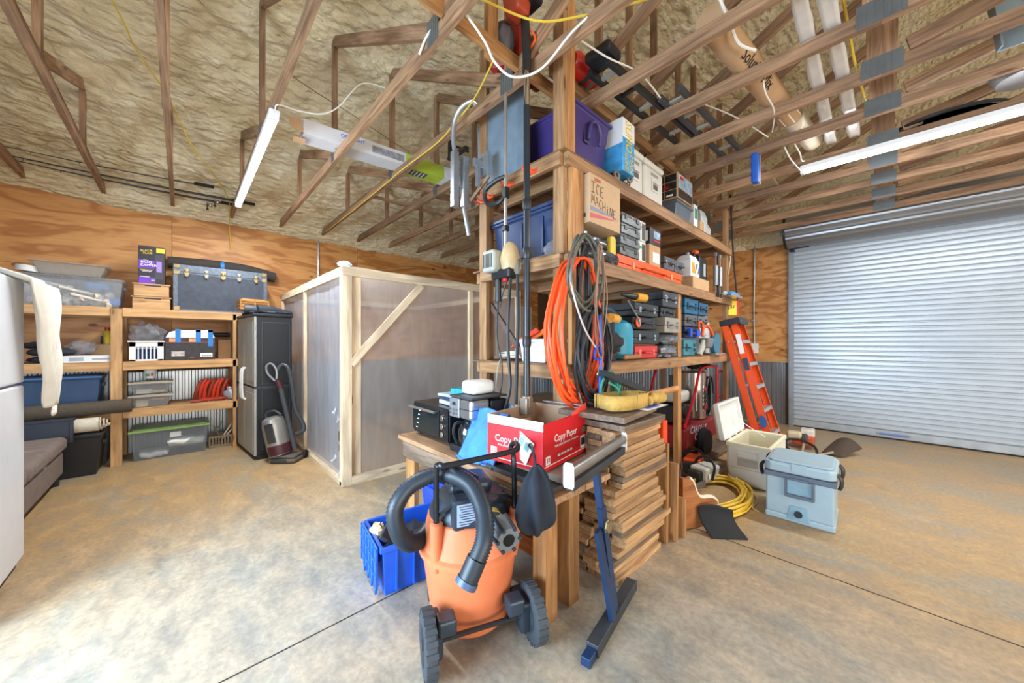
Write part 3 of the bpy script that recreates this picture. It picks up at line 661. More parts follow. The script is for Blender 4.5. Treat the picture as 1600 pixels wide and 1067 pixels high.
# --- floor level
tote('long_tote', 'long clear storage tote with green lid on the floor under the shelves', (-.10, 6.33, 0), .70, .46, .335, film('grey_clear', (186, 196, 206), .3), plain('lid_green', (126, 158, 88), .4), handle=False)
decal('paper_label', paper, bpy.data.objects['long_tote'], (.04, -.222, .27), '-y', .1, .06)
for i, (x0, x1, z, lb) in enumerate(((-.38, -.12, .07, 'crumpled white sheets in the left half'), (-.11, .2, .12, 'flat white folded linens in the right half'))):
    m = M().grid(lambda u, v: (x0+(x1-x0)*u, 6.14+.3*v, .02+z*(.75+.35*noise.noise(Vector((u*4+i*5, v*3, 0))))), 14, 10)
    o = m.build('folded_linen', paper, smooth=True, solid=.0); dd_ = o.modifiers.new('thick', 'SOLIDIFY'); dd_.thickness = z*.7; dd_.offset = -1
    tag(o, lb+' of the long clear tote', 'linen')
bb = T('antler_basket', 'brown slotted basket holding pale antlers, on the floor beside the cabinet', 'basket', (.405, 6.28, 0), -.06)
bm_ = plain('basket_brown', (120, 104, 84), .6); m = M()
for s in (-1, 1):
    m.box(-.14, s*.1-.003, .13, .14, s*.1+.003, .16); m.box(-.14, s*.1-.003, 0, .14, s*.1+.003, .04); m.box(s*.14-.003, -.1, 0, s*.14+.003, .1, .16)
    for k in range(9): m.box(-.14+.032*k, s*.1-.003, .04, -.14+.032*k+.018, s*.1+.003, .13)
m.box(-.14, -.1, 0, .14, .1, .006); m.build('body', bm_, bb, bev=.002)
al = plain('antler', (216, 206, 188), .5)
for k, (pts, lb) in enumerate((([(.0, 0, .05), (.06, 0, .16), (.12, .02, .26)], 'pale antler leaning right'), ([(.02, 0, .05), (.1, -.03, .15), (.18, -.02, .2)], 'low pale antler leaning far right'), ([(-.02, 0, .05), (-.06, 0, .18), (-.09, 0, .24)], 'brown antler leaning left'))):
    q = M().tube(cr(pts, 5), [.012-.0006*i for i in range(11)], 7).tube(cr([pts[1], (pts[1][0]+.05, .03, pts[1][2]+.06), (pts[1][0]+.06, .03, pts[1][2]+.1)], 4), [.008-.0006*i for i in range(9)], 6).build('antler', al if k < 2 else bm_, smooth=True)
    q.location = (.4, 6.28, .05); tag(q, lb+' in the brown slotted basket', 'antler')
# rolls, black totes left of the post
cb = plain('carpet_brown', (86, 76, 64), .95, bmp=.6, nscale=70)
q = M().tube([(-1.9, 5.93, .695), (-.42, 5.93, .70)], .075, 20).build('carpet_roll', cb, smooth=True); tag(q, 'dark brown carpet roll lying across the front of the shelf post', 'carpet')
cv = T('canvas_roll', 'cream canvas rug roll with frayed end below the brown carpet roll', 'rug', (-1.25, 5.80, .545))
M().tube([(-.7, 0, .0), (.60, 0, .0)], .072, 20).build('roll', plain('canvas', (208, 198, 178), .9, bmp=.4, nscale=60), cv, smooth=True)
M().add(*(lambda m: (m.v, m.f))(M().tube([(.60+.0016*i, (.068-.0011*i)*math.cos(i*.42), (.068-.0011*i)*math.sin(i*.42)) for i in range(46)], .009, 5))).build('frayed_edge', plain('canvas_fray', (196, 182, 160), .95, bmp=.8, nscale=90), cv, smooth=True)
df = T('dark_cabinet_door', 'dark blue-black panel with raised edge standing behind the sofa', 'panel', (-1.25, 5.68, .40))
M().box(-.5, 0, 0, .44, .03, .25).build('panel', plain('navy_paint', (36, 42, 54), .45), df); M().box(-.5, -.012, .225, .455, .035, .245).box(.415, -.01, 0, .44, 0, .225).box(-.5, -.01, 0, .415, 0, .03).build('edge_trim', plain('navy_paint', (36, 42, 54), .45), df, bev=.003)
tote('black_tote', 'large black lidded tote on the floor below the canvas roll', (-.94, 6.0, 0), .60, .42, .42, black, black, lidh=.035, taper=.035)
tote('black_bin', 'second black bin partly hidden behind the large black tote', (-.80, 6.38, 0), .36, .3, .46, dark, black)
# ================================================================= cabinet, boots, basket
cbn = T('utility_cabinet', 'tall black plastic utility cabinet with light grey doors', 'cabinet', (.63, 5.19, 0), math.radians(5))
cbk = plain('cab_black', (24, 28, 33), .45, var=.1); cgr = plain('cab_grey', (168, 168, 164), .5, var=.06)
M().box(.03, 0, .0, .40, .90, .05).build('plinth', cbk, cbn, bev=.006)
M().box(.025, .0, .05, .40, .90, 1.735).build('body', cbk, cbn, bev=.008)
M().box(-.015, -.012, 1.735, .415, .912, 1.775).build('top', cbk, cbn, bev=.012)
for z0, z1 in ((.12, .85), (.92, 1.66)):
    m = M().box(.09, -.006, z0, .36, .0, z1); m.build('side_panel', cbk, cbn, bev=.004)
    M().box(.075, -.003, z0-.012, .375, .0, z0).box(.075, -.003, z1, .375, 0, z1+.012).box(.075, -.003, z0, .087, 0, z1).box(.363, -.003, z0, .375, 0, z1).build('side_moulding', plain('cab_edge', (50, 56, 64), .4), cbn)
M().box(.0, -.006, .86, .40, .006, .885).build('band', plain('cab_edge', (50, 56, 64), .4), cbn)
for z0, z1 in ((.05, .86), (.885, 1.735)):
    for y0, y1 in ((0.0, .447), (.453, .9)):
        q = M().box(0, y0, z0, .025, y1, z1).build('door', cgr, cbn, bev=.006)
        M().box(-.004, y0+.05, z0+.06, 0, y1-.05, z1-.06).build('door_panel', cgr, q, bev=.003)
for z0 in (.70, ):
    for y in (.40, .50):
        M().tube(cr([(.0, y, z0), (-.035, y, z0+.03), (-.04, y, z0+.2), (-.035, y, z0+.36), (0, y, z0+.4)], 4), .012, 8).build('door_handle', white, cbn, smooth=True)
for i, (x, y) in enumerate(((.72, 5.45), (.84, 5.42))):
    b = T('rubber_boot', ('dark rubber boot lying on the left of the cabinet top', 'dark rubber boot lying on the right of the cabinet top')[i], 'boot', (x, y, 1.778), .2*i)
    bm2 = plain('boot_blue', (44, 52, 62), .5)
    M().tube(cr([(-.16, 0, .055), (-.05, 0, .055), (.04, 0, .05)], 5), [.055]*10+[.05], 14).build('shaft', bm2, b, smooth=True)
    M().tube(cr([(.03, 0, .045), (.1, 0, .04), (.19, 0, .03), (.235, 0, .028)], 5), [.05-.0012*k for k in range(16)], 14, flat=1).build('foot', bm2, b, smooth=True)
    M().box(.0, -.035, 0, .24, .035, .012).build('sole', rubber, b, bev=.004)
lumpy('rubber_sheet', 'dark crumpled rubber apron under the boots on the cabinet top', 'apron', (.82, 5.35, 1.778), .23, .12, .022, plain('boot_blue', (44, 52, 62), .5), 3, .25)
wk = T('wicker_basket', 'small honey-coloured slatted wooden basket on top of the cabinet', 'basket', (.66, 5.55, 1.83), .1)
hb = wood('honey', 'x', (140, 88, 36), (206, 150, 80), .4)
for z in (.0, .035, .07, .1): M().box(-.15, -.1, z, .15, -.094, z+.025).box(-.15, .094, z, .15, .1, z+.025).box(-.15, -.094, z, -.144, .094, z+.025).box(.144, -.094, z, .15, .094, z+.025).build('slat', hb, wk, bev=.002)
M().box(-.144, -.094, 0, .144, .094, .006).build('base', hb, wk)
for x in (-.145, 0, .145): M().box(x-.008, -.105, 0, x+.008, -.1, .125).build('stake', hb, wk)
for i in range(8):
    q = M().cyl((-.12, 0, 0), (.12, 0, 0), .012, n=8).build('stick', hb, smooth=True); q.location = (.66, 5.49+.017*i, 1.945+.008*(i % 3)); q.rotation_euler[2] = .1+.05*(i % 3-1)
    tag(q, 'honey-coloured wooden stick lying in the small basket on the cabinet', 'stick', 'sticks in the cabinet-top basket')
# ================================================================= upright vacuum
uv = T('upright_vacuum', 'silver and maroon upright vacuum cleaner leaning by the cabinet and booth', 'vacuum cleaner', (.93, 4.93, 0), math.radians(-42))
sv = plain('vac_silver', (150, 146, 140), .35, .5); mr = plain('vac_maroon', (70, 24, 34), .4)
M().box(-.15, -.13, .01, .15, .1, .05).box(-.13, -.1, .05, .13, .09, .085).build('floor_head', plain('vac_taupe', (96, 88, 80), .5), uv, bev=.015)
M().box(-.12, -.137, .02, .06, -.128, .055).build('bumper', dark, uv, bev=.003)
for s in (-1, 1): M().lathe([(.0, -.015), (.045, -.015), (.05, 0), (.045, .015), (0, .015)], 20, mt=Matrix.Translation((s*.15, .1, .05)) @ Matrix.Rotation(math.pi/2, 4, 'Y')).build('wheel', rubber, uv, smooth=True)
tl = Matrix.Translation((0, .0, .09)) @ Matrix.Rotation(math.radians(1), 4, 'X') @ Matrix.Rotation(math.radians(-12), 4, 'Y')
M().lathe([(.03, 0), (.12, .01), (.125, .1), (.125, .36), (.11, .44), (.06, .47), (0, .47)], 20, (-.09, 0, 0), mt=tl).build('canister', sv, uv, smooth=True)
M().lathe([(.126, .02), (.127, .13), (.12, .135)], 20, (-.08, -.004, 0), mt=tl).build('canister_base', mr, uv, smooth=True)
M().box(-.12, -.13, .17, -.03, -.11, .4, mt=tl).build('window', plain('vac_window', (60, 58, 62), .15), uv, bev=.004)
M().tube([tl @ Vector(p) for p in cr([(-.16, 0, .40), (-.15, 0, .52), (-.05, 0, .53), (.02, 0, .47)], 5)], .013, 8).build('carry_handle', dark, uv, smooth=True)
M().tube([tl @ Vector(p) for p in ((.07, .03, .02), (.06, .04, .55), (.05, .05, .80))], .028, 10).build('spine', dark, uv, smooth=True)
M().tube([tl @ Vector(p) for p in ((.05, .05, .78), (.03, .05, .88))], .035, 10).build('wand_grip', mr, uv, smooth=True)
M().tube([tl @ Vector(p) for p in cr([(.02, .05, .86), (-.05, .04, .98), (-.04, .03, 1.08), (.02, .04, 1.09), (.05, .05, 1.0), (.03, .05, .9)], 5)], .013, 8).build('handle_loop', plain('loop_grey', (150, 150, 154), .3, .5), uv, smooth=True)
hp = [tl @ Vector(p) for p in cr([(.04, .06, .98), (.09, .1, 1.05), (.16, .1, 1.0), (.17, .09, .8), (.15, .08, .5), (.20, .08, .30), (.20, .06, .22), (.12, .04, .2)], 8)]
M().tube(hp, [.024+.003*(i % 2) for i in range(len(hp))], 10).build('hose', plain('hose_dk', (52, 56, 60), .5), uv, smooth=True)
# ================================================================= plastic-sheeted booth
bt = T('sheeted_booth', 'white pine frame booth wrapped in translucent plastic sheeting', 'booth', (1.144, 3.64, 0), 0)
wpn = white_pine
BW, BL, BH = 2.45, 2.93, 2.17
def stud(x, y, nm='stud', w=.038, dd=.089, z0=0.0, z1=BH-.09): return M().box(x, y, z0, x+w, y+dd, z1).build(nm, wpn('z'), bt, bev=.002)
stud(0, 0, w=.089, dd=.038); stud(.0, .04, w=.038, dd=.05); stud(1.53, 0, w=.06, dd=.038); stud(BW-.089, 0, w=.089, dd=.038); stud(0, 1.50, dd=.04); stud(.0, BL-.04, dd=.04)
M().box(.089, 0, 0, BW-.089, .038, .038+.045).build('bottom_rail', wpn('x'), bt); M().box(0, .038, 0, .089, BL, .038).build('bottom_rail', wpn('y'), bt)
M().box(0, 0, BH-.089, BW, .038, BH).build('top_rail', wpn('x'), bt); M().box(0, .038, BH-.089, .038, BL, BH).build('top_rail', wpn('y'), bt)
M().box(BW-.038, .038, BH-.089, BW, BL, BH).build('top_rail', wpn('y'), bt); M().box(0, BL-.038, BH-.089, BW, BL, BH).build('top_rail', wpn('x'), bt)
lumber('brace', (.08, .02, 1.20), (.86, .02, BH-.10), .038, .07, wpn('x'), bt)
M().box(.10, .04, .04, .19, .078, BH-.09).build('stud', wpn('z'), bt)
fm = film('booth_film', (244, 234, 228), .33, .3)
def wr_(p, k=.010): return k*noise.noise(Vector((p[0]*2.0, p[1]*2.0, p[2]*.9)))+k*.6*noise.noise(Vector((p[0]*9, p[1]*9, p[2]*2.2)))
M().grid(lambda u, v: (.05+(BW-.1)*u, .045+wr_((u*2, 0, v*2)), .05+(BH-.1)*v), 70, 40).build('plastic_sheet', fm, bt, smooth=True, cut=180)
# side sheet with the torn corner
gm = M(); nu, nv = 70, 60
gm.grid(lambda u, v: (.045+wr_((9, u*3, v*2), .016), .06+(BL-.1)*u, .05+(BH-.1)*v), nu, nv)
keep = []
for f in gm.f:
    c = sum((gm.v[i] for i in f), Vector())/4
    yy, zz = c.y, c.z
    edge = .27*(1-abs(zz-.42)/.36)**.5 if abs(zz-.42) < .36 else 0
    if yy < .06+edge*(.8+.5*noise.noise(Vector((0, 0, zz*14)))): continue
    keep.append(f)
gm.f = keep; gm.build('plastic_sheet', film('booth_film_side', (220, 228, 242), .62, .3), bt, smooth=True, cut=180)
for k, (y, z) in enumerate(((.28, .70), (.30, .20), (.16, .09), (.22, .62))):
    M().grid(lambda u, v: (.02-.03*u*math.sin(k+v*3), y+.05*u*math.cos(v*2), z+.05*v-.04*u+.01*math.sin(u*8)), 5, 6).build('torn_strip', film('strip_film', (236, 240, 246), .85), bt, smooth=True, solid=.001)
M().add(*(lambda m: (m.v, m.f))(M().grid(lambda u, v: (BW*u, .0+BL*v, BH+.003+.01*noise.noise(Vector((u*7, v*7, 0)))), 30, 30))).build('plastic_roof', film('roof_film', (238, 238, 238), .35), bt, smooth=True)
lumpy('plastic_wad', None, None, (0, 0, 0), .06, .05, .03, film('strip_film', (236, 240, 246), .85), 1, .5).parent = bt
bpy.data.objects['plastic_wad'].location = (.02, .01, BH+.02)
# back panels in the booth seen through the tall shelf: an old white panelled door leaning in it
wd_ = T('panelled_door', 'beige panelled door leaning beyond the tall shelf', 'door', (3.62, 4.2, 0), math.radians(0))
bg = plain('beige_paint', (176, 160, 142), .5)
M().box(0, 0, .02, .8, .035, 2.03).build('slab', bg, wd_)
for x0, x1 in ((.1, .36), (.44, .7)):
    for z0, z1 in ((.2, .85), (1.0, 1.45), (1.55, 1.9)): M().box(x0, -.008, z0, x1, 0, z1).build('raised_panel', bg, wd_, bev=.006)
for x, lb in ((3.68, 'left'), (5.1, 'right')):
    tag(M().box(x-.1, 4.9, 0, x, 4.94, 2.3).build('pine_stud', white_pine('z'), bev=.002), 'upright pale pine board, %s of the panelled door behind the tall shelf' % lb, 'board')
# ================================================================= fridge, coat, sofa
fr = T('refrigerator', 'white refrigerator cut by the left edge of the picture', 'fridge', (-.736, 3.775, 0))
fw = plain('fridge_white', (232, 235, 240), .3, var=.02)
M().box(-.72, -.80, .02, -.07, 0, 1.815).build('body', fw, fr, bev=.01)
q = M().box(-.066, -.80, .06, 0, 0, 1.15).build('door', fw, fr, bev=.012); q2 = M().box(-.066, -.80, 1.165, 0, 0, 1.81).build('freezer_door', fw, fr, bev=.012)
for z0, z1, pr in ((.75, 1.12, q), (1.2, 1.5, q2)): M().tube(cr([(0, -.74, z0), (.03, -.73, z0+.03), (.03, -.73, z1-.03), (0, -.74, z1)], 4), .012, 8).build('handle', fw, pr, smooth=True)
M().box(-.7, -.79, 0, -.03, -.01, .05).build('kick_plate', dark, fr)
lumpy('coat', None, None, (0, 0, 0), .01, .01, .01, paper)
bpy.data.objects.remove(bpy.data.objects['coat'])
ct = plain('coat_cream', (226, 220, 206), .85, var=.05, bmp=.25, nscale=14)
co = T('work_coat', 'cream canvas coveralls draped over the fridge corner', 'clothing', (-.70, 3.82, 0))
def coatpt(u, v):
    # u along the drape (0 on the fridge top, 1 at the hem), v across
    if u < .3:
        k = u/.3; x = -.25+.25*k; z = 1.835+.03*math.sin(math.pi*k)-.02*k; y = -.35+.42*v+.28*k*v
    else:
        k = (u-.3)/.7; x = .03+.07*math.sin(k*1.5)-.05*k; z = 1.80-.78*k-(.04*math.sin(v*9)*k); y = -.30+.28*k*(1-v)+(.62+.02*math.sin(k*7))*v*(1-.30*k)
    f = .016*math.sin(v*20+u*4)*(.4+u)+.02*noise.noise(Vector((u*4, v*5, 1)))
    return (x+f, y, z+f*.6)
M().grid(coatpt, 50, 30).build('cloth', ct, co, smooth=True, solid=.006, cut=180)
M().tube(cr([(.04, .22, 1.05), (.05, .16, .99), (.05, .12, .93), (.05, .17, .92), (.05, .2, .97)], 5), .012, 6, flat=.4).build('strap', ct, co, smooth=True)
M().tube(cr([(.05, .13, .93), (.05, .2, .925), (.05, .19, .95), (.05, .13, .955)], 3, True), .004, 6, closed=True).build('buckle', chrome, co, smooth=True)
sf = T('sofa', 'grey-brown fabric sofa behind the fridge, seen from its end', 'sofa', (-.87, 4.0, 0))
fb = plain('sofa_fabric', (124, 110, 102), .95, var=.12, bmp=.3, nscale=12)
M().box(-.95, -.2, .1, 0, 1.66, .33).build('frame', fb, sf, bev=.02)
for k, (y0, y1) in enumerate(((-.18, .42), (.43, 1.03), (1.04, 1.66))):
    M().box(-.8, y0, .34, .03, y1, .48).build('seat_cushion', fb, sf, bev=.05, seg=4, smooth=True)
M().box(-1.0, -.2, .1, -.75, 1.66, .8).build('backrest', fb, sf, bev=.04, seg=3)
for y in (-.15, 1.58): M().box(-.08, y, 0, -.02, y+.06, .1).build('foot', plain('foot_dark', (40, 30, 26), .5), sf)
# fishing rods in the eaves
for i, (p0, p1, lb) in enumerate((((-1.85, 6.12, 3.33), (.75, 6.08, 3.36), 'thick black fishing rod with silver reel laid across the trusses'), ((-1.6, 5.98, 3.36), (.3, 5.93, 3.42), 'thin fishing rod above the thick black one'), ((-1.5, 6.22, 3.325), (.6, 6.2, 3.33), 'slender fishing rod nearest the wall'))):
    o = T('fishing_rod', lb, 'fishing rod', p1)
    v = Vector(p0)-Vector(p1); n_ = 12
    M().tube([v*k/n_+Vector((0, 0, -.02*math.sin(math.pi*k/n_))) for k in range(n_+1)], [.016-.0011*k for k in range(n_+1)] if i != 1 else [.008-.0004*k for k in range(n_+1)], 8).build('rod', black, o, smooth=True)
    M().tube([(0, 0, 0), tuple(v*.1)], .02, 10).build('grip', rubber, o, smooth=True)
    for k in (3, 5, 7, 9): M().lathe([(.012, -.001), (.014, 0), (.012, .001)], 10, mt=Matrix.Translation(v*k/12+Vector((0, 0, -.03))) @ Matrix.Rotation(math.pi/2, 4, 'Y')).build('line_guide', dark, o)
    if i != 1:
        c = v*.16+Vector((0, 0, -.07))
        M().lathe([(.02, -.03), (.034, -.03), (.022, -.01), (.022, .015), (.034, .03), (0, .03)], 14, mt=Matrix.Translation(c) @ Matrix.Rotation(math.pi/2, 4, 'Y')).build('reel', chrome, o, smooth=True)
        M().tube([tuple(c), tuple(c+Vector((-.02, -.05, -.02))), tuple(c+Vector((-.02, -.06, -.06)))], .006, 6).ball(tuple(c+Vector((-.02, -.06, -.075))), .016, 8).build('crank', black, o, smooth=True)
# ================================================================= tube lights
lamp = emit('lamp_tube', (.93, .97, 1.0), 38)
for x, y0, y1, lb in ((.52, 3.22, 5.65, 'glowing tube light hanging under the truss on the left'), (4.62, -1.85, .60, 'glowing tube light on the right above the floor')):
    o = T('tube_light', lb, 'light', (x, y0, 3.16)); l = y1-y0
    M().box(-.035, 0, .012, .035, l, .055).build('housing', white, o, bev=.004)
    M().lathe([(.024, .03), (.024, l-.03)], 12, mt=Matrix.Rotation(-math.pi/2, 4, 'X')).build('lamp_tube', lamp, o, smooth=True)
    for y in (0, l-.03): M().box(-.03, y, -.024, .03, y+.03, .02).build('end_cap', white, o, bev=.004)
    # light the tube itself gives off
    ar = bpy.data.lights.new('tube_glow', 'AREA'); ar.shape = 'RECTANGLE'; ar.size = .1; ar.size_y = l-.1; ar.energy = 95; ar.color = (.93, .97, 1.0)
    a = bpy.data.objects.new('tube_glow', ar); C.objects.link(a); a.parent = o; a.location = (0, l/2, -.03)
# ================================================================= tall lumber shelf in the middle
ts = T('tall_shelf', 'tall heavy lumber shelving rack in the middle of the garage', 'shelves', (1.885, 1.5, 0))
SW, SD = 3.66, .96
sw_ = shelf_wood
M().box(0, -.0, 0, .045, .089, 3.7).build('post', sw_('z'), ts, bev=.002); M().box(.047, .0, 2.72, .136, .038, 3.9).build('post', post_wood('z'), ts, bev=.002)
M().box(.047, -.038, 0, .18, .0, 2.62).build('post', post_wood('z'), ts, bev=.002)
M().box(0, .83, 0, .04, .92, 3.95).build('post', sw_('z'), ts, bev=.002); M().box(.042, .87, 0, .12, .92, 2.9).build('post', sw_('z'), ts, bev=.002)
for y in (0, .87): M().box(1.92, y, 0, 2.01, y+.05, 2.72 if y else 1.93).build('post', post_wood('z'), ts, bev=.002)
for y in (0, .87): M().box(SW-.09, y, 0, SW, y+.05, 3.25).build('post', sw_('z'), ts, bev=.002)
LV = (1.27, 2.03, 2.72)
for z in LV:
    M().box(.0, -.04, z-.1, SW, -.002, z-.012).build('shelf_beam', sw_('x'), ts, bev=.002)
    M().box(.0, SD-.04, z-.1, SW, SD-.002, z-.012).build('shelf_beam', sw_('x'), ts)
    M().box(-.04, .0, z-.1, -.002, .86, z-.012).build('end_beam', sw_('y'), ts, bev=.002)
    for k in range(7): M().box(.2+.55*k, .0, z-.1, .238+.55*k, SD-.04, z-.012).build('joist', sw_('y'), ts)
    M().box(-.04, -.04, z-.012, SW, SD, z).build('shelf_deck', wood('deck', 'x', (110, 80, 52), (160, 120, 82)), ts)
z1, z2, z3 = 2.721, 2.031, 1.271
# ---- top level
ps = plain('tote_purple', (66, 52, 112), .38, var=.1)
o = T('purple_tote', 'large purple plastic tote at the near end of the top shelf', 'storage box', (2.285, 1.91, z1))
q_ = lambda a, b, k, z: [(-a+k, -b+k, z), (a-k, -b+k, z), (a-k, b-k, z), (-a+k, b-k, z)]
def tub(w, d, h, k, mat, name='body', parent=None, t=.005, bev=.03):
    a, b = w/2, d/2; m = M(); lv = q_(a, b, k, 0)+q_(a, b, 0, h)+q_(a, b, -.02, h)+q_(a, b, -.02, h+.025)+q_(a, b, t, h+.025)+q_(a, b, k+t, t)
    m.add(lv, [(3, 2, 1, 0)]+[(j*4+i, j*4+(i+1) % 4, j*4+4+(i+1) % 4, j*4+4+i) for j in range(5) for i in range(4)]+[(20, 21, 22, 23)])
    return m.build(name, mat, parent, bev=bev, seg=3)
tub(.46, .76, .42, .05, ps, parent=o)
for s in (-1, 1):
    M().prism([(-.10, .20), (-.10, .33), (-.06, .38), (-.03, .33), (-.03, .2)], s*.345, s*.372, 'y').build('side_flute', plain('tote_purple_dark', (44, 34, 80), .4), o, bev=.012)
M().tube(cr([(-.07, -.385, .22), (-.07, -.40, .3), (-.03, -.40, .36), (.03, -.40, .36), (.07, -.40, .3), (.07, -.385, .22)], 5), .012, 8).build('moulded_ridge', ps, o, smooth=True)
bt2 = T('purple_tote', 'second purple tote behind the post at the far end of the top shelf end', 'storage box', (2.30, 2.32, z1))
tub(.55, .14, .25, .02, ps, parent=bt2, bev=.01)
sm = T('game_box', 'tall white and blue printed box with yellow lettering on the top shelf', 'box', (2.645, 1.48, z1+.07))
sky = plain('print_sky', (70, 156, 214), .5, var=.35, nscale=10)
M().box(-.10, -.05, 0, .09, .30, .42).build('body', sky, sm, bev=.002)
M().box(-.101, -.051, .27, .091, -.049, .42).box(-.102, -.051, .22, -.1, .30, .42).build('print_panel', white, sm)
text('lettering', 'SUMO', .15, face((-.01, -.053, .285), '-y', -math.pi/2), yellow, sm, sx=.60); text('lettering', 'MAN', .08, face((.035, -.053, .08), '-y', -math.pi/2), yellow, sm, sx=.85)
text('lettering', 'GONE', .07, face((-.045, -.053, .08), '-y', -math.pi/2), yellow, sm, sx=.7)
ch = T('trailer_hardware', 'tangle of black chain and hitch hardware below the tall printed box', 'hardware', (2.66, 1.50, z1))
rd = random.Random(9)
for k in range(26):
    mt = Matrix.Translation((-.13+.011*k, .02+.05*rd.random(), .02+.055*rd.random())) @ Matrix.Rotation(rd.random()*6, 4, 'X') @ Matrix.Rotation(rd.random()*6, 4, 'Z')
    m = M(); m.tube([mt @ Vector(p) for p in cr([(-.026, 0, 0), (0, .015, 0), (.026, 0, 0), (0, -.015, 0)], 4, True)], .006, 6, closed=True); m.build('chain_link', black, ch, smooth=True)
for x, z, a in ((-.12, .04, .2), (.09, .08, -.3), (-.02, .11, .5)):
    mt = Matrix.Translation((x, -.02, z)) @ Matrix.Rotation(a, 4, 'Y')
    M().lathe([(.016, -.006), (.04, -.006), (.04, .006), (.016, .006), (.016, -.006)], 16, sx=1.2, mt=mt @ Matrix.Rotation(math.pi/2, 4, 'X')).build('ring_plate', plain('dull_steel', (150, 140, 126), .4, .7), ch, smooth=True)
wc_ = plain('cooler_white', (222, 220, 214), .42, var=.04)
for i, (x, w, dz, lb) in enumerate(((2.99, .32, 0, 'white cooler stood on end next to the tall printed box'), (3.38, .40, .0, 'white cooler stood on end, right of the first one'))):
    o = T('cooler', lb, 'cooler', (x, 1.78, z1+dz), -.0)
    h = .455
    M().box(-w/2, -.22, 0, w/2, .25, h*.88).build('body', wc_, o, bev=.03, seg=3)
    M().box(-w/2-.01, -.23, h*.885, w/2+.01, .26, h).build('lid', wc_, o, bev=.02, seg=3)
    for s in (-1, 1): M().box(s*.09-.02, -.245, 0.01, s*.09+.02, -.22, .045).build('foot', wc_, o, bev=.006)
    M().box(-.06, -.232, .17, .06, -.22, .30).build('handle_frame', wc_, o, bev=.005)
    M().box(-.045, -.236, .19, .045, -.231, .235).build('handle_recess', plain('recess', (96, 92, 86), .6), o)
    M().tube([(-.05, -.245, .25), (.05, -.245, .25)], .009, 8).build('handle', wc_, o, smooth=True)
    for z in (.32, .335): M().box(-.07, -.231, z, .07, -.22, z+.008).build('groove', plain('groove', (180, 178, 172), .5), o)
tb_ = T('white_bucket', 'white square bucket standing behind the two upended coolers', 'bucket', (3.28, 2.1, z1))
M().box(-.14, -.05, 0, .14, .14, .46).build('body', wc_, tb_, bev=.02)
tag(M().prism([(3.05, z1), (3.4, z1), (3.5, z1+.55), (3.1, z1+.62)], 2.25, 2.38, 'y').build('taupe_bin', plain('taupe', (150, 132, 116), .6), bev=.01), 'large taupe plastic bin at the back of the top shelf', 'bin')
gb = T('grey_bin', 'grey plastic bin under the printed carton on the top shelf', 'bin', (4.05, 1.74, z1))
tub(.42, .42, .20, .03, plain('grey_blue', (92, 104, 116), .45), parent=gb, bev=.02)
ab = T('printed_carton', 'tan-edged carton printed with dark photographs on the grey bin', 'box', (4.00, 1.70, z1+.232))
M().box(-.21, -.2, 0, .21, .2, .262).build('body', plain('print_kraft', (184, 150, 106), .7), ab, bev=.002)
pd_ = plain('print_dark_photo', (44, 40, 42), .4, var=.8, nscale=26); pb_ = plain('print_sky_photo', (150, 176, 200), .4, var=.4, nscale=14)
decal('print_panel', pb_, ab, (.0, -.202, .18), '-y', .38, .14); decal('print_panel', pd_, ab, (.0, -.202, .055), '-y', .38, .09)
for a in range(3):
    for b in range(3): decal('print_photo', pd_, ab, (-.212, .13-.13*a, .045+.085*b), '-x', .12, .078)
decal('print_mark', red, ab, (-.1, -.2035, .22), '-y', .09, .03); decal('print_mark', red, ab, (-.2135, -.08, .12), '-x', .05, .03); decal('print_mark', paper, ab, (-.2135, -.12, .03), '-x', .07, .02)
g2 = carton('green_white_box', 'narrow white and green printed box beside the grey bin', (4.37, 1.62, z1), .12, .2, .30, white); decal('print_panel', plain('print_teal', (60, 130, 110), .5), g2, (0, -.102, .2), '-y', .07, .12)
carton('kraft_packet', 'small kraft paper packet in front of the green and white box', (4.50, 1.52, z1), .13, .05, .13, card, tape=False)
def jug(label, loc, w, d, h, mat, capm, rz=0, lab=None, labmat=None):
    o = T('jug', label, 'jug', loc, rz)
    m = M(); a, b = w/2, d/2
    ring = lambda k, z, dx=0: [(-a*k+dx, -b*k, z), (a*k+dx, -b*k, z), (a*k+dx, b*k, z), (-a*k+dx, b*k, z)]
    lv = ring(.95, 0)+ring(1, .02)+ring(1, h*.62)+ring(.72, h*.82)+ring(.28, h*.9); m.add(lv, [(3, 2, 1, 0)]+[(j*4+i, j*4+(i+1) % 4, j*4+4+(i+1) % 4, j*4+4+i) for j in range(4) for i in range(4)]+[(16, 17, 18, 19)])
    m.build('body', mat, o, bev=.012, seg=3)
    M().tube(cr([(a*.2, 0, h*.88), (a*.55, 0, h*.93), (a*.85, 0, h*.8), (a*.9, 0, h*.6)], 5), .012, 8).build('handle', mat, o, smooth=True)
    M().lathe([(.024, h*.88), (.024, h), (0, h)], 14).build('cap', capm, o, smooth=True)
    if labmat: decal('label', labmat, o, (0, -b-.002, h*.33), '-y', w*.85, h*.4)
    return o
jug('clear jug with dark blue cap near the far end of the top shelf', (4.72, 1.62, z1), .22, .16, .40, plain('jug_clear', (196, 204, 206), .3), plain('cap_navy', (30, 44, 84), .4), labmat=None)
jug('clouded jug behind the one with the dark blue cap', (4.98, 1.66, z1), .2, .16, .30, plain('jug_clear', (196, 204, 206), .3), white)
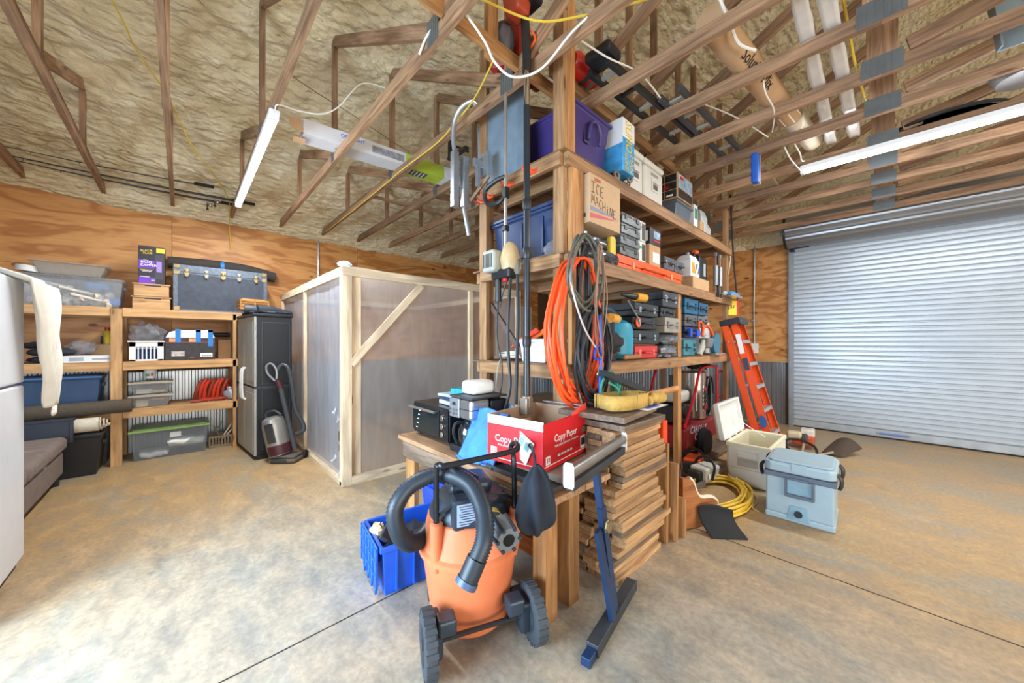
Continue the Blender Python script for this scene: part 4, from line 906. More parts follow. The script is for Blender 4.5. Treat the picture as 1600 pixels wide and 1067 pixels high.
# grey sheets leaning at the end of the top shelf
for i, (y0, y1, z, c, lb) in enumerate(((1.86, 2.40, .80, (124, 142, 158), 'larger blue-grey sheet standing on end of the top shelf'), (1.98, 2.5, .62, (140, 156, 168), 'smaller blue-grey sheet behind the larger one'))):
    tag(M().box(1.90+.03*i, y0, z1, 1.906+.03*i, y1, z1+z).build('metal_sheet', plain('sheet%d' % i, c, .45, .25), bev=0), lb, 'sheet')
# hooks on the end beam
for i, (y, z) in enumerate(((2.33, 2.60), (2.22, 2.61), (1.98, 2.63), (1.74, 2.645))):
    h = T('utility_hook', 'orange double hook screwed to the end beam, ' + ('farthest from', 'second farthest from', 'second nearest to', 'nearest')[i] + ' the front post', 'hook', (1.843, y, z))
    for s in (-.03, .03): M().tube(cr([(0, s, 0), (-.05, s, -.005), (-.075, s, .01), (-.078, s, .03)], 4), .0055, 6).build('prong', plain('hook_orange', (236, 74, 30), .4), h, smooth=True)
    M().box(-.01, -.04, -.012, 0, .04, .012).build('plate', plain('hook_orange', (236, 74, 30), .4), h, bev=.002)
# ---- second level
ib = T('ice_machine_box', 'brown carton hand-lettered ICE MACHINE jutting out under the top beam', 'box', (2.285, 1.62, 2.268))
tag(M().box(2.30, 1.66, z2, 2.48, 2.0, 2.266).build('black_crate', black, bev=.01), 'dark crate supporting the lettered brown carton', 'crate')
cm = plain('carton_tan', (196, 166, 132), .8, var=.05)
M().box(-.205, -.2, 0, .205, .08, .345).build('body', cm, ib, bev=.002)
ink = plain('ink', (70, 62, 60), .8)
ST = {'I': [[(0, 0), (1, 0)], [(0, 1), (1, 1)], [(.5, 0), (.5, 1)]], 'C': [[(.9, .85), (.4, 1), (.05, .5), (.4, 0), (.95, .12)]], 'E': [[(.95, 1), (.1, .95), (.05, .05), (.9, 0)], [(.08, .5), (.7, .52)]],
      'M': [[(0, 0), (.12, 1), (.5, .3), (.85, 1), (1, 0)]], 'A': [[(0, 0), (.5, 1), (1, 0)], [(.2, .4), (.8, .4)]], 'H': [[(.05, 0), (.05, 1)], [(.9, 0), (.9, 1)], [(.05, .5), (.9, .5)]], 'i': [[(.5, 0), (.5, .6)], [(.5, .8), (.52, .86)]], 'N': [[(.05, 0), (.1, 1), (.85, 0), (.9, 1)]]}
def scrawl(s, x, z, w, h, dz):
    for i, c in enumerate(s):
        m = M()
        for st_ in ST[c]: m.tube([(x+i*w*1.25+a*w, -.2012, z+dz*i+b*h) for a, b in st_], .0022, 5)
        m.build('handwriting', ink, ib)
scrawl('ICE', -.185, .215, .045, .075, -.004); scrawl('MACHiNE', -.185, .135, .038, .066, -.0075)
text('lettering', 'LESSO', .033, face((-.11, -.202, .313), '-y'), red, ib)
M().prism([(-.2, .085), (.17, .10), (-.2, .115)], -.2025, -.2005, 'y').build('print_stripe', plain('stripe_blue', (130, 140, 170), .7), ib)
M().prism([(-.2, .03), (.17, .085), (-.2, .065)], -.2025, -.2005, 'y').build('print_stripe', plain('stripe_red', (204, 96, 104), .7), ib)
decal('paper_label', paper, ib, (-.2065, -.07, .19), '-x', .13, .17); decal('label_print', plain('print_pale_grey', (170, 172, 176), .5), ib, (-.2078, -.07, .25), '-x', .09, .02)
for y in (-.15, -.10, -.05): decal('care_symbol', ink, ib, (-.2065, y, .055), '-x', .035, .03)
pbg = plain('black_film', (58, 60, 66), .22, var=.3, spec=.8)
lumpy('plastic_wrapped_bundle', 'upper of two dark shiny plastic-wrapped bundles under the lettered carton', 'bundle', (2.30, 1.58, z2+.115), .24, .10, .055, pbg, 11, .3)
lumpy('plastic_wrapped_bundle', 'lower of two dark shiny plastic-wrapped bundles under the lettered carton', 'bundle', (2.38, 1.56, z2), .27, .11, .065, pbg, 12, .25)
yb = T('yellow_bag', 'yellow printed bag standing beside the shiny wrapped bundles', 'bag', (2.56, 1.54, z2), .15)
M().prism([(-.06, 0), (.06, 0), (.055, .24), (.03, .26), (-.03, .25), (-.055, .24)], -.02, .02, 'y').build('body', plain('bag_yellow', (222, 190, 60), .5), yb, bev=.01); decal('print_panel', dark, yb, (.0, -.022, .07), '-y', .07, .07)
def organiser(label, loc, w=.34, d=.26, h=.085, c=clear):
    o = T('parts_organiser', label, 'organiser', loc)
    M().box(-w/2, -d/2, 0, w/2, d/2, h*.7).build('tray', plain('org_grey', (88, 96, 100), .4, var=.5, nscale=24), o, bev=.004)
    M().box(-w/2, -d/2, h*.72, w/2, d/2, h).build('lid', c, o, bev=.004)
    for s in (-1, 1): M().box(s*.1-.02, -d/2-.006, h*.4, s*.1+.02, -d/2+.002, h*.85).build('latch', black, o, bev=.002)
    decal('label', paper, o, (-w/2-.001, -.03, h*.4), '-x', .03, .035)
    return o
oc = case('tool_case', 'long bright orange tool case at the front of the second shelf', (3.33, 1.66, z2), 1.35, .24, .135, orange, plain('latch_pale', (240, 150, 120), .4))
for k in range(4): organiser('clear parts organiser box, %s of four stacked on the orange case' % ('lowest', 'second', 'third', 'topmost')[k], (2.87+.01*k, 1.67, z2+.143+.093*k))
for i, (dz, c1, lb) in enumerate(((0, (214, 214, 210), 'lower'), (.19, (196, 198, 200), 'upper'))):
    b = carton('printed_box', lb+' of two white printed boxes beside the clear organisers', (3.13, 1.64, z2+.143+dz), .14, .16, .185, plain('pbx%d' % i, c1, .5))
    decal('print_panel', plain('print_black', (40, 38, 42), .5, var=.4, nscale=20), b, (.03, -.0815, .09), '-y', .06, .15); decal('print_mark', red if i else green, b, (-.03, -.082, .13), '-y', .04, .02)
carton('kraft_box', 'kraft carton with white label under the small black printed box', (3.40, 1.66, z2+.143), .24, .2, .20, card); decal('label', paper, bpy.data.objects['kraft_box'], (.02, -.102, .08), '-y', .14, .1)
kb = carton('black_printed_box', 'small black printed box on top of the kraft carton', (3.41, 1.66, z2+.347), .24, .2, .16, plain('print_black2', (46, 44, 48), .4))
decal('print_panel', pb_, kb, (.03, -.102, .10), '-y', .14, .07); decal('print_panel', paper, kb, (-.122, -.03, .08), '-x', .1, .1); decal('print_mark', red, kb, (.03, -.103, .04), '-y', .12, .02)
for i, (x, lb) in enumerate(((3.72, 'nearer of two small grey tool cases on the orange case'), (3.97, 'farther of two small grey tool cases on the orange case'))):
    case('tool_case', lb, (x, 1.66, z2+.145), .235, .22, .13, plain('case_grey', (86, 90, 96), .45), steel)
cx_ = carton('kraft_box', 'low brown carton under the yellow-labelled jug', (4.46, 1.62, z2), .52, .26, .14, card)
jug('white jug with orange and blue label on the low brown carton', (4.33, 1.60, z2+.143), .26, .18, .30, white, plain('cap_grey', (120, 120, 120), .4), labmat=plain('label_gold', (214, 150, 40), .5))
jl = bpy.data.objects['jug.002'] if 'jug.002' in bpy.data.objects else None
if jl:
    decal('label_mark', plain('label_blue', (50, 100, 170), .5), jl, (.06, -.094, .10), '-y', .1, .09)
    M().prism([(-.05, .15), (-.02, .15), (.02, .06), (.06, .15), (.09, .15), (.03, .02), (.01, .02)], -.0975, -.0955, 'y').build('label_letter', paper, jl)
sp = T('pump_sprayer', 'black jug with orange cap and pale level window beside the labelled white jug', 'jug', (4.60, 1.60, z2+.143))
M().box(-.12, -.09, 0, .12, .09, .27).build('body', black, sp, bev=.02, seg=3); decal('level_window', plain('window_grey', (160, 164, 168), .4), sp, (.02, -.0925, .12), '-y', .07, .15)
M().tube(cr([(-.08, 0, .26), (-.06, 0, .33), (.06, 0, .33), (.09, 0, .26)], 4), .016, 8).build('handle', black, sp, smooth=True); M().cyl((-.07, 0, .34), (.04, 0, .36), .024).build('cap', orange, sp, smooth=True)
for i, (x, c, lb) in enumerate(((4.82, (150, 154, 158), 'silver'), (4.88, (40, 40, 42), 'black'), (4.98, (176, 180, 182), 'second silver'))):
    g = T('caulking_gun', lb+' caulking gun hanging at the far end of the second shelf', 'caulking gun', (x, 1.445, 2.25))
    mm_ = plain('gun%d' % i, c, .35, .6)
    M().tube([(0, 0, -.22), (0, 0, .26)], .007, 6).build('rod', mm_, g); M().lathe([(.027, -.12), (.027, .12)], 12).build('cradle', mm_, g, smooth=True)
    M().tube(cr([(.0, 0, -.13), (.03, 0, -.18), (.05, 0, -.26)], 4), .009, 6).build('trigger', black, g, smooth=True)
    M().box(-.02, -.01, .24, .02, .01, .28).build('hook', mm_, g)
bx_ = T('wall_bracket_tray', 'narrow metal bracket tray holding tubes on the end of the second shelf', 'tray', (5.30, 1.40, 2.02))
M().box(-.2, -.05, 0, .3, .05, .006).box(-.2, -.053, 0, .3, -.05, .03).build('tray', steel, bx_)
for i in range(2):
    q = M().cyl((-.18, 0, 0), (.18, 0, 0), .027).cyl((.18, 0, 0), (.24, 0, 0), .008, .004).build('caulk_tube', plain('tube_blue%d' % i, ((70, 140, 200), (200, 206, 210))[i], .4, var=.4, nscale=30), smooth=True)
    q.location = (5.32, 1.38+.05*i, 2.06); tag(q, ('blue printed', 'white printed')[i]+' caulk tube lying in the metal bracket tray', 'caulk tube')
# end of second level: dark blue tote, red lid
db = T('navy_tote', 'dark navy tote seen at the end of the second shelf behind the string trimmer', 'storage box', (2.105, 1.97, z2))
tub(.30, .66, .36, .03, plain('tote_navy', (36, 56, 92), .4), parent=db, bev=.02); M().box(-.17, -.345, .387, .17, .345, .415).box(-.13, -.30, .415, .13, .30, .425).build('lid', plain('tote_navy', (36, 56, 92), .4), db, bev=.01)
for y in (-.22, 0, .22): M().box(-.156, y-.01, .05, -.13, y+.01, .33).build('rib', plain('tote_navy', (36, 56, 92), .4), db, bev=.004)
lumpy('plastic_wrap', 'crumpled clear wrap beside the front post at the end of the second shelf', 'bag', (1.95, 1.62, z2), .05, .1, .07, bag, 15, .4)
# ---- third level, front (x along the front, y = 1.5)
def fcase(lb, x0, x1, z, h, rgb, latch=steel, d=.34, y=1.50, name='tool_case'):
    k = 'case_%d_%d_%d' % rgb
    return case(name, lb, ((x0+x1)/2, y+d/2+.01, z), x1-x0, d, h, plain(k, rgb, .42, var=.08), latch)
pg = T('propane_tank', 'teal blue plastic fuel can standing on the third shelf', 'fuel can', (2.76, 1.60, z3))
M().lathe([(.09, 0), (.125, .02), (.13, .1), (.13, .25), (.11, .31), (.06, .34), (0, .345)], 24, sx=1.05).build('body', plain('teal_can', (46, 146, 176), .45, var=.12), pg, smooth=True)
M().tube(cr([(-.06, 0, .33), (-.04, 0, .37), (.04, 0, .37), (.06, 0, .33)], 4), .012, 8).build('handle', plain('teal_can', (46, 146, 176), .45), pg, smooth=True)
fcase('red plastic case at the bottom of the tool case pile', 2.90, 3.34, z3, .115, (196, 52, 50), plain('latch_red', (220, 110, 104), .4))
fcase('black case with silver latches on the red plastic case', 2.88, 3.38, z3+.13, .125, (42, 46, 50))
oq = fcase('black case with an orange round emblem, third in the pile', 2.86, 3.34, z3+.268, .105, (38, 40, 44), dark); M().cyl((-.16, -.175, .06), (-.16, -.185, .06), .045, n=20).build('emblem', orange, oq)
fcase('black case with open handle, fourth in the pile', 2.90, 3.36, z3+.386, .115, (48, 52, 56))
fcase('warm grey tool case with moulded handle', 3.42, 3.78, z3+.245, .15, (150, 144, 134), plain('latch_grey', (110, 106, 100), .4), y=1.46)
fcase('charcoal case high at the front, beside the mid post', 3.40, 3.76, z3+.50, .15, (62, 68, 76), y=1.47)
fcase('dark low case beneath the high charcoal case', 3.42, 3.77, z3+.40, .095, (52, 54, 58), dark)
for i, (x, z, s) in enumerate(((3.56, 0, .1), (3.6, .13, .08))): lumpy('plastic_bag', ('lower', 'upper')[i]+' crumpled clear bag of hardware beside the red case', 'bag', (x, 1.55, z3+z), .2, .1, s*.72, plain('bag_silver', (120, 124, 130), .25, .3, .5, nscale=26), 20+i, .4)
rg = T('ratchet_gun', 'yellow and black power tool lying on top of the pile of cases', 'power tool', (3.02, 1.56, z3+.512))
M().cyl((-.02, 0, .05), (.16, 0, .055), .042).build('body', plain('tool_yellow', (226, 160, 40), .4), rg, smooth=True, bev=.004); M().cyl((-.26, 0, .05), (-.02, 0, .05), .012, .03).cyl((.16, 0, .055), (.21, 0, .055), .046, .03).build('nose', black, rg, smooth=True); M().box(.1, -.02, -.0, .14, .02, .03).build('grip', black, rg, bev=.005)
# tangle of tools between the hose and the teal can
aw = T('drill', 'yellow and black cordless drill in the tangle beside the hanging hose', 'drill', (2.55, 1.50, z3+.26), .2)
M().cyl((-.12, 0, .08), (.04, 0, .08), .038).build('body', plain('tool_yellow', (226, 160, 40), .4), aw, smooth=True); M().cyl((.04, 0, .08), (.09, 0, .08), .03, .018).build('chuck', black, aw, smooth=True); M().box(-.1, -.022, -.08, -.055, .022, .06).box(-.125, -.035, -.13, -.03, .035, -.08).build('grip', black, aw, bev=.008)
an = T('angle_grinder', 'dark blue corded power tool above the yellow drill', 'power tool', (2.50, 1.56, z3+.37), .1)
M().tube(cr([(-.2, 0, 0), (-.05, 0, .045), (.1, 0, .03), (.18, 0, -.03)], 5), .034, 10).build('body', plain('navy_tool', (44, 62, 84), .4), an, smooth=True)
M().cyl((-.18, 0, -.02), (-.28, -.02, -.03), .012, .008).build('chisel', steel, an)
lumpy('black_pouch', 'black cloth tool pouch sagging below the yellow drill', 'pouch', (2.48, 1.52, z3+.07), .16, .09, .09, plain('pouch', (38, 36, 38), .9), 31, .4)
lumpy('black_pouch', 'dark canvas pouch under the black cloth tool pouch', 'pouch', (2.40, 1.54, z3), .2, .1, .05, plain('pouch2', (52, 48, 44), .9), 32, .4)
wh = T('wooden_handle', 'turned light wooden handle lying at the beam edge under the teal can', 'handle', (2.72, 1.44, z3+.03), 0)  # turned wooden tool handle
M().lathe([(.012, -.14)]+[(.018+.003*math.sin(k*2.2), -.13+.012*k) for k in range(22)]+[(.01, .14)], 12, mt=Matrix.Rotation(math.pi/2, 4, 'Y')).build('shaft', wood('handle_wood', 'x', (176, 112, 66), (214, 160, 104)), wh, smooth=True)
tag(M().cyl((2.68, 1.46, z3+.50), (2.86, 1.45, z3+.34), .006).cyl((2.85, 1.45, z3+.35), (2.87, 1.45, z3+.31), .011).build('socket_wrench', steel, smooth=True), 'thin steel wrench slanting across above the teal can', 'wrench')
# right bay of the third level
for i, (x0, x1, z, h, c, lb) in enumerate(((4.02, 4.42, .47, .17, (30, 92, 128), 'blue tool case at the top left of the right bay'), (4.45, 4.75, .47, .15, (36, 84, 116), 'second blue tool case beside the first in the right bay'),
        (4.02, 4.4, .33, .13, (84, 88, 92), 'grey case under the blue one'), (4.42, 4.74, .33, .13, (96, 100, 104), 'grey case with pale label under the second blue one'),
        (4.02, 4.38, .20, .12, (34, 50, 84), 'dark blue case low in the right bay'), (3.99, 4.36, .0, .18, (60, 126, 142), 'teal case at the bottom of the right bay'))):
    fcase(lb, x0, x1, z3+z, h, c, plain('latch_dk', (40, 44, 50), .4))
b = carton('red_white_box', 'small red and white printed box behind the blue cases', (4.86, 1.68, z3+.44), .16, .2, .17, plain('rw', (206, 204, 200), .5)); decal('print_panel', red, b, (-.05, -.102, .085), '-y', .05, .16)
tag(M().box(4.78, 1.62, z3, 5.15, 1.86, z3+.42).build('white_bin', plain('bin_white', (190, 194, 198), .5), bev=.006), 'pale grey-white bin at the back of the right bay', 'bin')
cs = T('circular_saw', 'orange and grey demolition saw with a blue-green guard at the end of the third shelf', 'power saw', (4.55, 1.46, z3+.0), 0)
M().box(-.12, -.06, .08, .1, .06, .2, taper=.02).build('motor', plain('saw_grey', (110, 110, 112), .4), cs, bev=.02)
M().prism([(-.28, .02), (-.2, .0), (.02, .2), (-.06, .24)], -.02, .02, 'y').build('arm', plain('saw_pale', (176, 174, 160), .45), cs, bev=.01)
M().tube(cr([(-.15, 0, .22), (-.1, 0, .33), (.04, 0, .34), (.2, 0, .25), (.22, 0, .17), (.05, 0, .18), (-.1, 0, .18)], 5), .016, 8).build('handle', orange, cs, smooth=True)
M().lathe([(0, -.025), (.13, -.025), (.135, 0), (.13, .025), (0, .025)], 28, mt=Matrix.Translation((.3, 0, .135)) @ Matrix.Rotation(math.pi/2, 4, 'X')).build('guard', plain('saw_teal', (40, 104, 130), .4), cs, smooth=True)
M().lathe([(.0, -.03), (.09, -.03), (.1, -.027)], 24, mt=Matrix.Translation((.3, 0, .135)) @ Matrix.Rotation(math.pi/2, 4, 'X')).build('cover', plain('saw_grey', (110, 110, 112), .4), cs, smooth=True)
M().box(.1, -.07, .0, .45, .05, .02).build('shoe', steel, cs)
cl2 = T('bar_clamp', 'blue and orange bar clamp lying across the cases in the right bay', 'clamp', (4.12, 1.47, z3+.24))
M().box(-.12, -.01, 0, .3, .01, .02).build('bar', plain('bar_dk', (60, 60, 64), .4, .6), cl2); M().box(-.1, -.02, -.03, -.04, .02, .06).build('jaw', blue, cl2, bev=.006); M().box(.1, -.02, -.02, .2, .02, .045).build('jaw', blue, cl2, bev=.006)
M().tube(cr([(.22, 0, .02), (.2, 0, .12), (.24, 0, .15), (.32, 0, .12), (.3, 0, .03)], 4), .010, 6).build('grip', orange, cl2, smooth=True)
# end of third level
coil('rope_coil', 'loose coil of off-white cord on the end of the third shelf', (2.06, 2.16, z3+.01), .12, .008, plain('cord_white', (206, 198, 180), .8), 7, cat='cord', sx=.8, sy=1.15, spread=.05, seed=3)
wt = T('white_bin', 'small white plastic bin with red tools at the end of the third shelf', 'bin', (2.02, 1.80, z3)); tub(.26, .26, .15, .015, white, parent=wt, bev=.01)
for i, (y, c, lb) in enumerate(((1.86, (222, 66, 40), 'red'), (1.80, (232, 110, 40), 'orange'))):
    q = M().prism([(-.16, .0), (-.14, .04), (.12, .16), (.15, .13)], -.012, .012, 'x').build('hand_tool', plain('ht%d' % i, c, .4), bev=.004); q.location = (1.97+.03*i, y+.08, z3+.10); q.rotation_euler = (0, 0, math.pi)
    tag(q, lb+' handled saw resting in the small white bin', 'hand saw')
tag(lumber('dark_stake', (1.95, 2.35, 1.75), (1.95, 1.93, 1.30), .02, .045, plain('stake', (92, 74, 66), .7)), 'dark wooden stake leaning behind the hanging cords on the third shelf', 'stake')
# ================================================================= things hung at the end of the shelf
pl = T('pole_saw', 'long black telescoping pole saw with orange motor head, hanging upright', 'pole saw', (1.65, 1.615, .97))
M().tube([(0, 0, .06), (0, 0, 2.0)], .0215, 12).build('pole', plain('pole_black', (34, 40, 46), .3), pl, smooth=True)
M().tube([(0, 0, 1.98), (0, 0, 2.24)], .0205, 12).build('bare_tube', chrome, pl, smooth=True)
M().tube([(0, 0, 2.22), (0, 0, 2.36)], .029, 12).build('collar', black, pl, smooth=True)
for z in (.42, 1.0, 1.32): M().lathe([(.026, z), (.03, z+.02), (.03, z+.05), (.026, z+.07)], 12).build('collar', black, pl, smooth=True)
M().box(-.035, -.03, -.02, .03, .03, .09).cyl((0, 0, .02), (0, 0, .1), .032).build('gear_head', plain('dull_steel', (150, 140, 126), .4, .7), pl, bev=.006)
M().tube([(0, 0, 2.34), (.0, .02, 2.62)], .03, 10).build('grip', black, pl, smooth=True)
M().tube(cr([(.03, 0, 2.40), (.04, -.04, 2.44), (.02, -.02, 2.5)], 4), .008, 6).build('trigger', orange, pl, smooth=True)
eo = plain('engine_orange', (176, 70, 44), .45, var=.25)
M().box(-.13, -.04, 2.58, .03, .12, 2.76, taper=.02).build('engine', eo, pl, bev=.02)
M().box(-.02, -.08, 2.66, .08, .05, 2.84).build('air_box', black, pl, bev=.02); M().cyl((-.11, .02, 2.78), (-.11, .02, 2.82), .04).build('fuel_cap', black, pl)
decal('label', paper, pl, (-.132, .05, 2.70), '-x', .05, .05); decal('label', paper, pl, (-.05, -.042, 2.71), '-y', .04, .05)
stt = T('string_trimmer', 'string trimmer hanging head down with beige motor and loop handle', 'string trimmer', (1.72, 1.90, 2.05))
M().tube([(0, 0, .05), (0, 0, 1.35)], .0125, 10).build('shaft', plain('shaft_grey', (168, 164, 156), .35, .6), stt, smooth=True)
M().tube(cr([(0, 0, .58), (-.02, .09, .57), (-.04, .19, .52), (-.03, .17, .42), (-.02, .06, .40), (0, 0, .45)], 6), .017, 8).build('loop_handle', black, stt, smooth=True)
M().box(-.02, -.02, .42, .02, .02, .5).build('clamp', black, stt, bev=.004); M().box(-.02, -.02, .18, .02, .02, .22).build('clamp', black, stt, bev=.004)
M().box(-.11, .01, -.12, .03, .14, .04).build('engine_shroud', plain('shroud', (170, 170, 160), .45), stt, bev=.02)
for k in range(7): M().box(-.112, .025+.015*k, -.09, -.1095, .033+.015*k, .01).build('cooling_slot', black, stt)
M().lathe([(0, -.09), (.06, -.08), (.075, 0), (.05, .09), (.02, .12)], 18, (0, -.05, -.03)).build('motor_cover', plain('cover_beige', (196, 168, 124), .4), stt, smooth=True)
M().box(-.06, -.10, -.17, .05, .10, -.1).build('carburettor', black, stt, bev=.015); M().tube([(-.02, .06, -.15), (-.02, .06, -.33)], .024, 10).build('grip', black, stt, smooth=True)
M().cyl((-.02, -.02, -.19), (-.02, -.02, -.16), .022).build('primer', red, stt, smooth=True)
# cords hanging down from the end
def cord(label, pts, r, mat, cat='cord', group=None, name='cord', n=6, k=6):
    return tag(M().tube(cr(pts, k), r, n).build(name, mat, smooth=True), label, cat, group)
cord('thin black cord hanging below the trimmer grip', [(1.70, 1.96, 1.74), (1.69, 1.96, 1.45), (1.70, 1.92, 1.28), (1.68, 1.90, 1.10), (1.68, 1.95, .98)], .006, black)
cord('thick black strap hanging from the trimmer down to the bench', [(1.72, 1.84, 1.95), (1.70, 1.85, 1.6), (1.71, 1.86, 1.35), (1.70, 1.83, 1.1), (1.66, 1.86, .90)], .013, black)
cord('black strap hanging nearest the pole saw', [(1.74, 1.80, 2.0), (1.74, 1.79, 1.6), (1.73, 1.79, 1.3), (1.73, 1.80, .98)], .014, plain('strap_dark', (40, 38, 44), .6))
cord('grey cord hanging off the edge from the white cord coil', [(1.94, 2.12, 1.30), (1.83, 2.10, 1.26), (1.81, 2.12, 1.05), (1.80, 2.20, .9)], .005, plain('cord_grey', (170, 166, 156), .7))
cord('dark hanging bungee end beside the trimmer grip', [(1.73, 1.88, 1.9), (1.72, 1.93, 1.78), (1.71, 1.95, 1.68)], .006, dark)
lumpy('work_gloves', 'worn work gloves hanging behind the trimmer motor', 'gloves', (1.74, 1.80, 1.90), .03, .04, .07, plain('glove', (120, 112, 96), .9), 41, .4)
# hoses and cords hanging on the front post
HX, HY = 1.935, 1.42
tag(M().cyl((HX, 1.46, 2.10), (HX, 1.36, 2.11), .008).cyl((HX, 1.36, 2.11), (HX, 1.35, 2.15), .008).build('post_hook', steel), 'steel hook on the front post carrying the hoses', 'hook')
def hang(label, cx, ztop, half_w, hgt, n, r, mat, seed, y0=HY, spread=.03, cat='hose', name='hose'):
    rd = random.Random(seed); pts = []
    for i in range(n*20):
        a = 2*math.pi*i/20; k = i//20
        w = half_w*(1-.10*rd.random()*0-.035*((k*7+seed) % 5)); h = hgt*(1-.04*((k*5+seed) % 4))
        z = math.cos(a); x = math.sin(a)*(1-.25*max(0, z))
        pts.append((cx+w*x+.012*math.sin(k*2.1), y0-spread*(((k*3+seed) % 7)/7)+.01*math.sin(a*3+k), ztop-h/2+h/2*z))
    return tag(M().tube(cr(pts, 2), r, 7).build(name, mat, smooth=True), label, cat)
hang('bright orange air hose hung in long loops on the front post', 1.90, 1.97, .27, .98, 9, .0105, plain('hose_orange', (244, 84, 34), .4), 1, y0=1.43, spread=.09)
hang('black rubber hose coiled inside the orange hose on the front post', 1.99, 1.66, .19, .66, 6, .0095, plain('hose_black', (40, 42, 46), .45), 2, y0=1.345, spread=.06)
hang('grey-green thin hose in the outermost upper loop on the post', 1.90, 2.12, .17, .5, 3, .009, plain('hose_grey', (92, 94, 84), .45), 3, y0=1.36, spread=.05)
hang('black cord bundle hanging straight behind the orange hose', 1.95, 2.08, .06, .9, 6, .008, black, 5, y0=1.40, spread=.05, cat='cord', name='cord')
hang('brown twisted cord in narrow loops over the orange hose', 1.99, 2.06, .05, .74, 3, .004, plain('cord_brown', (146, 112, 88), .6), 6, y0=1.30, spread=.04, cat='cord', name='cord')
cord('pale braided cable slanting across the hoses', [(1.74, 1.35, 1.9), (1.76, 1.31, 1.68), (1.84, 1.29, 1.5), (1.95, 1.28, 1.38)], .006, plain('cable_pale', (196, 176, 168), .4))
bg_ = T('bungee_cord', 'bright blue strap with hooks hanging down the front of the hoses', 'strap', (1.99, 1.28, .78))
M().tube(cr([(0, 0, .82), (.01, 0, .6), (0, 0, .3), (.02, 0, 0)], 6), .011, 8).build('strap', blue, bg_, smooth=True)
M().tube(cr([(-.0, 0, .62), (-.05, 0, .60), (-.06, 0, .54), (-.01, 0, .53)], 5), .007, 6).build('loop', blue, bg_, smooth=True)
M().tube(cr([(0, 0, .5), (-.02, 0, .46), (-.03, 0, .43), (-.01, 0, .42), (0, 0, .44)], 4), .004, 6).build('hook', steel, bg_, smooth=True)
cord('slanting silver tension rod behind the copy paper box', [(1.84, 1.34, 1.10), (1.90, 1.32, .92), (1.96, 1.32, .74)], .006, steel, 'rod', name='metal_rod')
gn = T('garden_hose', 'bundle of thin mint-green cord looped over the black bar', 'cord', (2.06, 1.27, 1.13))
mint = plain('mint', (92, 186, 156), .45)
rd = random.Random(8)
for k in range(6): M().tube(cr([(.1*math.sin(2*math.pi*j/10+.1*k)*(1-.06*k)+.01*k-.01, .012*k-.03+.01*math.cos(j), .10*math.cos(2*math.pi*j/10+.1*k)*(1-.05*k)) for j in range(10)], 3, True), .0055, 6, closed=True).build('loop', mint if k % 2 else plain('mint_dark', (44, 130, 96), .45), gn, smooth=True)
M().tube(cr([(-.06, -.05, .03), (.04, -.06, -.02), (.10, -.06, -.12), (.08, -.06, -.19), (.03, -.06, -.17), (.03, -.06, -.08), (.09, -.05, .02)], 6), .006, 6).build('tail', mint, gn, smooth=True)
# ================================================================= lumber stack with things on top
rd = random.Random(21)
ORD = 'lowest second third fourth fifth sixth seventh eighth ninth tenth eleventh twelfth thirteenth fourteenth fifteenth sixteenth seventeenth eighteenth nineteenth twentieth twenty-first twenty-second twenty-third twenty-fourth topmost'.split()
nL = 25; z = 0.0; rw = rough_wood
first = None
for k in range(nL):
    th = .033+.006*rd.random()
    bx0 = .0+.05*rd.random() if k < 14 else .03*rd.random()
    for r_ in range(5):
        if 0 < r_ < 4 and k < nL-1 and False: continue
        x0 = 1.86+rd.uniform(-.04, .03)+(.05 if (k//5) % 2 else -.02); ln = .57+rd.uniform(-.03, .05)
        y0 = 1.07+.105*r_+rd.uniform(-.012, .012)*(1 if r_ else 1.2)
        if r_ >= 3: ln -= (2.09-x0); x0 = 2.09
        q = M().box(0, 0, 0, ln, .098, th-.0015).build('board', rw('x') if rd.random() < .82 else grey_wood('x'), bev=.0015, seg=1)
        q.location = (x0, y0, z); q.rotation_euler[2] = rd.uniform(-.02, .02)
        tag(q, 'rough-sawn board, %s of the %s row in the lumber stack' % (ORD[k], ('front', 'second', 'third', 'fourth', 'rear')[r_]), 'board', 'short boards in the lumber stack')
    z += th
ZS = z
for i, (x, y, zz, w) in enumerate(((1.96, 1.20, 0, .66), (1.96, 1.20, .045, .66), (1.94, 1.36, .0, .6))):
    pass
for i, (x0, y0, zz, L_, W_, a, lb) in enumerate(((1.84, 1.02, 0, .52, .46, .10, 'lower of two weathered grey slabs on the lumber stack'), (1.80, 1.00, .058, .52, .44, .22, 'upper of two weathered grey slabs on the lumber stack'))):
    q = M().box(0, 0, 0, L_, W_, .034).build('board', grey_wood('x'), bev=.003); q.location = (x0, y0, ZS+zz+.002); q.rotation_euler[2] = a-.12; tag(q, lb, 'board')
for x in (1.95, 2.2):
    tag(M().box(x-.02, 1.08, ZS+.037, x+.02, 1.42, ZS+.059).build('spacer_stick', grey_wood('y')), 'grey spacer stick between the two slabs, %s' % ('left' if x < 2 else 'right'), 'stick')
ZT = ZS+.096
q = M().grid(lambda u, v: (2.08+.30*u, 1.00+.18*v, ZT+.003+.01*math.sin(u*3)*v), 8, 5).build('sticker_sheet', paper, solid=.001); tag(q, 'curled white printed sheet on the upper grey slab', 'paper')
q = M().box(2.14, 1.02, ZT+.010, 2.30, 1.10, ZT+.0112).build('blue_print', blue); tag(q, 'blue printed patch on the curled white sheet', 'print')
sp_ = T('tow_strap', 'folded mustard webbing strap on the lumber stack', 'strap', (2.08, 1.16, ZT+.012))
mu = plain('mustard', (196, 160, 84), .85, bmp=.4, nscale=50)
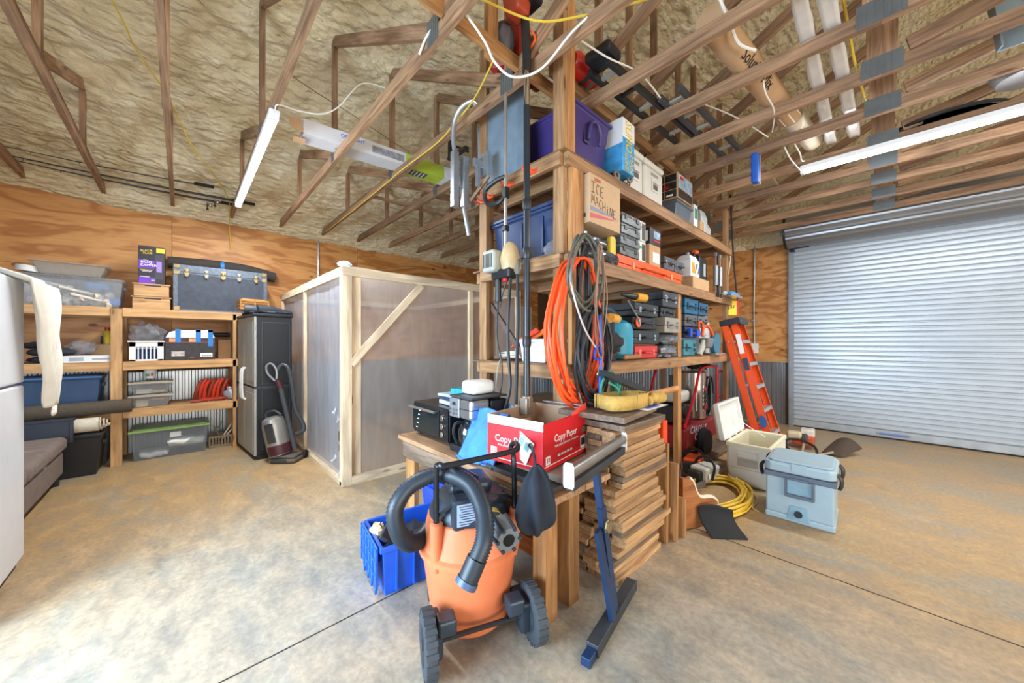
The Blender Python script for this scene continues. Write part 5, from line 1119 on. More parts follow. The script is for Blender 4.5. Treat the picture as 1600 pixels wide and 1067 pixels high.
def ribbon(pts, h, name, parent, mat=mu, t=.006):
    P = cr(pts, 6); m = M(); vs = []; n = len(P)
    for p in P: vs += [p, p+Vector((0, 0, h))]
    m.add(vs, [(2*i, 2*i+2, 2*i+3, 2*i+1) for i in range(n-1)]); return m.build(name, mat, parent, smooth=True, solid=t)
for k in range(4): ribbon([(-.2+.01*k, .02+.02*k, 0), (-.21+.01*k, -.05+.014*k, 0), (-.12, -.10+.012*k, 0), (.02, -.11+.012*k, 0), (.13-.02*k, -.10+.012*k, 0), (.16-.02*k, -.03, 0), (.1, .04, 0), (-.05, .06+.01*k, 0), (-.18, .04+.02*k, 0)], .085, 'strap_fold', sp_)
M().tube(cr([(.12, -.1, .03), (.2, -.11, .05), (.26, -.10, .035), (.33, -.09, .035), (.40, -.07, .02)], 6), [.03+.008*math.sin(i*1.7) for i in range(25)], 10).build('twisted_end', mu, sp_, smooth=True)
M().tube([(-.08, -.13, 0), (-.08, -.135, .09)], .002, 5).build('tie', dark, sp_)
tag(lumber('black_bar', (1.80, 1.14, 1.24), (2.36, 1.17, 1.085), .05, .035, plain('bar_black', (34, 38, 46), .3, .3)), 'black flat bar slanting over the mustard strap', 'bar')
tag(M().tube(cr([(2.28, 1.24, ZT+.035), (2.5, 1.16, ZT+.05), (2.72, 1.08, ZT+.075)], 4), [.018, .018, .019, .02, .021, .022, .022, .023, .024], 12).build('tool_handle', wood('handle_wood', 'x', (150, 120, 88), (200, 170, 130)), smooth=True), 'pale wooden tool handle sticking out to the right from the lumber stack', 'handle')  # wooden tool handle lying over the slabs
# leaning boards and slab right of the stack
for i, (x, y, w, h, a, lb) in enumerate(((2.49, 1.06, .10, .70, 0, 'tall narrow board leaning at the right side of the lumber stack'), (2.56, 1.02, .10, .55, .0, 'second narrow board standing right of the first'), (2.66, 1.00, .12, .28, .05, 'shorter board standing behind the bark-edged slab'))):
    q = M().box(0, 0, 0, .03, w, h).build('board', post_wood('z'), bev=.002); q.location = (x, y, 0); q.rotation_euler = (0, .03, a); tag(q, lb, 'board')
sl = T('live_edge_slab', 'orange-brown wood slab with a pale bark edge standing on the floor', 'wood slab', (2.74, 1.06, 0), -.35)
poly = [(0, .02), (.22, .0), (.34, .08), (.38, .15), (.32, .20), (.20, .22), (.15, .27), (.10, .37), (0, .40)]
pc = [(p.x, p.y) for p in cr([(a, b, 0) for a, b in poly[1:]], 4)]
M().prism([(0, .02)]+pc, -.02, .02, 'y').build('slab', wood('slab_wood', 'x', (150, 88, 44), (196, 128, 72)), sl)
M().tube([(a, 0, b) for a, b in pc[:-3]], .018, 8, flat=1.2).build('bark_edge', plain('bark', (226, 210, 186), .8, bmp=.5, nscale=40), sl, smooth=True)
rm = T('rubber_mat', 'curled black rubber mat piece on the floor beside the slab', 'mat', (2.80, .88, 0), -.50)
M().grid(lambda u, v: (.24*u, .05*math.sin(v*3)-.02+.12*v-.08*u, .0+.17*v+.02*math.sin(u*4)*v+.003), 14, 12).build('sheet', rubber, rm, smooth=True, solid=.008)
# ================================================================= work bench at the end of the tall shelf
wbn = T('work_bench', 'low rough-wood bench with a thick bark-edged front board', 'bench', (1.30, 1.10, 0))
ZB = .66
M().box(0, 0, ZB-.035, .27, 1.66, ZB).build('top_board', wood('bench_top', 'y', (150, 112, 80), (206, 168, 130)), wbn, bev=.003)
M().box(.275, 0, ZB-.035, .52, 1.60, ZB-.002).build('top_board', wood('bench_top', 'y', (150, 112, 80), (206, 168, 130)), wbn, bev=.003)
M().grid(lambda u, v: (.012+.012*noise.noise(Vector((0, u*9, v*3))), .06+1.5*u, ZB-.037-.11*v*(1+.25*noise.noise(Vector((u*7, 1, 0))))), 60, 8).build('bark_edge_board', grey_wood('y'), wbn, solid=.035, smooth=True)
for x, y, w, d_, nm in ((.02, .06, .09, .089, 'leg'), (.21, .06, .09, .089, 'leg'), (.02, 1.42, .04, .14, 'leg'), (.40, 1.42, .09, .09, 'leg')):
    M().box(x, y, 0, x+w, y+d_, ZB-.036).build(nm, post_wood('z'), wbn, bev=.002)
M().box(.06, .15, .28, .10, 1.45, .37).build('stretcher', post_wood('y'), wbn)
tote('blue_bin', 'bright blue plastic bin under the back of the bench', (1.56, 2.30, 0), .42, .36, .42, plain('bin_blue', (30, 70, 190), .4))
bkt = T('white_bucket', 'white paint bucket on the floor between the bench leg and the lumber stack', 'bucket', (1.72, 1.42, 0))
M().lathe([(.10, 0), (.115, .27), (.12, .275), (.12, .3), (.11, .3)], 24).build('body', white, bkt, smooth=True); M().lathe([(.118, .14), (.1195, .22)], 24).build('label_band', plain('label_steel_blue', (110, 130, 170), .5, var=.4, nscale=24), bkt, smooth=True)
# toaster oven
to = T('toaster_oven', 'black toaster oven with three chrome knobs on the bench', 'toaster oven', (1.42, 2.18, ZB))
bk2 = plain('oven_black', (24, 27, 30), .3)
M().box(.0, 0, .02, .34, .54, .27).build('body', bk2, to, bev=.008)
M().box(-.012, .13, .045, 0, .53, .245).build('door', plain('oven_glass', (18, 34, 38), .08, spec=.8), to, bev=.003)
M().box(-.008, .005, .03, .0, .12, .26).build('control_panel', bk2, to)
M().tube([(-.045, .13, .235), (-.045, .53, .235)], .010, 8).box(-.045, .14, .23, -.01, .155, .24).box(-.045, .505, .23, -.01, .52, .24).build('door_handle', plain('brushed', (168, 160, 152), .3, .8), to, smooth=True)
for z in (.08, .14, .20): M().cyl((-.032, .06, z), (-.008, .06, z), .021, .024, n=20).box(-.036, .056, z-.018, -.03, .064, z+.018).build('knob', chrome, to, bev=.002)
for x in (.03, .31):
    for y in (.05, .49): M().cyl((x, y, 0), (x, y, .02), .015).build('foot', black, to)
for k in range(5): decal('dial_mark', paper, to, (-.0135, .46-.012*k, .07+.035*k), '-x', .025, .006)
# coffee maker
cmk = T('coffee_maker', 'stainless and black coffee maker with a carafe beside the toaster oven', 'coffee maker', (1.38, 1.86, ZB), 0)
ss = plain('stainless', (176, 178, 180), .28, .85, .05)
M().box(.0, 0, 0, .32, .26, .045).build('base', black, cmk, bev=.01)
M().box(.17, 0, .04, .32, .26, .36).build('tower', black, cmk, bev=.01)
M().box(.0, 0.0, .24, .16, .135, .375).build('brew_head', ss, cmk, bev=.02); M().box(.0, .14, .24, .17, .26, .375).build('control_head', plain('panel_grey', (150, 152, 156), .35, .5), cmk, bev=.008)
M().box(0, 0, .378, .32, .26, .392).build('lid', dark, cmk, bev=.006); M().box(-.001, -.001, .305, .165, .137, .311).build('band', black, cmk)
decal('display', black, cmk, (-.001, .20, .335), '-x', .035, .022)
for y in (.165, .20, .235):
    for z in (.295, .268): M().cyl((-.006, y, z), (0, y, z), .010).build('button', steel, cmk)
M().lathe([(.0, .05), (.06, .05), (.075, .08), (.078, .15), (.05, .21), (.035, .225)], 22, (.08, .13, 0)).build('carafe', plain('carafe_glass', (34, 38, 42), .06, spec=.9), cmk, smooth=True)
M().tube(cr([(.03, .13, .21), (-.035, .13, .21), (-.05, .13, .15), (-.02, .13, .08)], 5), .013, 8, flat=.8).build('carafe_handle', black, cmk, smooth=True)
# things on the appliances
for i, (x, y, z, w, d_, h, c, lb) in enumerate(((1.60, 2.30, .275, .22, .30, .03, (190, 196, 204), 'crumpled silver packet directly on the toaster oven'), (1.62, 2.34, .308, .20, .26, .028, (52, 66, 92), 'navy booklet on the silver packet'), (1.60, 2.33, .339, .22, .24, .02, (176, 200, 220), 'pale blue booklet in the pile on the toaster oven'), (1.60, 2.22, .362, .15, .19, .045, (34, 150, 176), 'teal and white small carton on the pile on the toaster oven'))):
    q = M().box(-w/2, -d_/2, 0, w/2, d_/2, h).build('packet', plain('apk%d' % i, c, .45, var=.3, nscale=20), bev=.003); q.location = (x, y, ZB+z); q.rotation_euler[2] = .1*i-.1; tag(q, lb, 'packet')
q = M().box(-.10, -.075, 0, .10, .075, .095).build('paper_pack', paper, bev=.028, seg=3, smooth=True); q.location = (1.56, 2.02, ZB+.394); tag(q, 'white wrapped paper pack on the coffee maker', 'paper')
tw = T('blue_towel', 'bright blue quilted cloth draped over the bench in front of the carafe', 'cloth', (1.36, 1.72, ZB))
tb_m = plain('towel_blue', (70, 132, 214), .9, var=.22, bmp=.4, nscale=10)
def towelpt(u, v):
    y = .18-.36*u+.06*v; z = .31+.03*u-.34*v if v < .85 else .02-.02*v
    x = .10*(1-v)-.03+.02*math.sin(u*6+v*3)-.01*v
    return (x+.012*noise.noise(Vector((u*5, v*5, 0))), y, max(.012, z+.015*math.sin(u*4)))
M().grid(towelpt, 30, 30).build('cloth', tb_m, tw, smooth=True, solid=.006, cut=180)
M().tube([Vector(towelpt(0, k/12)) for k in range(13)], .006, 6).tube([Vector(towelpt(1, k/12)) for k in range(13)], .006, 6).build('binding', plain('towel_edge', (26, 42, 86), .8), tw, smooth=True)
ph = T('patterned_cloth', 'blue and white floral cloth leaning behind the copy paper box', 'cloth', (1.66, 1.80, ZB), 0)
M().grid(lambda u, v: (.02*math.sin(v*3)+.04*v, .26-.36*u, .02+.28*v+.02*math.sin(u*3.2)), 18, 12).build('cloth', plain('floral', (150, 170, 212), .85, var=.55, nscale=34), ph, smooth=True, solid=.008)
# copy paper box
cp = T('copy_paper_box', 'open red and white copy paper box on the bench', 'box', (1.375, 1.225, .735), math.radians(9))
rdm = plain('box_red', (206, 24, 34), .45, var=.03); rdk = plain('box_crimson', (176, 34, 70), .45, var=.03)
BX, BY, BZ = .50, .39, .265
cin = plain('card_inside', (176, 146, 118), .8, var=.05); cwh = plain('card_white', (226, 226, 232), .6, var=.03)
M().box(.003, .003, 0, BX-.003, BY-.003, .004).build('bottom', cin, cp)
M().box(0, .0, 0, BX, .002, BZ-.01).build('front_panel', rdm, cp); M().box(0, .0, 0, .002, BY, BZ-.05).build('side_panel', rdm, cp)
M().box(0, .0, BZ-.05, .0025, BY, BZ-.0).build('side_flap', cwh, cp)
M().box(.0022, .0022, .004, .0042, BY-.003, BZ-.002).box(.0042, .0022, .004, BX, .0042, BZ-.012).box(.003, BY-.006, .004, BX, BY-.004, BZ).box(BX-.006, .004, .004, BX-.004, BY-.004, BZ).build('lining', cin, cp)
M().box(0, BY-.002, 0, BX, BY, BZ).box(BX-.002, 0, 0, BX, BY, BZ).build('back_panel', cwh, cp)
M().prism([(.18, BZ-.012), (.30, BZ-.012), (.34, BZ+.012), (.49, BZ+.04), (.50, BZ-.012)], -.003, .0, 'y').build('torn_flap', plain('box_red_light', (240, 74, 60), .5), cp)
M().grid(lambda u, v: (BX-.01+.13*v, .02+.3*u, BZ+.02-.05*v), 4, 4).build('outer_flap', cwh, cp, solid=.002)
text('lettering', 'Copy Paper', .058, face((.24, -.0015, .155), '-y'), paper, cp, sx=.95); text('lettering', 'Multi-purpose printing for everyday use', .017, face((.25, -.0015, .115), '-y'), paper, cp)
text('lettering', 'Copy Paper', .058, face((-.0015, .20, .135), '-x'), paper, cp, sx=.95); text('lettering', 'Multi-purpose everyday use', .016, face((-.0015, .22, .10), '-x'), paper, cp)
decal('print_line', paper, cp, (BX/2, -.001, .025), '-y', BX-.02, .004); decal('print_line', paper, cp, (-.001, BY/2, .022), '-x', BY-.02, .004)
for k in range(5): decal('print_symbol', paper, cp, (.16+.035*k, -.001, .058), '-y', .024, .012)
decal('badge', paper, cp, (.045, -.0012, .055), '-y', .045, .045); text('badge_lettering', '10', .034, face((.045, -.0028, .055), '-y'), rdm, cp)
decal('badge', paper, cp, (-.0012, .34, .06), '-x', .045, .045); text('badge_lettering', '10', .034, face((-.0028, .34, .06), '-x'), rdk, cp)
decal('barcode_label', paper, cp, (.45, -.0012, .07), '-y', .06, .075)
for k in range(9): decal('bar_mark', black, cp, (.428+.0055*k, -.0026, .073), '-y', .002+.0012*(k % 2), .045)
inv = T('paper_invoice', 'white printed sheet hanging tilted on the side of the copy paper box', 'paper', (1.352, 1.38, .86))
M().box(-.001, -.09, -.07, .001, .09, .07, mt=Matrix.Rotation(.45, 4, 'X')).build('sheet', paper, inv)
for k in range(3): M().box(-.002, -.07+.05*k, .0, -.001, -.035+.05*k, .045, mt=Matrix.Rotation(.45, 4, 'X')).build('print_block', plain('print_teal_pale', (130, 178, 178), .5), inv)
for i, (x0, y0, x1, y1, z, c, lb) in enumerate(((1.34, 1.14, 1.80, 1.66, 0, (60, 58, 60), 'dark flat folder under the copy paper box'), (1.42, 1.13, 1.84, 1.6, .03, (150, 138, 124), 'grey-brown board just under the copy paper box'))):
    tag(M().box(x0, y0, ZB+.002+z, x1, y1, ZB+.028+z+.01*i).build('flat_folder', plain('ff%d' % i, c, .6), bev=.003), lb, 'folder')
carton('red_carton', 'small red and white carton behind the pole saw at the end of the bench', (1.72, 2.0, ZB), .16, .2, .28, plain('rc_red', (186, 30, 40), .45)); decal('paper_label', paper, bpy.data.objects['red_carton'], (-.082, .05, .2), '-x', .09, .13); text('lettering', 'Hornady'[:0]+'HEAVY', .04, face((-.0825, -.05, .22), '-x'), paper, bpy.data.objects['red_carton'])
coil('air_hose', 'brown-yellow coiled hose behind the coffee maker', (1.74, 2.32, ZB+.17), .13, .009, plain('hose_brown', (140, 104, 50), .4), 6, axis='x', cat='hose', spread=.06, seed=4)
jf = T('beige_jug', 'tan funnel-shaped plastic part beneath the pole saw gear head', 'plastic part', (1.66, 1.66, .735)); M().lathe([(.05, 0), (.055, .05), (.075, .12), (.05, .19), (.045, .19)], 18).build('body', plain('tan_plastic', (190, 160, 106), .45), jf, smooth=True)
# ================================================================= wet/dry vacuum
vc = T('shop_vacuum', 'large orange and black wheeled shop vacuum in front of the bench', 'vacuum cleaner', (1.085, 1.472, 0), math.radians(-21.7))
VI = (Matrix.Translation((1.085, 1.472, 0)) @ Matrix.Rotation(math.radians(-21.7), 4, 'Z')).inverted()
og = plain('vac_orange', (212, 118, 76), .45, var=.16, nscale=5)
M().lathe([(.0, .045), (.185, .045), (.197, .065), (.22, .24), (.24, .385), (.255, .39), (.257, .415), (.242, .425), (.234, .46), (.214, .56), (.20, .57)], 40).build('drum', og, vc, smooth=True)
for s in (-1, 1): M().lathe([(.012, .36), (.028, .47), (.03, .585), (.02, .59)], 14, (s*.195, -.135, 0)).build('handle_socket', og, vc, smooth=True)
bl2 = plain('vac_black', (38, 50, 62), .42, var=.15)
M().lathe([(.205, .555), (.208, .58), (.19, .62), (.165, .655), (.10, .675), (0, .68)], 36).build('lid', bl2, vc, smooth=True)
M().box(-.13, -.195, .555, .04, -.10, .70, taper=-.0).build('motor_front', bl2, vc, bev=.018)
decal('instruction_label', plain('label_pale', (170, 190, 220), .4), vc, (-.055, -.197, .63), '-y', .115, .10)
for k in range(8): decal('label_line', dark, vc, (-.055, -.1985, .67-.0115*k), '-y', .095-.01*(k % 3), .003)
M().tube([Vector(p) for p in cr([(-.2, -.12, .6), (-.1, -.17, .68), (.1, -.17, .69), (.2, -.1, .62)], 4)], .008, 6).build('power_cord', black, vc, smooth=True)
M().box(-.12, -.08, .66, .10, .12, .73).build('motor_cap', bl2, vc, bev=.03, seg=3)
# handle frame
hb_ = plain('handle_black', (26, 28, 32), .25)
M().tube(cr([(-.195, -.135, .50), (-.195, -.135, .82), (-.185, -.15, .855), (-.14, -.17, .86), (.16, -.165, .885), (.205, -.15, .90), (.215, -.10, .905), (.20, -.07, .88), (.195, -.12, .82), (.195, -.135, .50)], 5), .0135, 10).build('push_handle', hb_, vc, smooth=True)
M().tube([(-.185, -.15, .86), (-.02, .02, .70)], .016, 8).tube([(-.13, -.165, .86), (.06, .0, .70)], .013, 8).build('handle_stay', hb_, vc, smooth=True)
hp = [VI @ Vector(p) for p in cr([(.97, 1.60, .52), (.86, 1.56, .46), (.775, 1.53, .48), (.717, 1.521, .56), (.709, 1.529, .671), (.79, 1.522, .753), (.905, 1.455, .790), (.951, 1.302, .778), (.937, 1.178, .705), (.891, 1.111, .631), (.844, 1.101, .565)], 16)]
M().tube(hp, [.036+(.004 if i % 2 else -.002) for i in range(len(hp))], 16).build('hose', plain('hose_dkblue', (38, 48, 58), .42), vc, smooth=True, cut=180)
M().tube([VI @ Vector(p) for p in ((.846, 1.102, .57), (.805, 1.11, .496))], .041, 18).build('hose_cuff', plain('hose_dkblue', (38, 48, 58), .42), vc, smooth=True)
e0 = VI @ Vector((.808, 1.1095, .501)); e1 = VI @ Vector((.796, 1.112, .482))
M().cyl(e0, e1, .045, .045, 20).build('cuff_ring', plain('ring_blue', (70, 90, 120), .4), vc, smooth=True)
M().cyl(e1, e1+(e1-e0)*.02, .036, .036, 20).build('hose_opening', plain('very_dark', (8, 8, 10), .9), vc)
pa, pb = VI @ Vector((1.06, 1.26, .60)), VI @ Vector((1.005, 1.09, .585))
M().cyl(pa, pa+(pb-pa)*.45, .035, .04, 18).build('exhaust_port', bl2, vc, smooth=True)
M().cyl(pa+(pb-pa)*.45, pb, .062, .052, 12).build('exhaust_filter', plain('filter_grey', (110, 118, 124), .5), vc)
dv = (pb-pa).normalized(); sd = dv.cross(Vector((0, 0, 1))).normalized(); up_ = sd.cross(dv)
for k in range(6):
    a = k*math.pi/3; o_ = (sd*math.cos(a)+up_*math.sin(a))*.058
    M().cyl(pa+(pb-pa)*.42+o_, pb+o_*.88+dv*.006, .009, n=8).build('filter_rib', bl2, vc)
M().cyl(pb-dv*.002, pb+dv*.004, .026, n=16).build('port_hole', plain('very_dark', (8, 8, 10), .9), vc); M().cyl(pa-dv*.02, pa+dv*.015, .041, n=16).build('yellow_ring', plain('brass_ring', (190, 170, 70), .4), vc, smooth=True)
# wheels and axle
for s in (-1, 1):
    wx = s*.245
    w_ = M().lathe([(.075, -.026), (.105, -.027), (.125, -.02), (.128, 0), (.125, .02), (.105, .027), (.075, .026), (.075, -.026)], 36, mt=Matrix.Translation((wx, -.235, .128)) @ Matrix.Rotation(math.pi/2, 4, 'Y')).build('wheel', plain('tyre', (58, 64, 70), .7), vc, smooth=True)
    m = M()
    for k in range(20):
        a = 2*math.pi*k/20; m.box(-.024, .120, -.010, .024, .1315, .010, mt=Matrix.Translation((wx, -.235, .128)) @ Matrix.Rotation(a, 4, 'X'))
    t_ = m.build('tread', plain('tyre', (58, 64, 70), .7), w_); t_['kind'] = 'stuff'
    M().lathe([(0, -.012), (.076, -.012), (.076, .012), (0, .012)], 28, mt=Matrix.Translation((wx, -.235, .128)) @ Matrix.Rotation(math.pi/2, 4, 'Y')).build('hub', bl2, w_)
    for k in range(6): M().box(-.016, .02, -.006, .016, .078, .006, mt=Matrix.Translation((wx, -.235, .128)) @ Matrix.Rotation(k*math.pi/3, 4, 'X')).build('spoke', plain('spoke', (70, 78, 86), .5), w_)
    M().cyl((wx-.03, -.235, .128), (wx+.03, -.235, .128), .02).build('hub_cap', dark, w_)
    M().box(s*.215-.045, -.27, .06, s*.215-.045+.075-.0 if s < 0 else s*.215+.02, -.12, .20).build('wheel_bracket', bl2, vc, bev=.015)
    M().box(s*.16-.05, -.28, .16, s*.16+.03, -.20, .23).build('accessory_clip', bl2, vc, bev=.01)
    M().cyl((s*.17, .18, .0+.03), (s*.17, .18, .07), .01).lathe([(0, -.015), (.03, -.015), (.03, .015), (0, .015)], 16, (0, 0, 0), mt=Matrix.Translation((s*.17, .2, .03)) @ Matrix.Rotation(math.pi/2, 4, 'Y')).build('caster', rubber, vc)
M().tube([(-.20, -.245, .135), (.20, -.245, .135)], .011, 10).build('axle', hb_, vc, smooth=True)
bgm = T('dust_bag', 'black cloth bag hanging from the vacuum handle', 'bag', (1.236, 1.15, .83))
m = M(); vs = []
nn = 24; prof = [(.016, 0), (.03, -.015), (.062, -.05), (.088, -.12), (.108, -.19), (.112, -.24), (.092, -.285), (.05, -.315), (.0, -.33)]
m.lathe([(r, z) for r, z in prof], 28)
m.v = [Vector((v.x*(1.05+.22*math.sin(math.atan2(v.y, v.x)*7+v.z*9)), v.y*(.75+.2*math.sin(math.atan2(v.y, v.x)*5)), v.z+.01*math.sin(v.x*60))) for v in m.v]
m.build('pouch', plain('bag_black', (30, 40, 54), .8, var=.25, nscale=7), bgm, smooth=True, sub=1, cut=180)
M().tube(cr([(0, 0, -.01), (.01, .02, .05), (.0, .045, .085), (-.005, .02, .09), (0, 0, .0)], 4), .006, 6).build('drawstring', black, bgm, smooth=True)
# blue crate
bc = T('blue_crate', 'bright blue attached-lid crate with its lid hanging open, beside the shop vacuum', 'crate', (.80, 1.90, 0), math.radians(-8))
cbm = plain('crate_blue', (34, 96, 214), .4, var=.1)
BW2, BD2, BH2 = .56, .38, .285
def qq(k, z): return [(k, k, z), (BW2-k, k, z), (BW2-k, BD2-k, z), (k, BD2-k, z)]
m = M(); lv = qq(.025, 0)+qq(.008, BH2-.03)+qq(-.008, BH2-.03)+qq(-.008, BH2)+qq(.012, BH2)+qq(.03, .005)
m.add(lv, [(3, 2, 1, 0)]+[(j*4+i, j*4+(i+1) % 4, j*4+4+(i+1) % 4, j*4+4+i) for j in range(5) for i in range(4)]+[(20, 21, 22, 23)]); m.build('body', cbm, bc, bev=.004)
for k in range(5): M().box(.08+.1*k, -.002, .02, .088+.1*k, .026, BH2-.03).build('rib', cbm, bc)
ld = M().box(-.024, .01, .055, -.016, BD2-.01, BH2+.005).build('hanging_lid', cbm, bc, bev=.003)
for k in range(6): M().box(-.030, .01+.07*k, .06, -.023, .018+.07*k, BH2).build('lid_rib', cbm, ld)
for z in (.12, .2, .27): M().box(-.030, .01, z, -.023, BD2-.01, z+.007).build('lid_rib', cbm, ld)
for k in range(4): M().prism([(.03+.085*k, .06), (.07+.085*k, .06), (.06+.085*k, .02), (.045+.085*k, .015)], -.026, -.014, 'x').build('interlock_tooth', cbm, ld)
lumpy('dark_rags', 'dark rags and hose lengths filling the blue crate', 'rags', (1.06, 2.04, .03), .22, .15, .12, plain('rag', (48, 52, 58), .9, var=.4), 61, .4)
lumpy('cream_rag', 'cream paper bundle sticking out of the blue crate', 'paper', (.86, 2.10, .24), .04, .05, .05, plain('cream', (226, 204, 168), .8), 62, .5)
tag(M().prism([(-.03, -.018), (.03, -.018), (.024, .018), (-.024, .018)], 0, .36, 'z', mt=Matrix.Translation((.82, 1.93, .31)) @ Matrix.Rotation(math.radians(57), 4, Vector((.83, .55, 0)).cross(Vector((0, 0, 1))) * -1)).build('crevice_nozzle', plain('nozzle_bk', (36, 44, 54), .45), bev=.008), 'black flat vacuum nozzle reaching from the blue crate up to the handle', 'nozzle')
# ================================================================= roller stand
rs = T('roller_stand', 'dark blue steel roller stand leaning at the bench corner', 'roller stand', (1.60, .955, 0), math.radians(10))
ds = plain('stand_blue', (32, 58, 96), .38, .3, .15); dst = plain('stand_dark', (62, 66, 70), .5, .4, .3)
M().box(-.25, -.03, .0, .30, .03, .055).build('foot_bar', dst, rs, bev=.003)
M().box(-.32, -.022, .0, -.25, .022, .04).build('inner_foot_bar', ds, rs, bev=.002)
lumber('upright', (.0, -.01, .05), (-.07, .03, .60), .05, .025, ds, rs); lumber('upright', (-.05, -.02, .05), (-.115, .03, .50), .05, .02, ds, rs)
lumber('telescoping_post', (-.06, .025, .48), (-.085, .055, .80), .035, .03, ds, rs)
M().lathe([(.034, 0), (.026, .008), (.034, .016), (0, .016)], 6, mt=Matrix.Translation((-.085, -.005, .52)) @ Matrix.Rotation(math.pi/2, 4, 'X')).build('knob', brass, rs, bev=.003)
M().box(-.37, .03, .775, .28, .07, .815).build('cross_rail', dst, rs, bev=.003)
M().cyl((-.37, .05, .855), (.28, .05, .855), .028, n=22).build('roller', plain('roller_grey', (150, 142, 134), .3, .7), rs, smooth=True)
for x in (-.385, .285): M().prism([(.03, .79), (.07, .79), (.075, .80), (.075, .885), (.065, .90), (.035, .90), (.025, .885), (.025, .80)], x, x+.010, 'x').cyl((x-.004, .05, .855), (x+.016, .05, .855), .008).build('end_plate', white, rs, bev=.002)
# ================================================================= coolers
co1 = T('blue_cooler', 'light blue hard cooler with dark grey band nearest the camera', 'cooler', (3.52, .255, 0), math.radians(2))
cbl = plain('cooler_blue', (152, 174, 184), .4, var=.05); cgd = plain('cooler_grey', (86, 96, 112), .45)
W3, L3 = .43, .46
M().box(0, 0, .0, L3, W3, .05).build('base', cbl, co1, bev=.012); M().box(.006, .006, .045, L3-.006, W3-.006, .36).build('body', cbl, co1, bev=.014, seg=3)
M().box(-.006, -.006, .335, L3+.006, W3+.006, .375).build('band', cgd, co1, bev=.004)
ch_ = [(0.03, -.008), (L3-.03, -.008), (L3+.008, .03), (L3+.008, W3-.03), (L3-.03, W3+.008), (.03, W3+.008), (-.008, W3-.03), (-.008, .03)]
M().prism(ch_, .378, .455, 'z').build('lid', cbl, co1, bev=.016, seg=3); M().prism([(a*.9+.023, b*.9+.02) for a, b in ch_], .455, .47, 'z').build('lid_top', cbl, co1, bev=.008)
M().box(-.012, .16, .40, .0, .26, .462).build('lid_tab', cbl, co1, bev=.005)
M().box(-.022, .12, .345, -.004, .135, .20).box(-.022, .285, .345, -.004, .30, .20).box(-.024, .12, .20, -.004, .30, .225).box(-.02, .15, .335, -.004, .27, .352).build('handle', cgd, co1, bev=.004)
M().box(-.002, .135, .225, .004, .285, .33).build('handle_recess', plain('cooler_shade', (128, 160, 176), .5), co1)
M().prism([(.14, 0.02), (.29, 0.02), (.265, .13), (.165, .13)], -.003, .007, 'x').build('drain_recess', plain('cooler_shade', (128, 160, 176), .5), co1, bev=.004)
M().cyl((-.02, .215, .075), (0, .215, .075), .025, n=18).cyl((-.026, .215, .075), (-.02, .215, .075), .018, n=18).build('drain_plug', black, co1)
for y in (-.008, W3+.008):
    s = -1 if y < 0 else 1
    for x in (.05, L3-.12): M().tube(cr([(x, y, .43), (x, y+s*.022, .40), (x, y+s*.022, .35), (x, y+s*.01, .32)], 4), .016, 6, flat=.6).build('latch', black, co1, smooth=True)
co2 = T('white_cooler', 'open off-white cooler with its lid tipped back', 'cooler', (4.02, .74, 0), math.radians(0))
cwm = plain('cooler_offwhite', (224, 218, 204), .42, var=.04); cci = plain('cooler_cream', (222, 214, 184), .42, var=.04)
W4, L4 = .37, .74
def q4(k, z): return [(k, k, z), (L4-k, k, z), (L4-k, W4-k, z), (k, W4-k, z)]
m = M(); lv = q4(.02, 0)+q4(.0, .18)+q4(.0, .40); m.add(lv, [(3, 2, 1, 0)]+[(j*4+i, j*4+(i+1) % 4, j*4+4+(i+1) % 4, j*4+4+i) for j in range(2) for i in range(4)]); m.build('body', cwm, co2, bev=.03, seg=3, smooth=True)
m = M(); lv = q4(-.004, .385)+q4(-.004, .42)+q4(.012, .425)+q4(.03, .415)+q4(.04, .10); m.add(lv, [(j*4+i, j*4+(i+1) % 4, j*4+4+(i+1) % 4, j*4+4+i) for j in range(4) for i in range(4)]+[(16, 17, 18, 19)]); m.build('liner', cci, co2, bev=.006)
M().box(-.008, .09, .19, .0, .10, .36).box(-.008, .27, .19, .0, .28, .36).box(-.008, .09, .19, .0, .28, .20).build('handle_frame', cwm, co2, bev=.003)
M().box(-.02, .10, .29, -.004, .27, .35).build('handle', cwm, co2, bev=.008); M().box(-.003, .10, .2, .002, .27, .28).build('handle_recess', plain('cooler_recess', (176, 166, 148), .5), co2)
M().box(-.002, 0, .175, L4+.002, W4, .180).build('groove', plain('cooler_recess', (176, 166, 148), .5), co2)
LM = Matrix.Translation((0, W4+.01, .42)) @ Matrix.Rotation(math.radians(80), 4, 'X')
def lq(k, z): return [LM @ Vector(p) for p in ((k, k, z), (L4-k, k, z), (L4-k, W4-k, z), (k, W4-k, z))]
m = M(); lv = lq(.03, -.075)+lq(0, -.05)+lq(0, 0)+lq(.02, 0)+lq(.03, -.02)+lq(.045, -.045)
# lid is modelled with its inside towards the open side
m = M(); lv = lq(.03, -.075)+lq(0, -.05)+lq(0, 0)+lq(.025, 0)+lq(.04, -.045)
m.add(lv, [(3, 2, 1, 0)]+[(j*4+i, j*4+(i+1) % 4, j*4+4+(i+1) % 4, j*4+4+i) for j in range(4) for i in range(4)]+[(16, 17, 18, 19)])
lid = m.build('lid', plain('cooler_lid', (216, 216, 212), .42, var=.04), co2, bev=.008, seg=3)
for x in (.15, .37, .59): M().box(x-.025, W4-.002, .395, x+.025, W4+.02, .43).build('hinge', cwm, co2, bev=.004)
M().tube(cr([LM @ Vector((.5, .2, -.03)), (.52, .30, .50), (.50, .14, .415)], 5), .004, 6).build('lid_strap', white, co2, smooth=True)
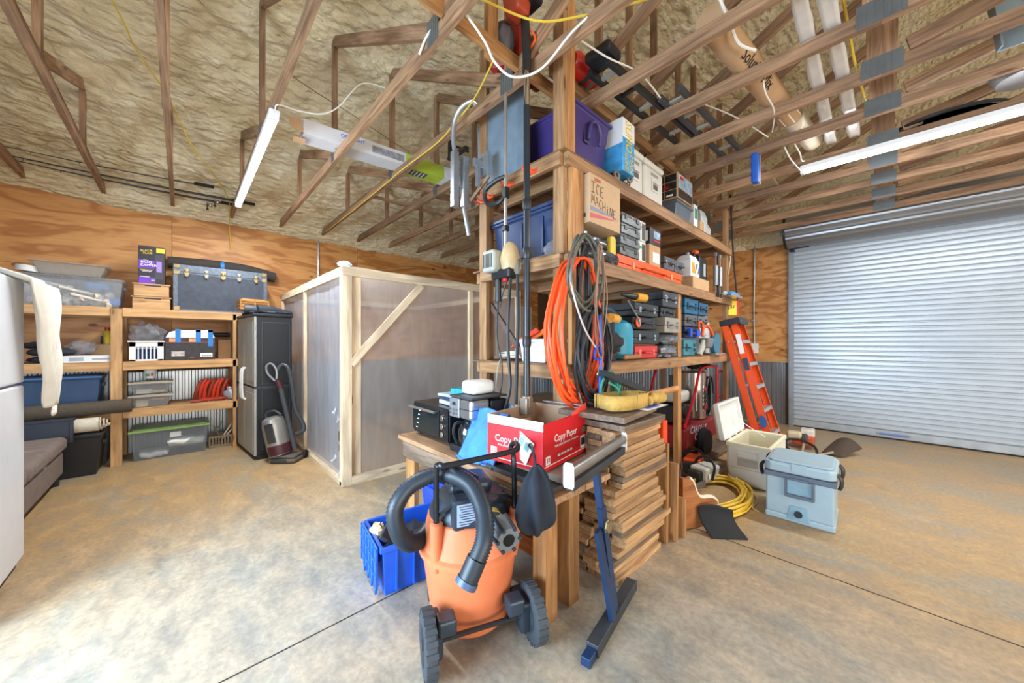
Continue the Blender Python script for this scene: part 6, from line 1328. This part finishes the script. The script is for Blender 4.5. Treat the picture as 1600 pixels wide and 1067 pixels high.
# ================================================================= yellow cord, rope
coil('extension_cord', 'thick coil of yellow extension cord on the floor by the coolers', (3.50, 1.08, .012), .26, .0095, plain('cord_yellow', (226, 186, 60), .45, var=.06), 14, sx=1.75, sy=.95, spread=.07, seed=6)
tag(M().tube(cr([(3.92, .98, .08), (3.96, .98, .02), (3.98, 1.06, .10), (3.93, 1.06, .11), (3.90, 1.0, .10)], 4, True), .005, 6, closed=True).build('tie_rope', plain('rope_tan', (206, 178, 128), .8), smooth=True), 'tan rope tying the yellow cord coil', 'rope')
cord('thin tan rope end trailing to the blue cooler', [(3.97, .93, .02), (3.85, .83, .012), (3.7, .78, .010), (3.55, .78, .012), (3.5, .73, .010)], .005, plain('rope_tan', (206, 178, 128), .8), 'rope', name='rope')
# ================================================================= step ladder, folded and leaning at the end of the shelf
la = T('step_ladder', 'folded bright orange fibreglass step ladder leaning at the end of the tall shelf', 'ladder', (5.52, .93, 0), 0, rx=math.radians(-12), ry=0)
lo = plain('ladder_orange', (232, 84, 26), .4, var=.04); alu = plain('aluminium', (186, 186, 182), .35, .6, .05)
H6 = 1.80
def rail(x0, x1, y, nm='side_rail'):
    p0, p1 = Vector((x0, y, 0)), Vector((x1, y*1.0+.10, H6-.06))
    m = M(); ax = (p1-p0).normalized()
    for (a0, a1, b0, b1) in ((-.004, .004, -.04, .04), (-.004, .022, -.04, -.034), (-.004, .022, .034, .04)):
        s = 1 if x0 < 0 else -1
        m.add([p0+Vector((s*a0, b0, 0)), p0+Vector((s*a1, b0, 0)), p0+Vector((s*a1, b1, 0)), p0+Vector((s*a0, b1, 0)), p1+Vector((s*a0, b0, 0)), p1+Vector((s*a1, b0, 0)), p1+Vector((s*a1, b1, 0)), p1+Vector((s*a0, b1, 0))],
              [(3, 2, 1, 0), (4, 5, 6, 7), (0, 1, 5, 4), (1, 2, 6, 5), (2, 3, 7, 6), (3, 0, 4, 7)])
    return m.build(nm, lo, la)
rail(-.25, -.17, 0); rail(.25, .17, 0); rail(-.29, -.19, .11, 'rear_rail'); rail(.29, .19, .11, 'rear_rail')
for k in range(1, 6):
    z = .30*k; w = .25-.08*z/H6; y = .10*z/H6
    M().box(-w+.004, y-.04, z-.012, w-.004, y+.045, z).box(-w+.004, y-.04, z-.05, w-.004, y-.034, z).build('step', alu, la, bev=.002)
    if k in (1, 3, 5): M().box(-w-.03, y+.11, z-.012, w+.03, y+.13, z+.012).build('rear_brace', alu, la)
for x in (-.25, .25): M().box(x-.025, -.05, 0, x+.025, .045, .03).build('foot', rubber, la, bev=.004)
M().box(-.20, .02, H6-.08, .20, .26, H6).box(-.20, .015, H6-.10, .20, .025, H6-.02).build('top_cap', plain('cap_black', (44, 46, 50), .45), la, bev=.01)
for x in (-.15, -.05, .05, .15): M().cyl((x, .012, H6-.05), (x, .018, H6-.05), .008).build('rivet', steel, la)
for z, h, mt_ in ((1.45, .26, white), (1.18, .16, plain('label_navy', (52, 62, 84), .4))):
    M().box(-.256+.08*z/H6-.002, .1*z/H6-.028, z-h/2, -.254+.08*z/H6-.003, .1*z/H6+.028, z+h/2).build('safety_label', mt_, la)
M().lathe([(0, -.002), (.035, -.002), (.035, .002), (0, .002)], 20, sx=1, sy=2.2, mt=Matrix.Translation((-.2475, .025, .45)) @ Matrix.Rotation(math.pi/2, 4, 'Y') @ Matrix.Rotation(math.pi/2, 4, 'Z')).build('maker_label', plain('label_blue', (50, 90, 170), .5), la)
yt = T('price_card', 'yellow and white card with black handwriting and red edge on top of the ladder', 'card', (5.60, 1.48, 1.80), math.radians(-40))
M().box(-.09, -.02, 0, .09, .02, .2).build('body', yellow, yt, bev=.002); M().box(.06, -.021, 0, .091, .021, .2).build('red_edge', red, yt); text('handwriting', 'Jas', .09, face((-.02, -.0215, .12), '-y', .1), black, yt, shear=.3)
cord('thin black fishing pole leaning at the far end of the tall shelf', [(5.62, 1.50, 3.5), (5.68, 1.48, 2.7), (5.74, 1.44, 1.95)], .010, black, 'pole', name='leaning_pole')
cord('white wire loop hanging from the far end post', [(5.54, 1.52, 2.6), (5.66, 1.60, 2.66), (5.75, 1.58, 2.72), (5.85, 1.56, 2.68), (5.8, 1.56, 2.5), (5.72, 1.56, 2.35)], .007, white, 'wire', name='wire')
# red jack / tools behind the ladder
rt = T('red_floor_jack', 'low red floor jack behind the ladder', 'jack', (6.3, 1.45, 0), -.3)
M().box(-.3, -.12, .04, .25, .12, .16, taper=.02).build('frame', red, rt, bev=.02); M().cyl((-.1, 0, .16), (-.1, 0, .22), .05).build('saddle', dark, rt, smooth=True)
for x in (-.25, .2):
    for y in (-.13, .13): M().cyl((x, y-.02, .045), (x, y+.02, .045), .045).build('wheel', black, rt, smooth=True)
M().tube([(.2, 0, .12), (.5, 0, .5)], .016, 8).build('handle', dark, rt, smooth=True)
tag(M().box(5.50, 1.75, 0, 5.56, 1.80, 1.2).build('white_trim_board', white, bev=.003), 'narrow white trim board standing behind the ladder', 'board')
tag(M().box(6.2, 2.2, 0, 6.7, 2.6, .85).build('dark_crate_stack', dark, bev=.01), 'dark upright box in the shade behind the ladder', 'box')
# ================================================================= trimmer lying on the floor by the door
tf = T('brush_cutter', 'dirty orange and white brush cutter lying on the floor near the roll-up door', 'string trimmer', (6.15, .75, .0), math.radians(5))
M().box(-.14, -.10, .05, .12, .13, .17).build('engine', plain('cutter_orange', (198, 84, 44), .5, var=.3), tf, bev=.02)
M().box(-.16, .03, .12, -.02, .19, .22).build('fuel_tank', plain('tank_cream', (196, 182, 150), .45), tf, bev=.03, seg=3)
M().box(-.05, -.10, .15, .13, .05, .25).build('starter_cover', plain('cover_white', (208, 202, 190), .5, var=.15), tf, bev=.02, seg=3)
M().cyl((-.06, 0, .16), (-.22, .0, .12), .04, .03).build('clutch_housing', dark, tf, smooth=True)
M().tube([(-.2, .0, .12), (-.95, .02, .03)], .014, 8).build('shaft', plain('shaft_dirty', (160, 140, 120), .5), tf, smooth=True)
M().tube(cr([(-.30, .05, .16), (-.34, .17, .14), (-.42, .16, .05), (-.46, .0, .02), (-.42, -.12, .03), (-.32, -.10, .10), (-.28, 0, .14)], 5), .015, 8).build('loop_handle', rubber, tf, smooth=True)
t2 = T('trimmer_head_guard', 'dark brown trimmer guard with shaft end lying beside the brush cutter', 'trimmer guard', (5.95, .45, .0), math.radians(-20))
M().grid(lambda u, v: (-.05+.36*u, -.10+.2*v+.10*u*(v-.5), .02+.10*u*(1-(2*v-1)**2)+.07*u), 12, 10).build('guard', plain('guard_brown', (76, 62, 50), .7), t2, smooth=True, solid=.008)
M().tube([(-.5, .05, .02), (-.02, 0, .045)], .015, 8).build('shaft', plain('shaft_dirty', (160, 140, 120), .5), t2, smooth=True)
lumpy('black_cap', 'small round black cap on the floor behind the blue cooler', 'spool', (5.2, .65, 0), .09, .09, .045, black, 77, .05)  # round black cap, a flattened ball
# ================================================================= pressure washer and saws beneath the shelf
pw = T('pressure_washer', 'dark red hot-water pressure washer with stainless boiler under the tall shelf', 'pressure washer', (4.78, 1.84, 0))
dr = plain('washer_red', (128, 18, 26), .35, var=.1)
M().box(-.62, -.28, .18, .48, .28, .44).build('tank', dr, pw, bev=.03, seg=3)
text('lettering', 'CAROLLY', .12, face((-.22, -.283, .37), '-y', -.08), white, pw, shear=.2); text('lettering', "O' GOLD", .12, face((-.10, -.283, .27), '-y', -.08), white, pw, shear=.2)
M().lathe([(.16, 0), (.16, .58), (.14, .60), (0, .60)], 32, (.10, -.10, .45)).build('boiler', plain('boiler_steel', (176, 166, 156), .2, .9, .05), pw, smooth=True)
M().lathe([(.1615, .10), (.1615, .42)], 10, (.10, -.10, .45)).build('boiler_label', paper, pw)
bpy.data.objects['boiler_label'].scale = (1, 1, 1)
me_ = bpy.data.objects['boiler_label'].data
bm = bmesh.new(); bm.from_mesh(me_)
bmesh.ops.delete(bm, geom=[f for f in bm.faces if not (f.calc_center_median().y < -.20)], context='FACES'); bm.to_mesh(me_); bm.free()
for k, (z, h, mt_) in enumerate(((.83, .03, red), (.60, .06, dr), (.78, .05, black), (.72, .04, black), (.67, .03, black))): decal('label_band', mt_, pw, (.10, -.263, z), '-y', .12, h)
tr_ = plain('washer_tube', (170, 24, 34), .3)
for y in (-.27, .27):
    M().tube(cr([(-.62, y, .44), (-.30, y, .80), (-.1, y, 1.08), (.42, y, 1.10), (.50, y, 1.0), (.50, y, .2)], 6), .017, 8).build('frame_tube', tr_, pw, smooth=True)
M().tube(cr([(.50, -.27, 1.0), (.72, -.27, 1.02), (.80, -.27, .95), (.80, -.27, .72), (.70, -.27, .66), (.5, -.27, .70)], 5), .017, 8).build('push_handle', tr_, pw, smooth=True)
M().box(-.55, -.2, .46, -.2, .2, .66).cyl((-.4, -.22, .6), (-.4, .2, .6), .09).build('engine', plain('engine_dark', (44, 42, 44), .5, .3, .4, nscale=30), pw, bev=.02)
M().box(-.52, -.2, .70, -.24, .1, .84).build('fuel_tank', plain('tank_grey', (186, 186, 178), .4), pw, bev=.04, seg=3)
for y in (-.31,): M().lathe([(.0, -.04), (.09, -.04), (.09, -.045), (.16, -.05), (.19, 0), (.16, .05), (0, .05)], 30, mt=Matrix.Translation((-.12, y, .19)) @ Matrix.Rotation(math.pi/2, 4, 'X')).build('wheel', rubber, pw, smooth=True)
M().lathe([(.0, -.04), (.16, -.05), (.19, 0), (.16, .05), (0, .05)], 30, mt=Matrix.Translation((-.12, .31, .19)) @ Matrix.Rotation(math.pi/2, 4, 'X')).build('wheel', rubber, pw, smooth=True)
coil('hose', 'black high-pressure hose hung in loops on the pressure washer frame', (5.0, 1.56, .72), .15, .011, black, 6, axis='y', cat='hose', sy=1.7, spread=.10, seed=9)
lumpy('black_bag', 'black shiny plastic bag on top of the pressure washer', 'bag', (5.05, 1.72, 1.05), .20, .12, .045, pbg, 81, .5)
bpy.data.objects['black_bag'].location.z = 1.10
def chainsaw(label, loc, rz, body, hm, sc=1):
    o = T('chainsaw', label, 'chainsaw', loc, rz)
    M().box(-.16, -.09, .04, .10, .09, .19, taper=.02).build('body', body, o, bev=.025, seg=3)
    M().box(-.22, -.05, .05, -.14, .07, .16).build('starter_cover', black, o, bev=.015)
    M().tube(cr([(-.08, -.10, .08), (-.06, -.11, .22), (-.02, 0, .27), (.0, .11, .2), (0, .11, .06)], 5), .013, 8).build('front_handle', black, o, smooth=True)
    M().tube(cr([(.08, 0, .17), (.2, 0, .17), (.30, 0, .12), (.29, 0, .06), (.1, 0, .05)], 5), .017, 8).build('rear_handle', hm, o, smooth=True)
    M().prism([(-.60, .075), (-.58, .05), (-.2, .045), (-.2, .105), (-.58, .10)], -.105, -.097, 'y').build('guide_bar', plain('bar_steel', (150, 150, 150), .4, .8), o)
    M().box(-.12, -.0925, .09, -.03, -.0905, .14).build('label', paper, o)
    return o
chainsaw('orange chainsaw with dark red rear handle on the floor under the shelf', (4.06, 1.42, .0), .1, orange, plain('handle_red', (166, 34, 28), .4))
chainsaw('small grey and orange chainsaw in front of the orange one', (3.86, 1.24, 0), math.radians(-12), plain('saw_lightgrey', (196, 196, 184), .45), plain('saw_lightgrey', (196, 196, 184), .45))
oc2 = T('bar_cover', 'orange saw scabbard standing upright beside the narrow leaning boards', 'saw cover', (3.02, 1.32, 0)); M().box(-.05, -.03, .35, .04, .03, .75).box(-.02, -.04, .0, .05, .03, .36).build('cover', plain('hook_orange', (236, 74, 30), .4), oc2, bev=.01)
M().box(-.03, -.045, .30, .02, -.03, .42).build('clip', black, oc2, bev=.004)
cord('purple-grey rope bundle hanging down beside the orange scabbard', [(3.12, 1.26, .36), (3.16, 1.25, .2), (3.12, 1.24, .05), (3.2, 1.25, .03), (3.2, 1.26, .3), (3.12, 1.26, .36)], .02, plain('rope_purple', (90, 66, 84), .8), 'rope', name='rope')
tag(lumber('floor_plank', (4.35, 1.52, .05), (5.45, 1.52, .05), .24, .04, grey_wood('x')), 'weathered plank lying on the floor under the shelf beside the open cooler', 'plank')
# ================================================================= things overhead
lb = T('lamp_carton', 'long white and lime printed lamp carton lying across the trusses, one end torn open', 'box', (.80, 3.60, 3.312), math.radians(-5))
M().box(0, 0, 0, 1.62, .20, .002).box(0, 0, .13, 1.62, .20, .132).box(0, 0, .002, 1.62, .002, .13).box(0, .198, .002, 1.62, .2, .13).box(1.618, 0, 0, 1.62, .2, .13).build('body', plain('lamp_carton', (206, 206, 210), .5, var=.04), lb)
lime = plain('lime', (176, 190, 60), .5)
M().box(.95, -.0015, .0, 1.40, 0, .13).box(.95, 0, -.0015, 1.40, .2, 0).build('print_panel', lime, lb)
M().box(.60, -.0015, .03, .93, 0, .10).build('print_panel', plain('print_greyd', (140, 140, 146), .5, var=.5, nscale=20), lb)
M().box(.98, .04, -.003, 1.22, .16, -.0015).build('print_panel', plain('print_dkgrey', (84, 84, 86), .5), lb)
for x in (1.02, 1.06, 1.10, 1.14, 1.18): M().box(x, .05, -.004, x+.008, .15, -.003).build('print_bar', paper, lb)
text('lettering', 'OR-LIGHT', .05, face((.42, -.002, .09), '-y'), blue, lb); text('lettering', '5000', .045, Matrix.Translation((.32, .1, -.002)) @ Matrix.Rotation(math.pi, 4, 'X'), green, lb)
M().prism([(0, 0), (-.10, .03), (-.12, .10), (-.02, .13)], .0, .002, 'y').box(-.07, .05, -.03, .02, .16, -.026).build('torn_flap', card, lb)
q = T('poster_tube', 'brown cardboard shipping tube with black printing lying across the trusses', 'tube', (2.35, .74, 3.40), math.radians(-6))
M().cyl((0, 0, 0), (1.55, 0, 0), .085, n=28).build('tube', card, q, smooth=True)
text('lettering', 'Solution Mix', .10, Matrix.Translation((.62, -.062, -.062)) @ Matrix.Rotation(math.radians(135), 4, 'X') @ Matrix.Rotation(math.pi, 4, 'Z') @ Matrix.Rotation(math.pi, 4, 'Z'), black, q)
M().lathe([(.0865, 1.36), (.0865, 1.53)], 8, mt=Matrix.Rotation(math.pi/2, 4, 'Y') @ Matrix.Rotation(math.pi*.1, 4, 'Z')).build('label', paper, q)
q = T('white_tube', 'white tube continuing beyond the brown cardboard tube over the trusses', 'tube', (3.9, .56, 3.39), math.radians(-6)); M().cyl((0, 0, 0), (.62, 0, 0), .078, n=28).build('tube', plain('tube_cream', (224, 212, 190), .5), q, smooth=True)
for i, (y, lb_) in enumerate(((.33, 'left'), (.23, 'right'))):
    q = T('wrapped_trim', 'long plastic-wrapped white trim strip over the trusses, %s of the pair' % lb_, 'trim strip', (2.3, y, 3.316), math.radians(0))
    M().grid(lambda u, v: (2.25*u, .075*(v-.5)+.03*u*(.5-i)*2, .03+.008*noise.noise(Vector((u*20, v*3, i)))), 60, 4).build('wrap', plain('wrap_white', (206, 202, 196), .3, var=.08), q, smooth=True, solid=.045)
for i, (x0, y0, L_, lb_) in enumerate(((2.10, 1.28, 1.35, 'black sectional ladder lying over the trusses near the purple tote'), (2.72, 1.05, 1.45, 'second dark ladder section farther along the trusses over the white coolers'))):
    ld_ = T('ladder_section', lb_, 'ladder', (x0, y0, 3.312), math.radians(-3))
    for y in (0, .15): M().box(0, y, 0, L_, y+.03, .05).build('side_rail', black if not i else dark, ld_, bev=.002)
    for k in range(int(L_/.26)): M().box(.12+.26*k, .03, .02, .15+.26*k, .15, .04).build('rung', black if i == 0 and k % 2 else alu, ld_)
tag(M().box(2.05, 1.25, 3.37, 2.22, 1.45, 3.44).build('dark_case', black, bev=.02), 'dark tool body at the near end of the black ladder section overhead', 'tool')
for k in range(8): 
    cdb = M().prism([(-.12, 0), (-.11, 0), (-.11, .06), (.11, .06), (.11, 0), (.12, 0), (.12, .07), (-.12, .07)], 0, .95-.07*k, 'z').build('metal_channel', plain('channel', (150, 170, 184), .35, .75), bev=0)
    cdb.location = (3.66+.012*k, -.60+.006*k, 3.24+.07*k); cdb.rotation_euler = (0, -.10, math.radians(-80)); tag(cdb, 'galvanised channel, %s in the nested bundle at the top right corner' % ('outermost', 'second', 'third', 'fourth', 'fifth', 'sixth', 'seventh', 'innermost')[k], 'metal channel', 'nested metal channels at the top right')
oh = T('dark_hoop', 'dark oval hoop resting over the trusses behind the right tube light', 'hoop', (4.9, -.35, 3.33)); M().tube([(.26*math.cos(a*math.pi/12), .34*math.sin(a*math.pi/12), .02) for a in range(24)], .014, 8, closed=True).build('rim', black, oh, smooth=True); M().lathe([(0, .01), (.25, .01)], 24, sy=1.3).build('net', plain('net_dark', (70, 72, 78), .8), oh)
gp = T('grey_pan', 'round grey pan resting overhead at the right picture edge', 'pan', (4.45, -.72, 3.33)); M().lathe([(0, 0), (.16, 0), (.19, .05), (.19, .09), (.17, .09)], 28).build('body', plain('pan_grey', (150, 152, 156), .4, .3), gp, smooth=True)
bl_ = T('blue_brush', 'blue padded brush hanging under a truss above the far coolers', 'brush', (4.02, .86, 3.17)); M().box(-.05, -.03, -.22, .05, .03, .06).build('pad', plain('brush_blue', (20, 84, 176), .6), bl_, bev=.02, seg=3); M().box(.052, -.03, -.22, .066, .03, .06).build('backing', plain('brush_tan', (190, 140, 100), .6), bl_, bev=.003); M().tube([(0, 0, .05), (0, 0, .16)], .004).build('hanger', black, bl_)
tag(M().box(4.6, .9, 3.32, 5.6, 1.3, 3.36).build('overhead_panel', plain('panel_tan', (150, 130, 106), .7)), 'tan flat panel lying over the trusses beyond the blue brush', 'panel')
# red / orange items over the tall post
ro = T('fuel_can', 'red round-ended fuel can on the runner board right of the tall post', 'fuel can', (2.22, 1.58, 3.48), 0)
M().lathe([(0, -.15), (.06, -.15), (.085, -.11), (.085, .11), (.06, .15), (0, .15)], 22, mt=Matrix.Rotation(math.pi/2, 4, 'Y')).build('body', plain('can_red', (206, 42, 32), .35), ro, smooth=True)
M().lathe([(.086, -.02), (.092, 0), (.086, .02)], 22, mt=Matrix.Rotation(math.pi/2, 4, 'Y')).build('band', dark, ro, smooth=True); M().cyl((.02, 0, .08), (.02, 0, .12), .02).build('cap', black, ro)
rl = T('leaf_blower', 'large dark red blower body above the pole saw engine', 'leaf blower', (1.86, 1.95, 3.42), .4)
M().box(-.2, -.14, 0, .16, .14, .34).build('housing', plain('blower_red', (150, 36, 24), .4, var=.2), rl, bev=.05, seg=3); M().lathe([(.0, -.02), (.08, -.02), (.09, .02), (0, .02)], 20, mt=Matrix.Translation((-.0, -.15, .16)) @ Matrix.Rotation(math.pi/2, 4, 'X')).build('fan_cover', plain('can_red', (206, 42, 32), .35), rl, smooth=True)
M().tube([(.12, 0, .2), (.5, 0, .3)], .05, 12).build('nozzle', plain('blower_red', (150, 36, 24), .4, var=.2), rl, smooth=True)
lumpy('grey_bag', 'grey cloth bag on the truss left of the pole saw engine', 'bag', (1.62, 1.80, 3.38), .07, .06, .13, plain('bag_grey', (96, 92, 96), .9), 91, .3)
# aluminium tree stand hanging on the chord
sa = T('hang_on_seat_frame', 'silver aluminium hang-on frame hooked over a truss left of the tall shelf', 'metal frame', (1.70, 2.35, 3.22))
am = plain('alu_bright', (176, 184, 192), .3, .8, .1)
M().tube([Vector(p)-Vector((1.70, 2.35, 3.22)) for p in cr([(1.72, 2.25, 3.325), (1.675, 2.268, 3.335), (1.604, 2.334, 3.26), (1.585, 2.38, 3.115), (1.618, 2.39, 2.9), (1.656, 2.365, 2.64), (1.727, 2.356, 2.302)], 5)], .020, 8, flat=.7).build('hook_arm', am, sa, smooth=True)
M().box(-.14, -.02, -.72, -.09, .03, -.28).box(-.05, -.03, -.70, -.0, .02, -.30).build('bracket', am, sa, bev=.003)
M().box(-.02, -.13, -.40, .12, -.10, -.34).box(.06, -.19, -.46, .10, -.08, -.28).box(.0, -.14, -.56, .03, -.11, -.40).build('seat_bracket', am, sa, bev=.003)
M().cyl((-.14, 0, -.55), (.03, -.02, -.55), .01).build('bolt', steel, sa); lumber('stay', (.0, -.05, -.66), (.10, -.16, -.46), .03, .02, grey_wood(), sa)
bb_ = T('black_bracket', 'black folding bracket fixed at the end of the lamp carton', 'bracket', (2.0, 3.05, 3.3)); M().box(-.02, -.02, 0, .02, .02, .3).tube([(0, 0, .15), (.08, -.2, .02)], .012).box(-.02, -.28, -.01, .03, .03, .015).build('arm', black, bb_, bev=.003)
# cables strung between the trusses
cw = plain('cable_white', (226, 224, 216), .4, var=.02); cy = plain('cable_yellow', (214, 184, 62), .45)
def sub(l): return l
cord('white cable drooping across the tall post at the top of the picture', [(1.082, 2.002, 3.223), (1.095, 1.921, 3.30), (1.131, 1.819, 3.352), (1.143, 1.67, 3.314), (1.169, 1.619, 3.263), (1.289, 1.602, 3.171), (1.362, 1.602, 3.095), (1.443, 1.526, 3.007), (1.566, 1.41, 3.057), (1.662, 1.252, 3.235), (1.765, 1.086, 3.369)], .007, cw, 'cable', name='cable')
cord('white cable running from the left tube light towards the lamp carton', [(.52, 3.20, 3.19), (.531, 3.15, 3.22), (.69, 3.193, 3.261), (.849, 3.181, 3.306), (.966, 3.14, 3.408), (1.117, 3.066, 3.628), (1.323, 3.01, 3.656)], .005, cw, 'cable', name='cable')
cord('thin brown wire sagging over the lamp carton', [(.622, 3.12, 3.461), (.811, 3.217, 3.48), (1.015, 3.3, 3.50), (1.273, 3.331, 3.46), (1.794, 3.528, 3.47)], .004, plain('wire_brown', (110, 92, 76), .6), 'cable', name='cable')
cord('yellow cable stapled along the truss left of the tall shelf', [(1.70, 6.2, 3.215), (1.69, 4.936, 3.21), (1.69, 3.889, 3.225), (1.69, 3.528, 3.24), (1.68, 2.812, 3.22), (1.66, 2.507, 3.24), (1.60, 2.122, 3.25), (1.515, 1.80, 3.30)], .006, cy, 'cable', name='cable')
cord('yellow cable hanging in the left bays below the foam', [(-.378, 3.921, 3.954), (-.333, 4.153, 3.95), (-.297, 4.394, 3.95), (-.21, 4.587, 3.897), (-.102, 4.759, 3.804), (.08, 5.274, 3.60), (.288, 5.628, 3.47), (.46, 6.1, 3.35), (.50, 6.55, 3.12), (.52, 6.59, 2.8)], .006, cy, 'cable', name='cable')
cord('white cable looping over the trusses above the top shelf', [(1.821, 1.308, 3.31), (2.077, 1.274, 3.325), (2.345, 1.227, 3.36), (2.519, 1.202, 3.34), (2.952, 1.207, 3.34), (3.083, 1.084, 3.40), (3.276, 1.039, 3.44), (3.571, .899, 3.40), (4.012, .76, 3.35)], .006, cw, 'cable', name='cable')
cord('white cable end dangling before the cardboard tube', [(2.20, .66, 3.42), (2.386, .641, 3.333), (2.543, .63, 3.291), (2.68, .573, 3.293)], .009, cw, 'cable', name='cable')
cord('yellow strap hanging among the right trusses', [(2.75, .182, 3.50), (3.1, .164, 3.42), (3.5, .144, 3.36), (4.2, .106, 3.40)], .008, cy, 'strap', name='strap')
cord('white lead running to the right tube light', [(4.108, .669, 3.30), (4.291, .635, 3.20), (4.473, .601, 3.16), (4.60, .6, 3.18)], .006, cw, 'cable', name='cable')
cord('second white lead beside the end of the right tube light', [(4.187, .595, 3.30), (4.30, .562, 3.22), (4.368, .562, 3.185), (4.45, .55, 3.20)], .006, cw, 'cable', name='cable')
cord('white lead hanging in front of the cardboard tube', [(3.016, .598, 3.287), (3.102, .60, 3.234), (3.385, .60, 3.231), (3.752, .68, 3.255)], .005, cw, 'cable', name='cable')
cord('yellow cable over the tall post towards the upper right', [(1.25, 1.62, 3.42), (1.55, 1.45, 3.36), (1.75, 1.25, 3.38), (1.95, 1.0, 3.42), (2.1, .7, 3.42)], .007, cy, 'cable', name='cable')
# small framing pieces seen left of the shelf
tag(lumber('framing_block', (1.72, 4.6, 3.33), (3.3, 4.55, 3.33), .038, .03, truss_wood()), 'short lumber strip lying across the trusses beyond the aluminium frame', 'board')
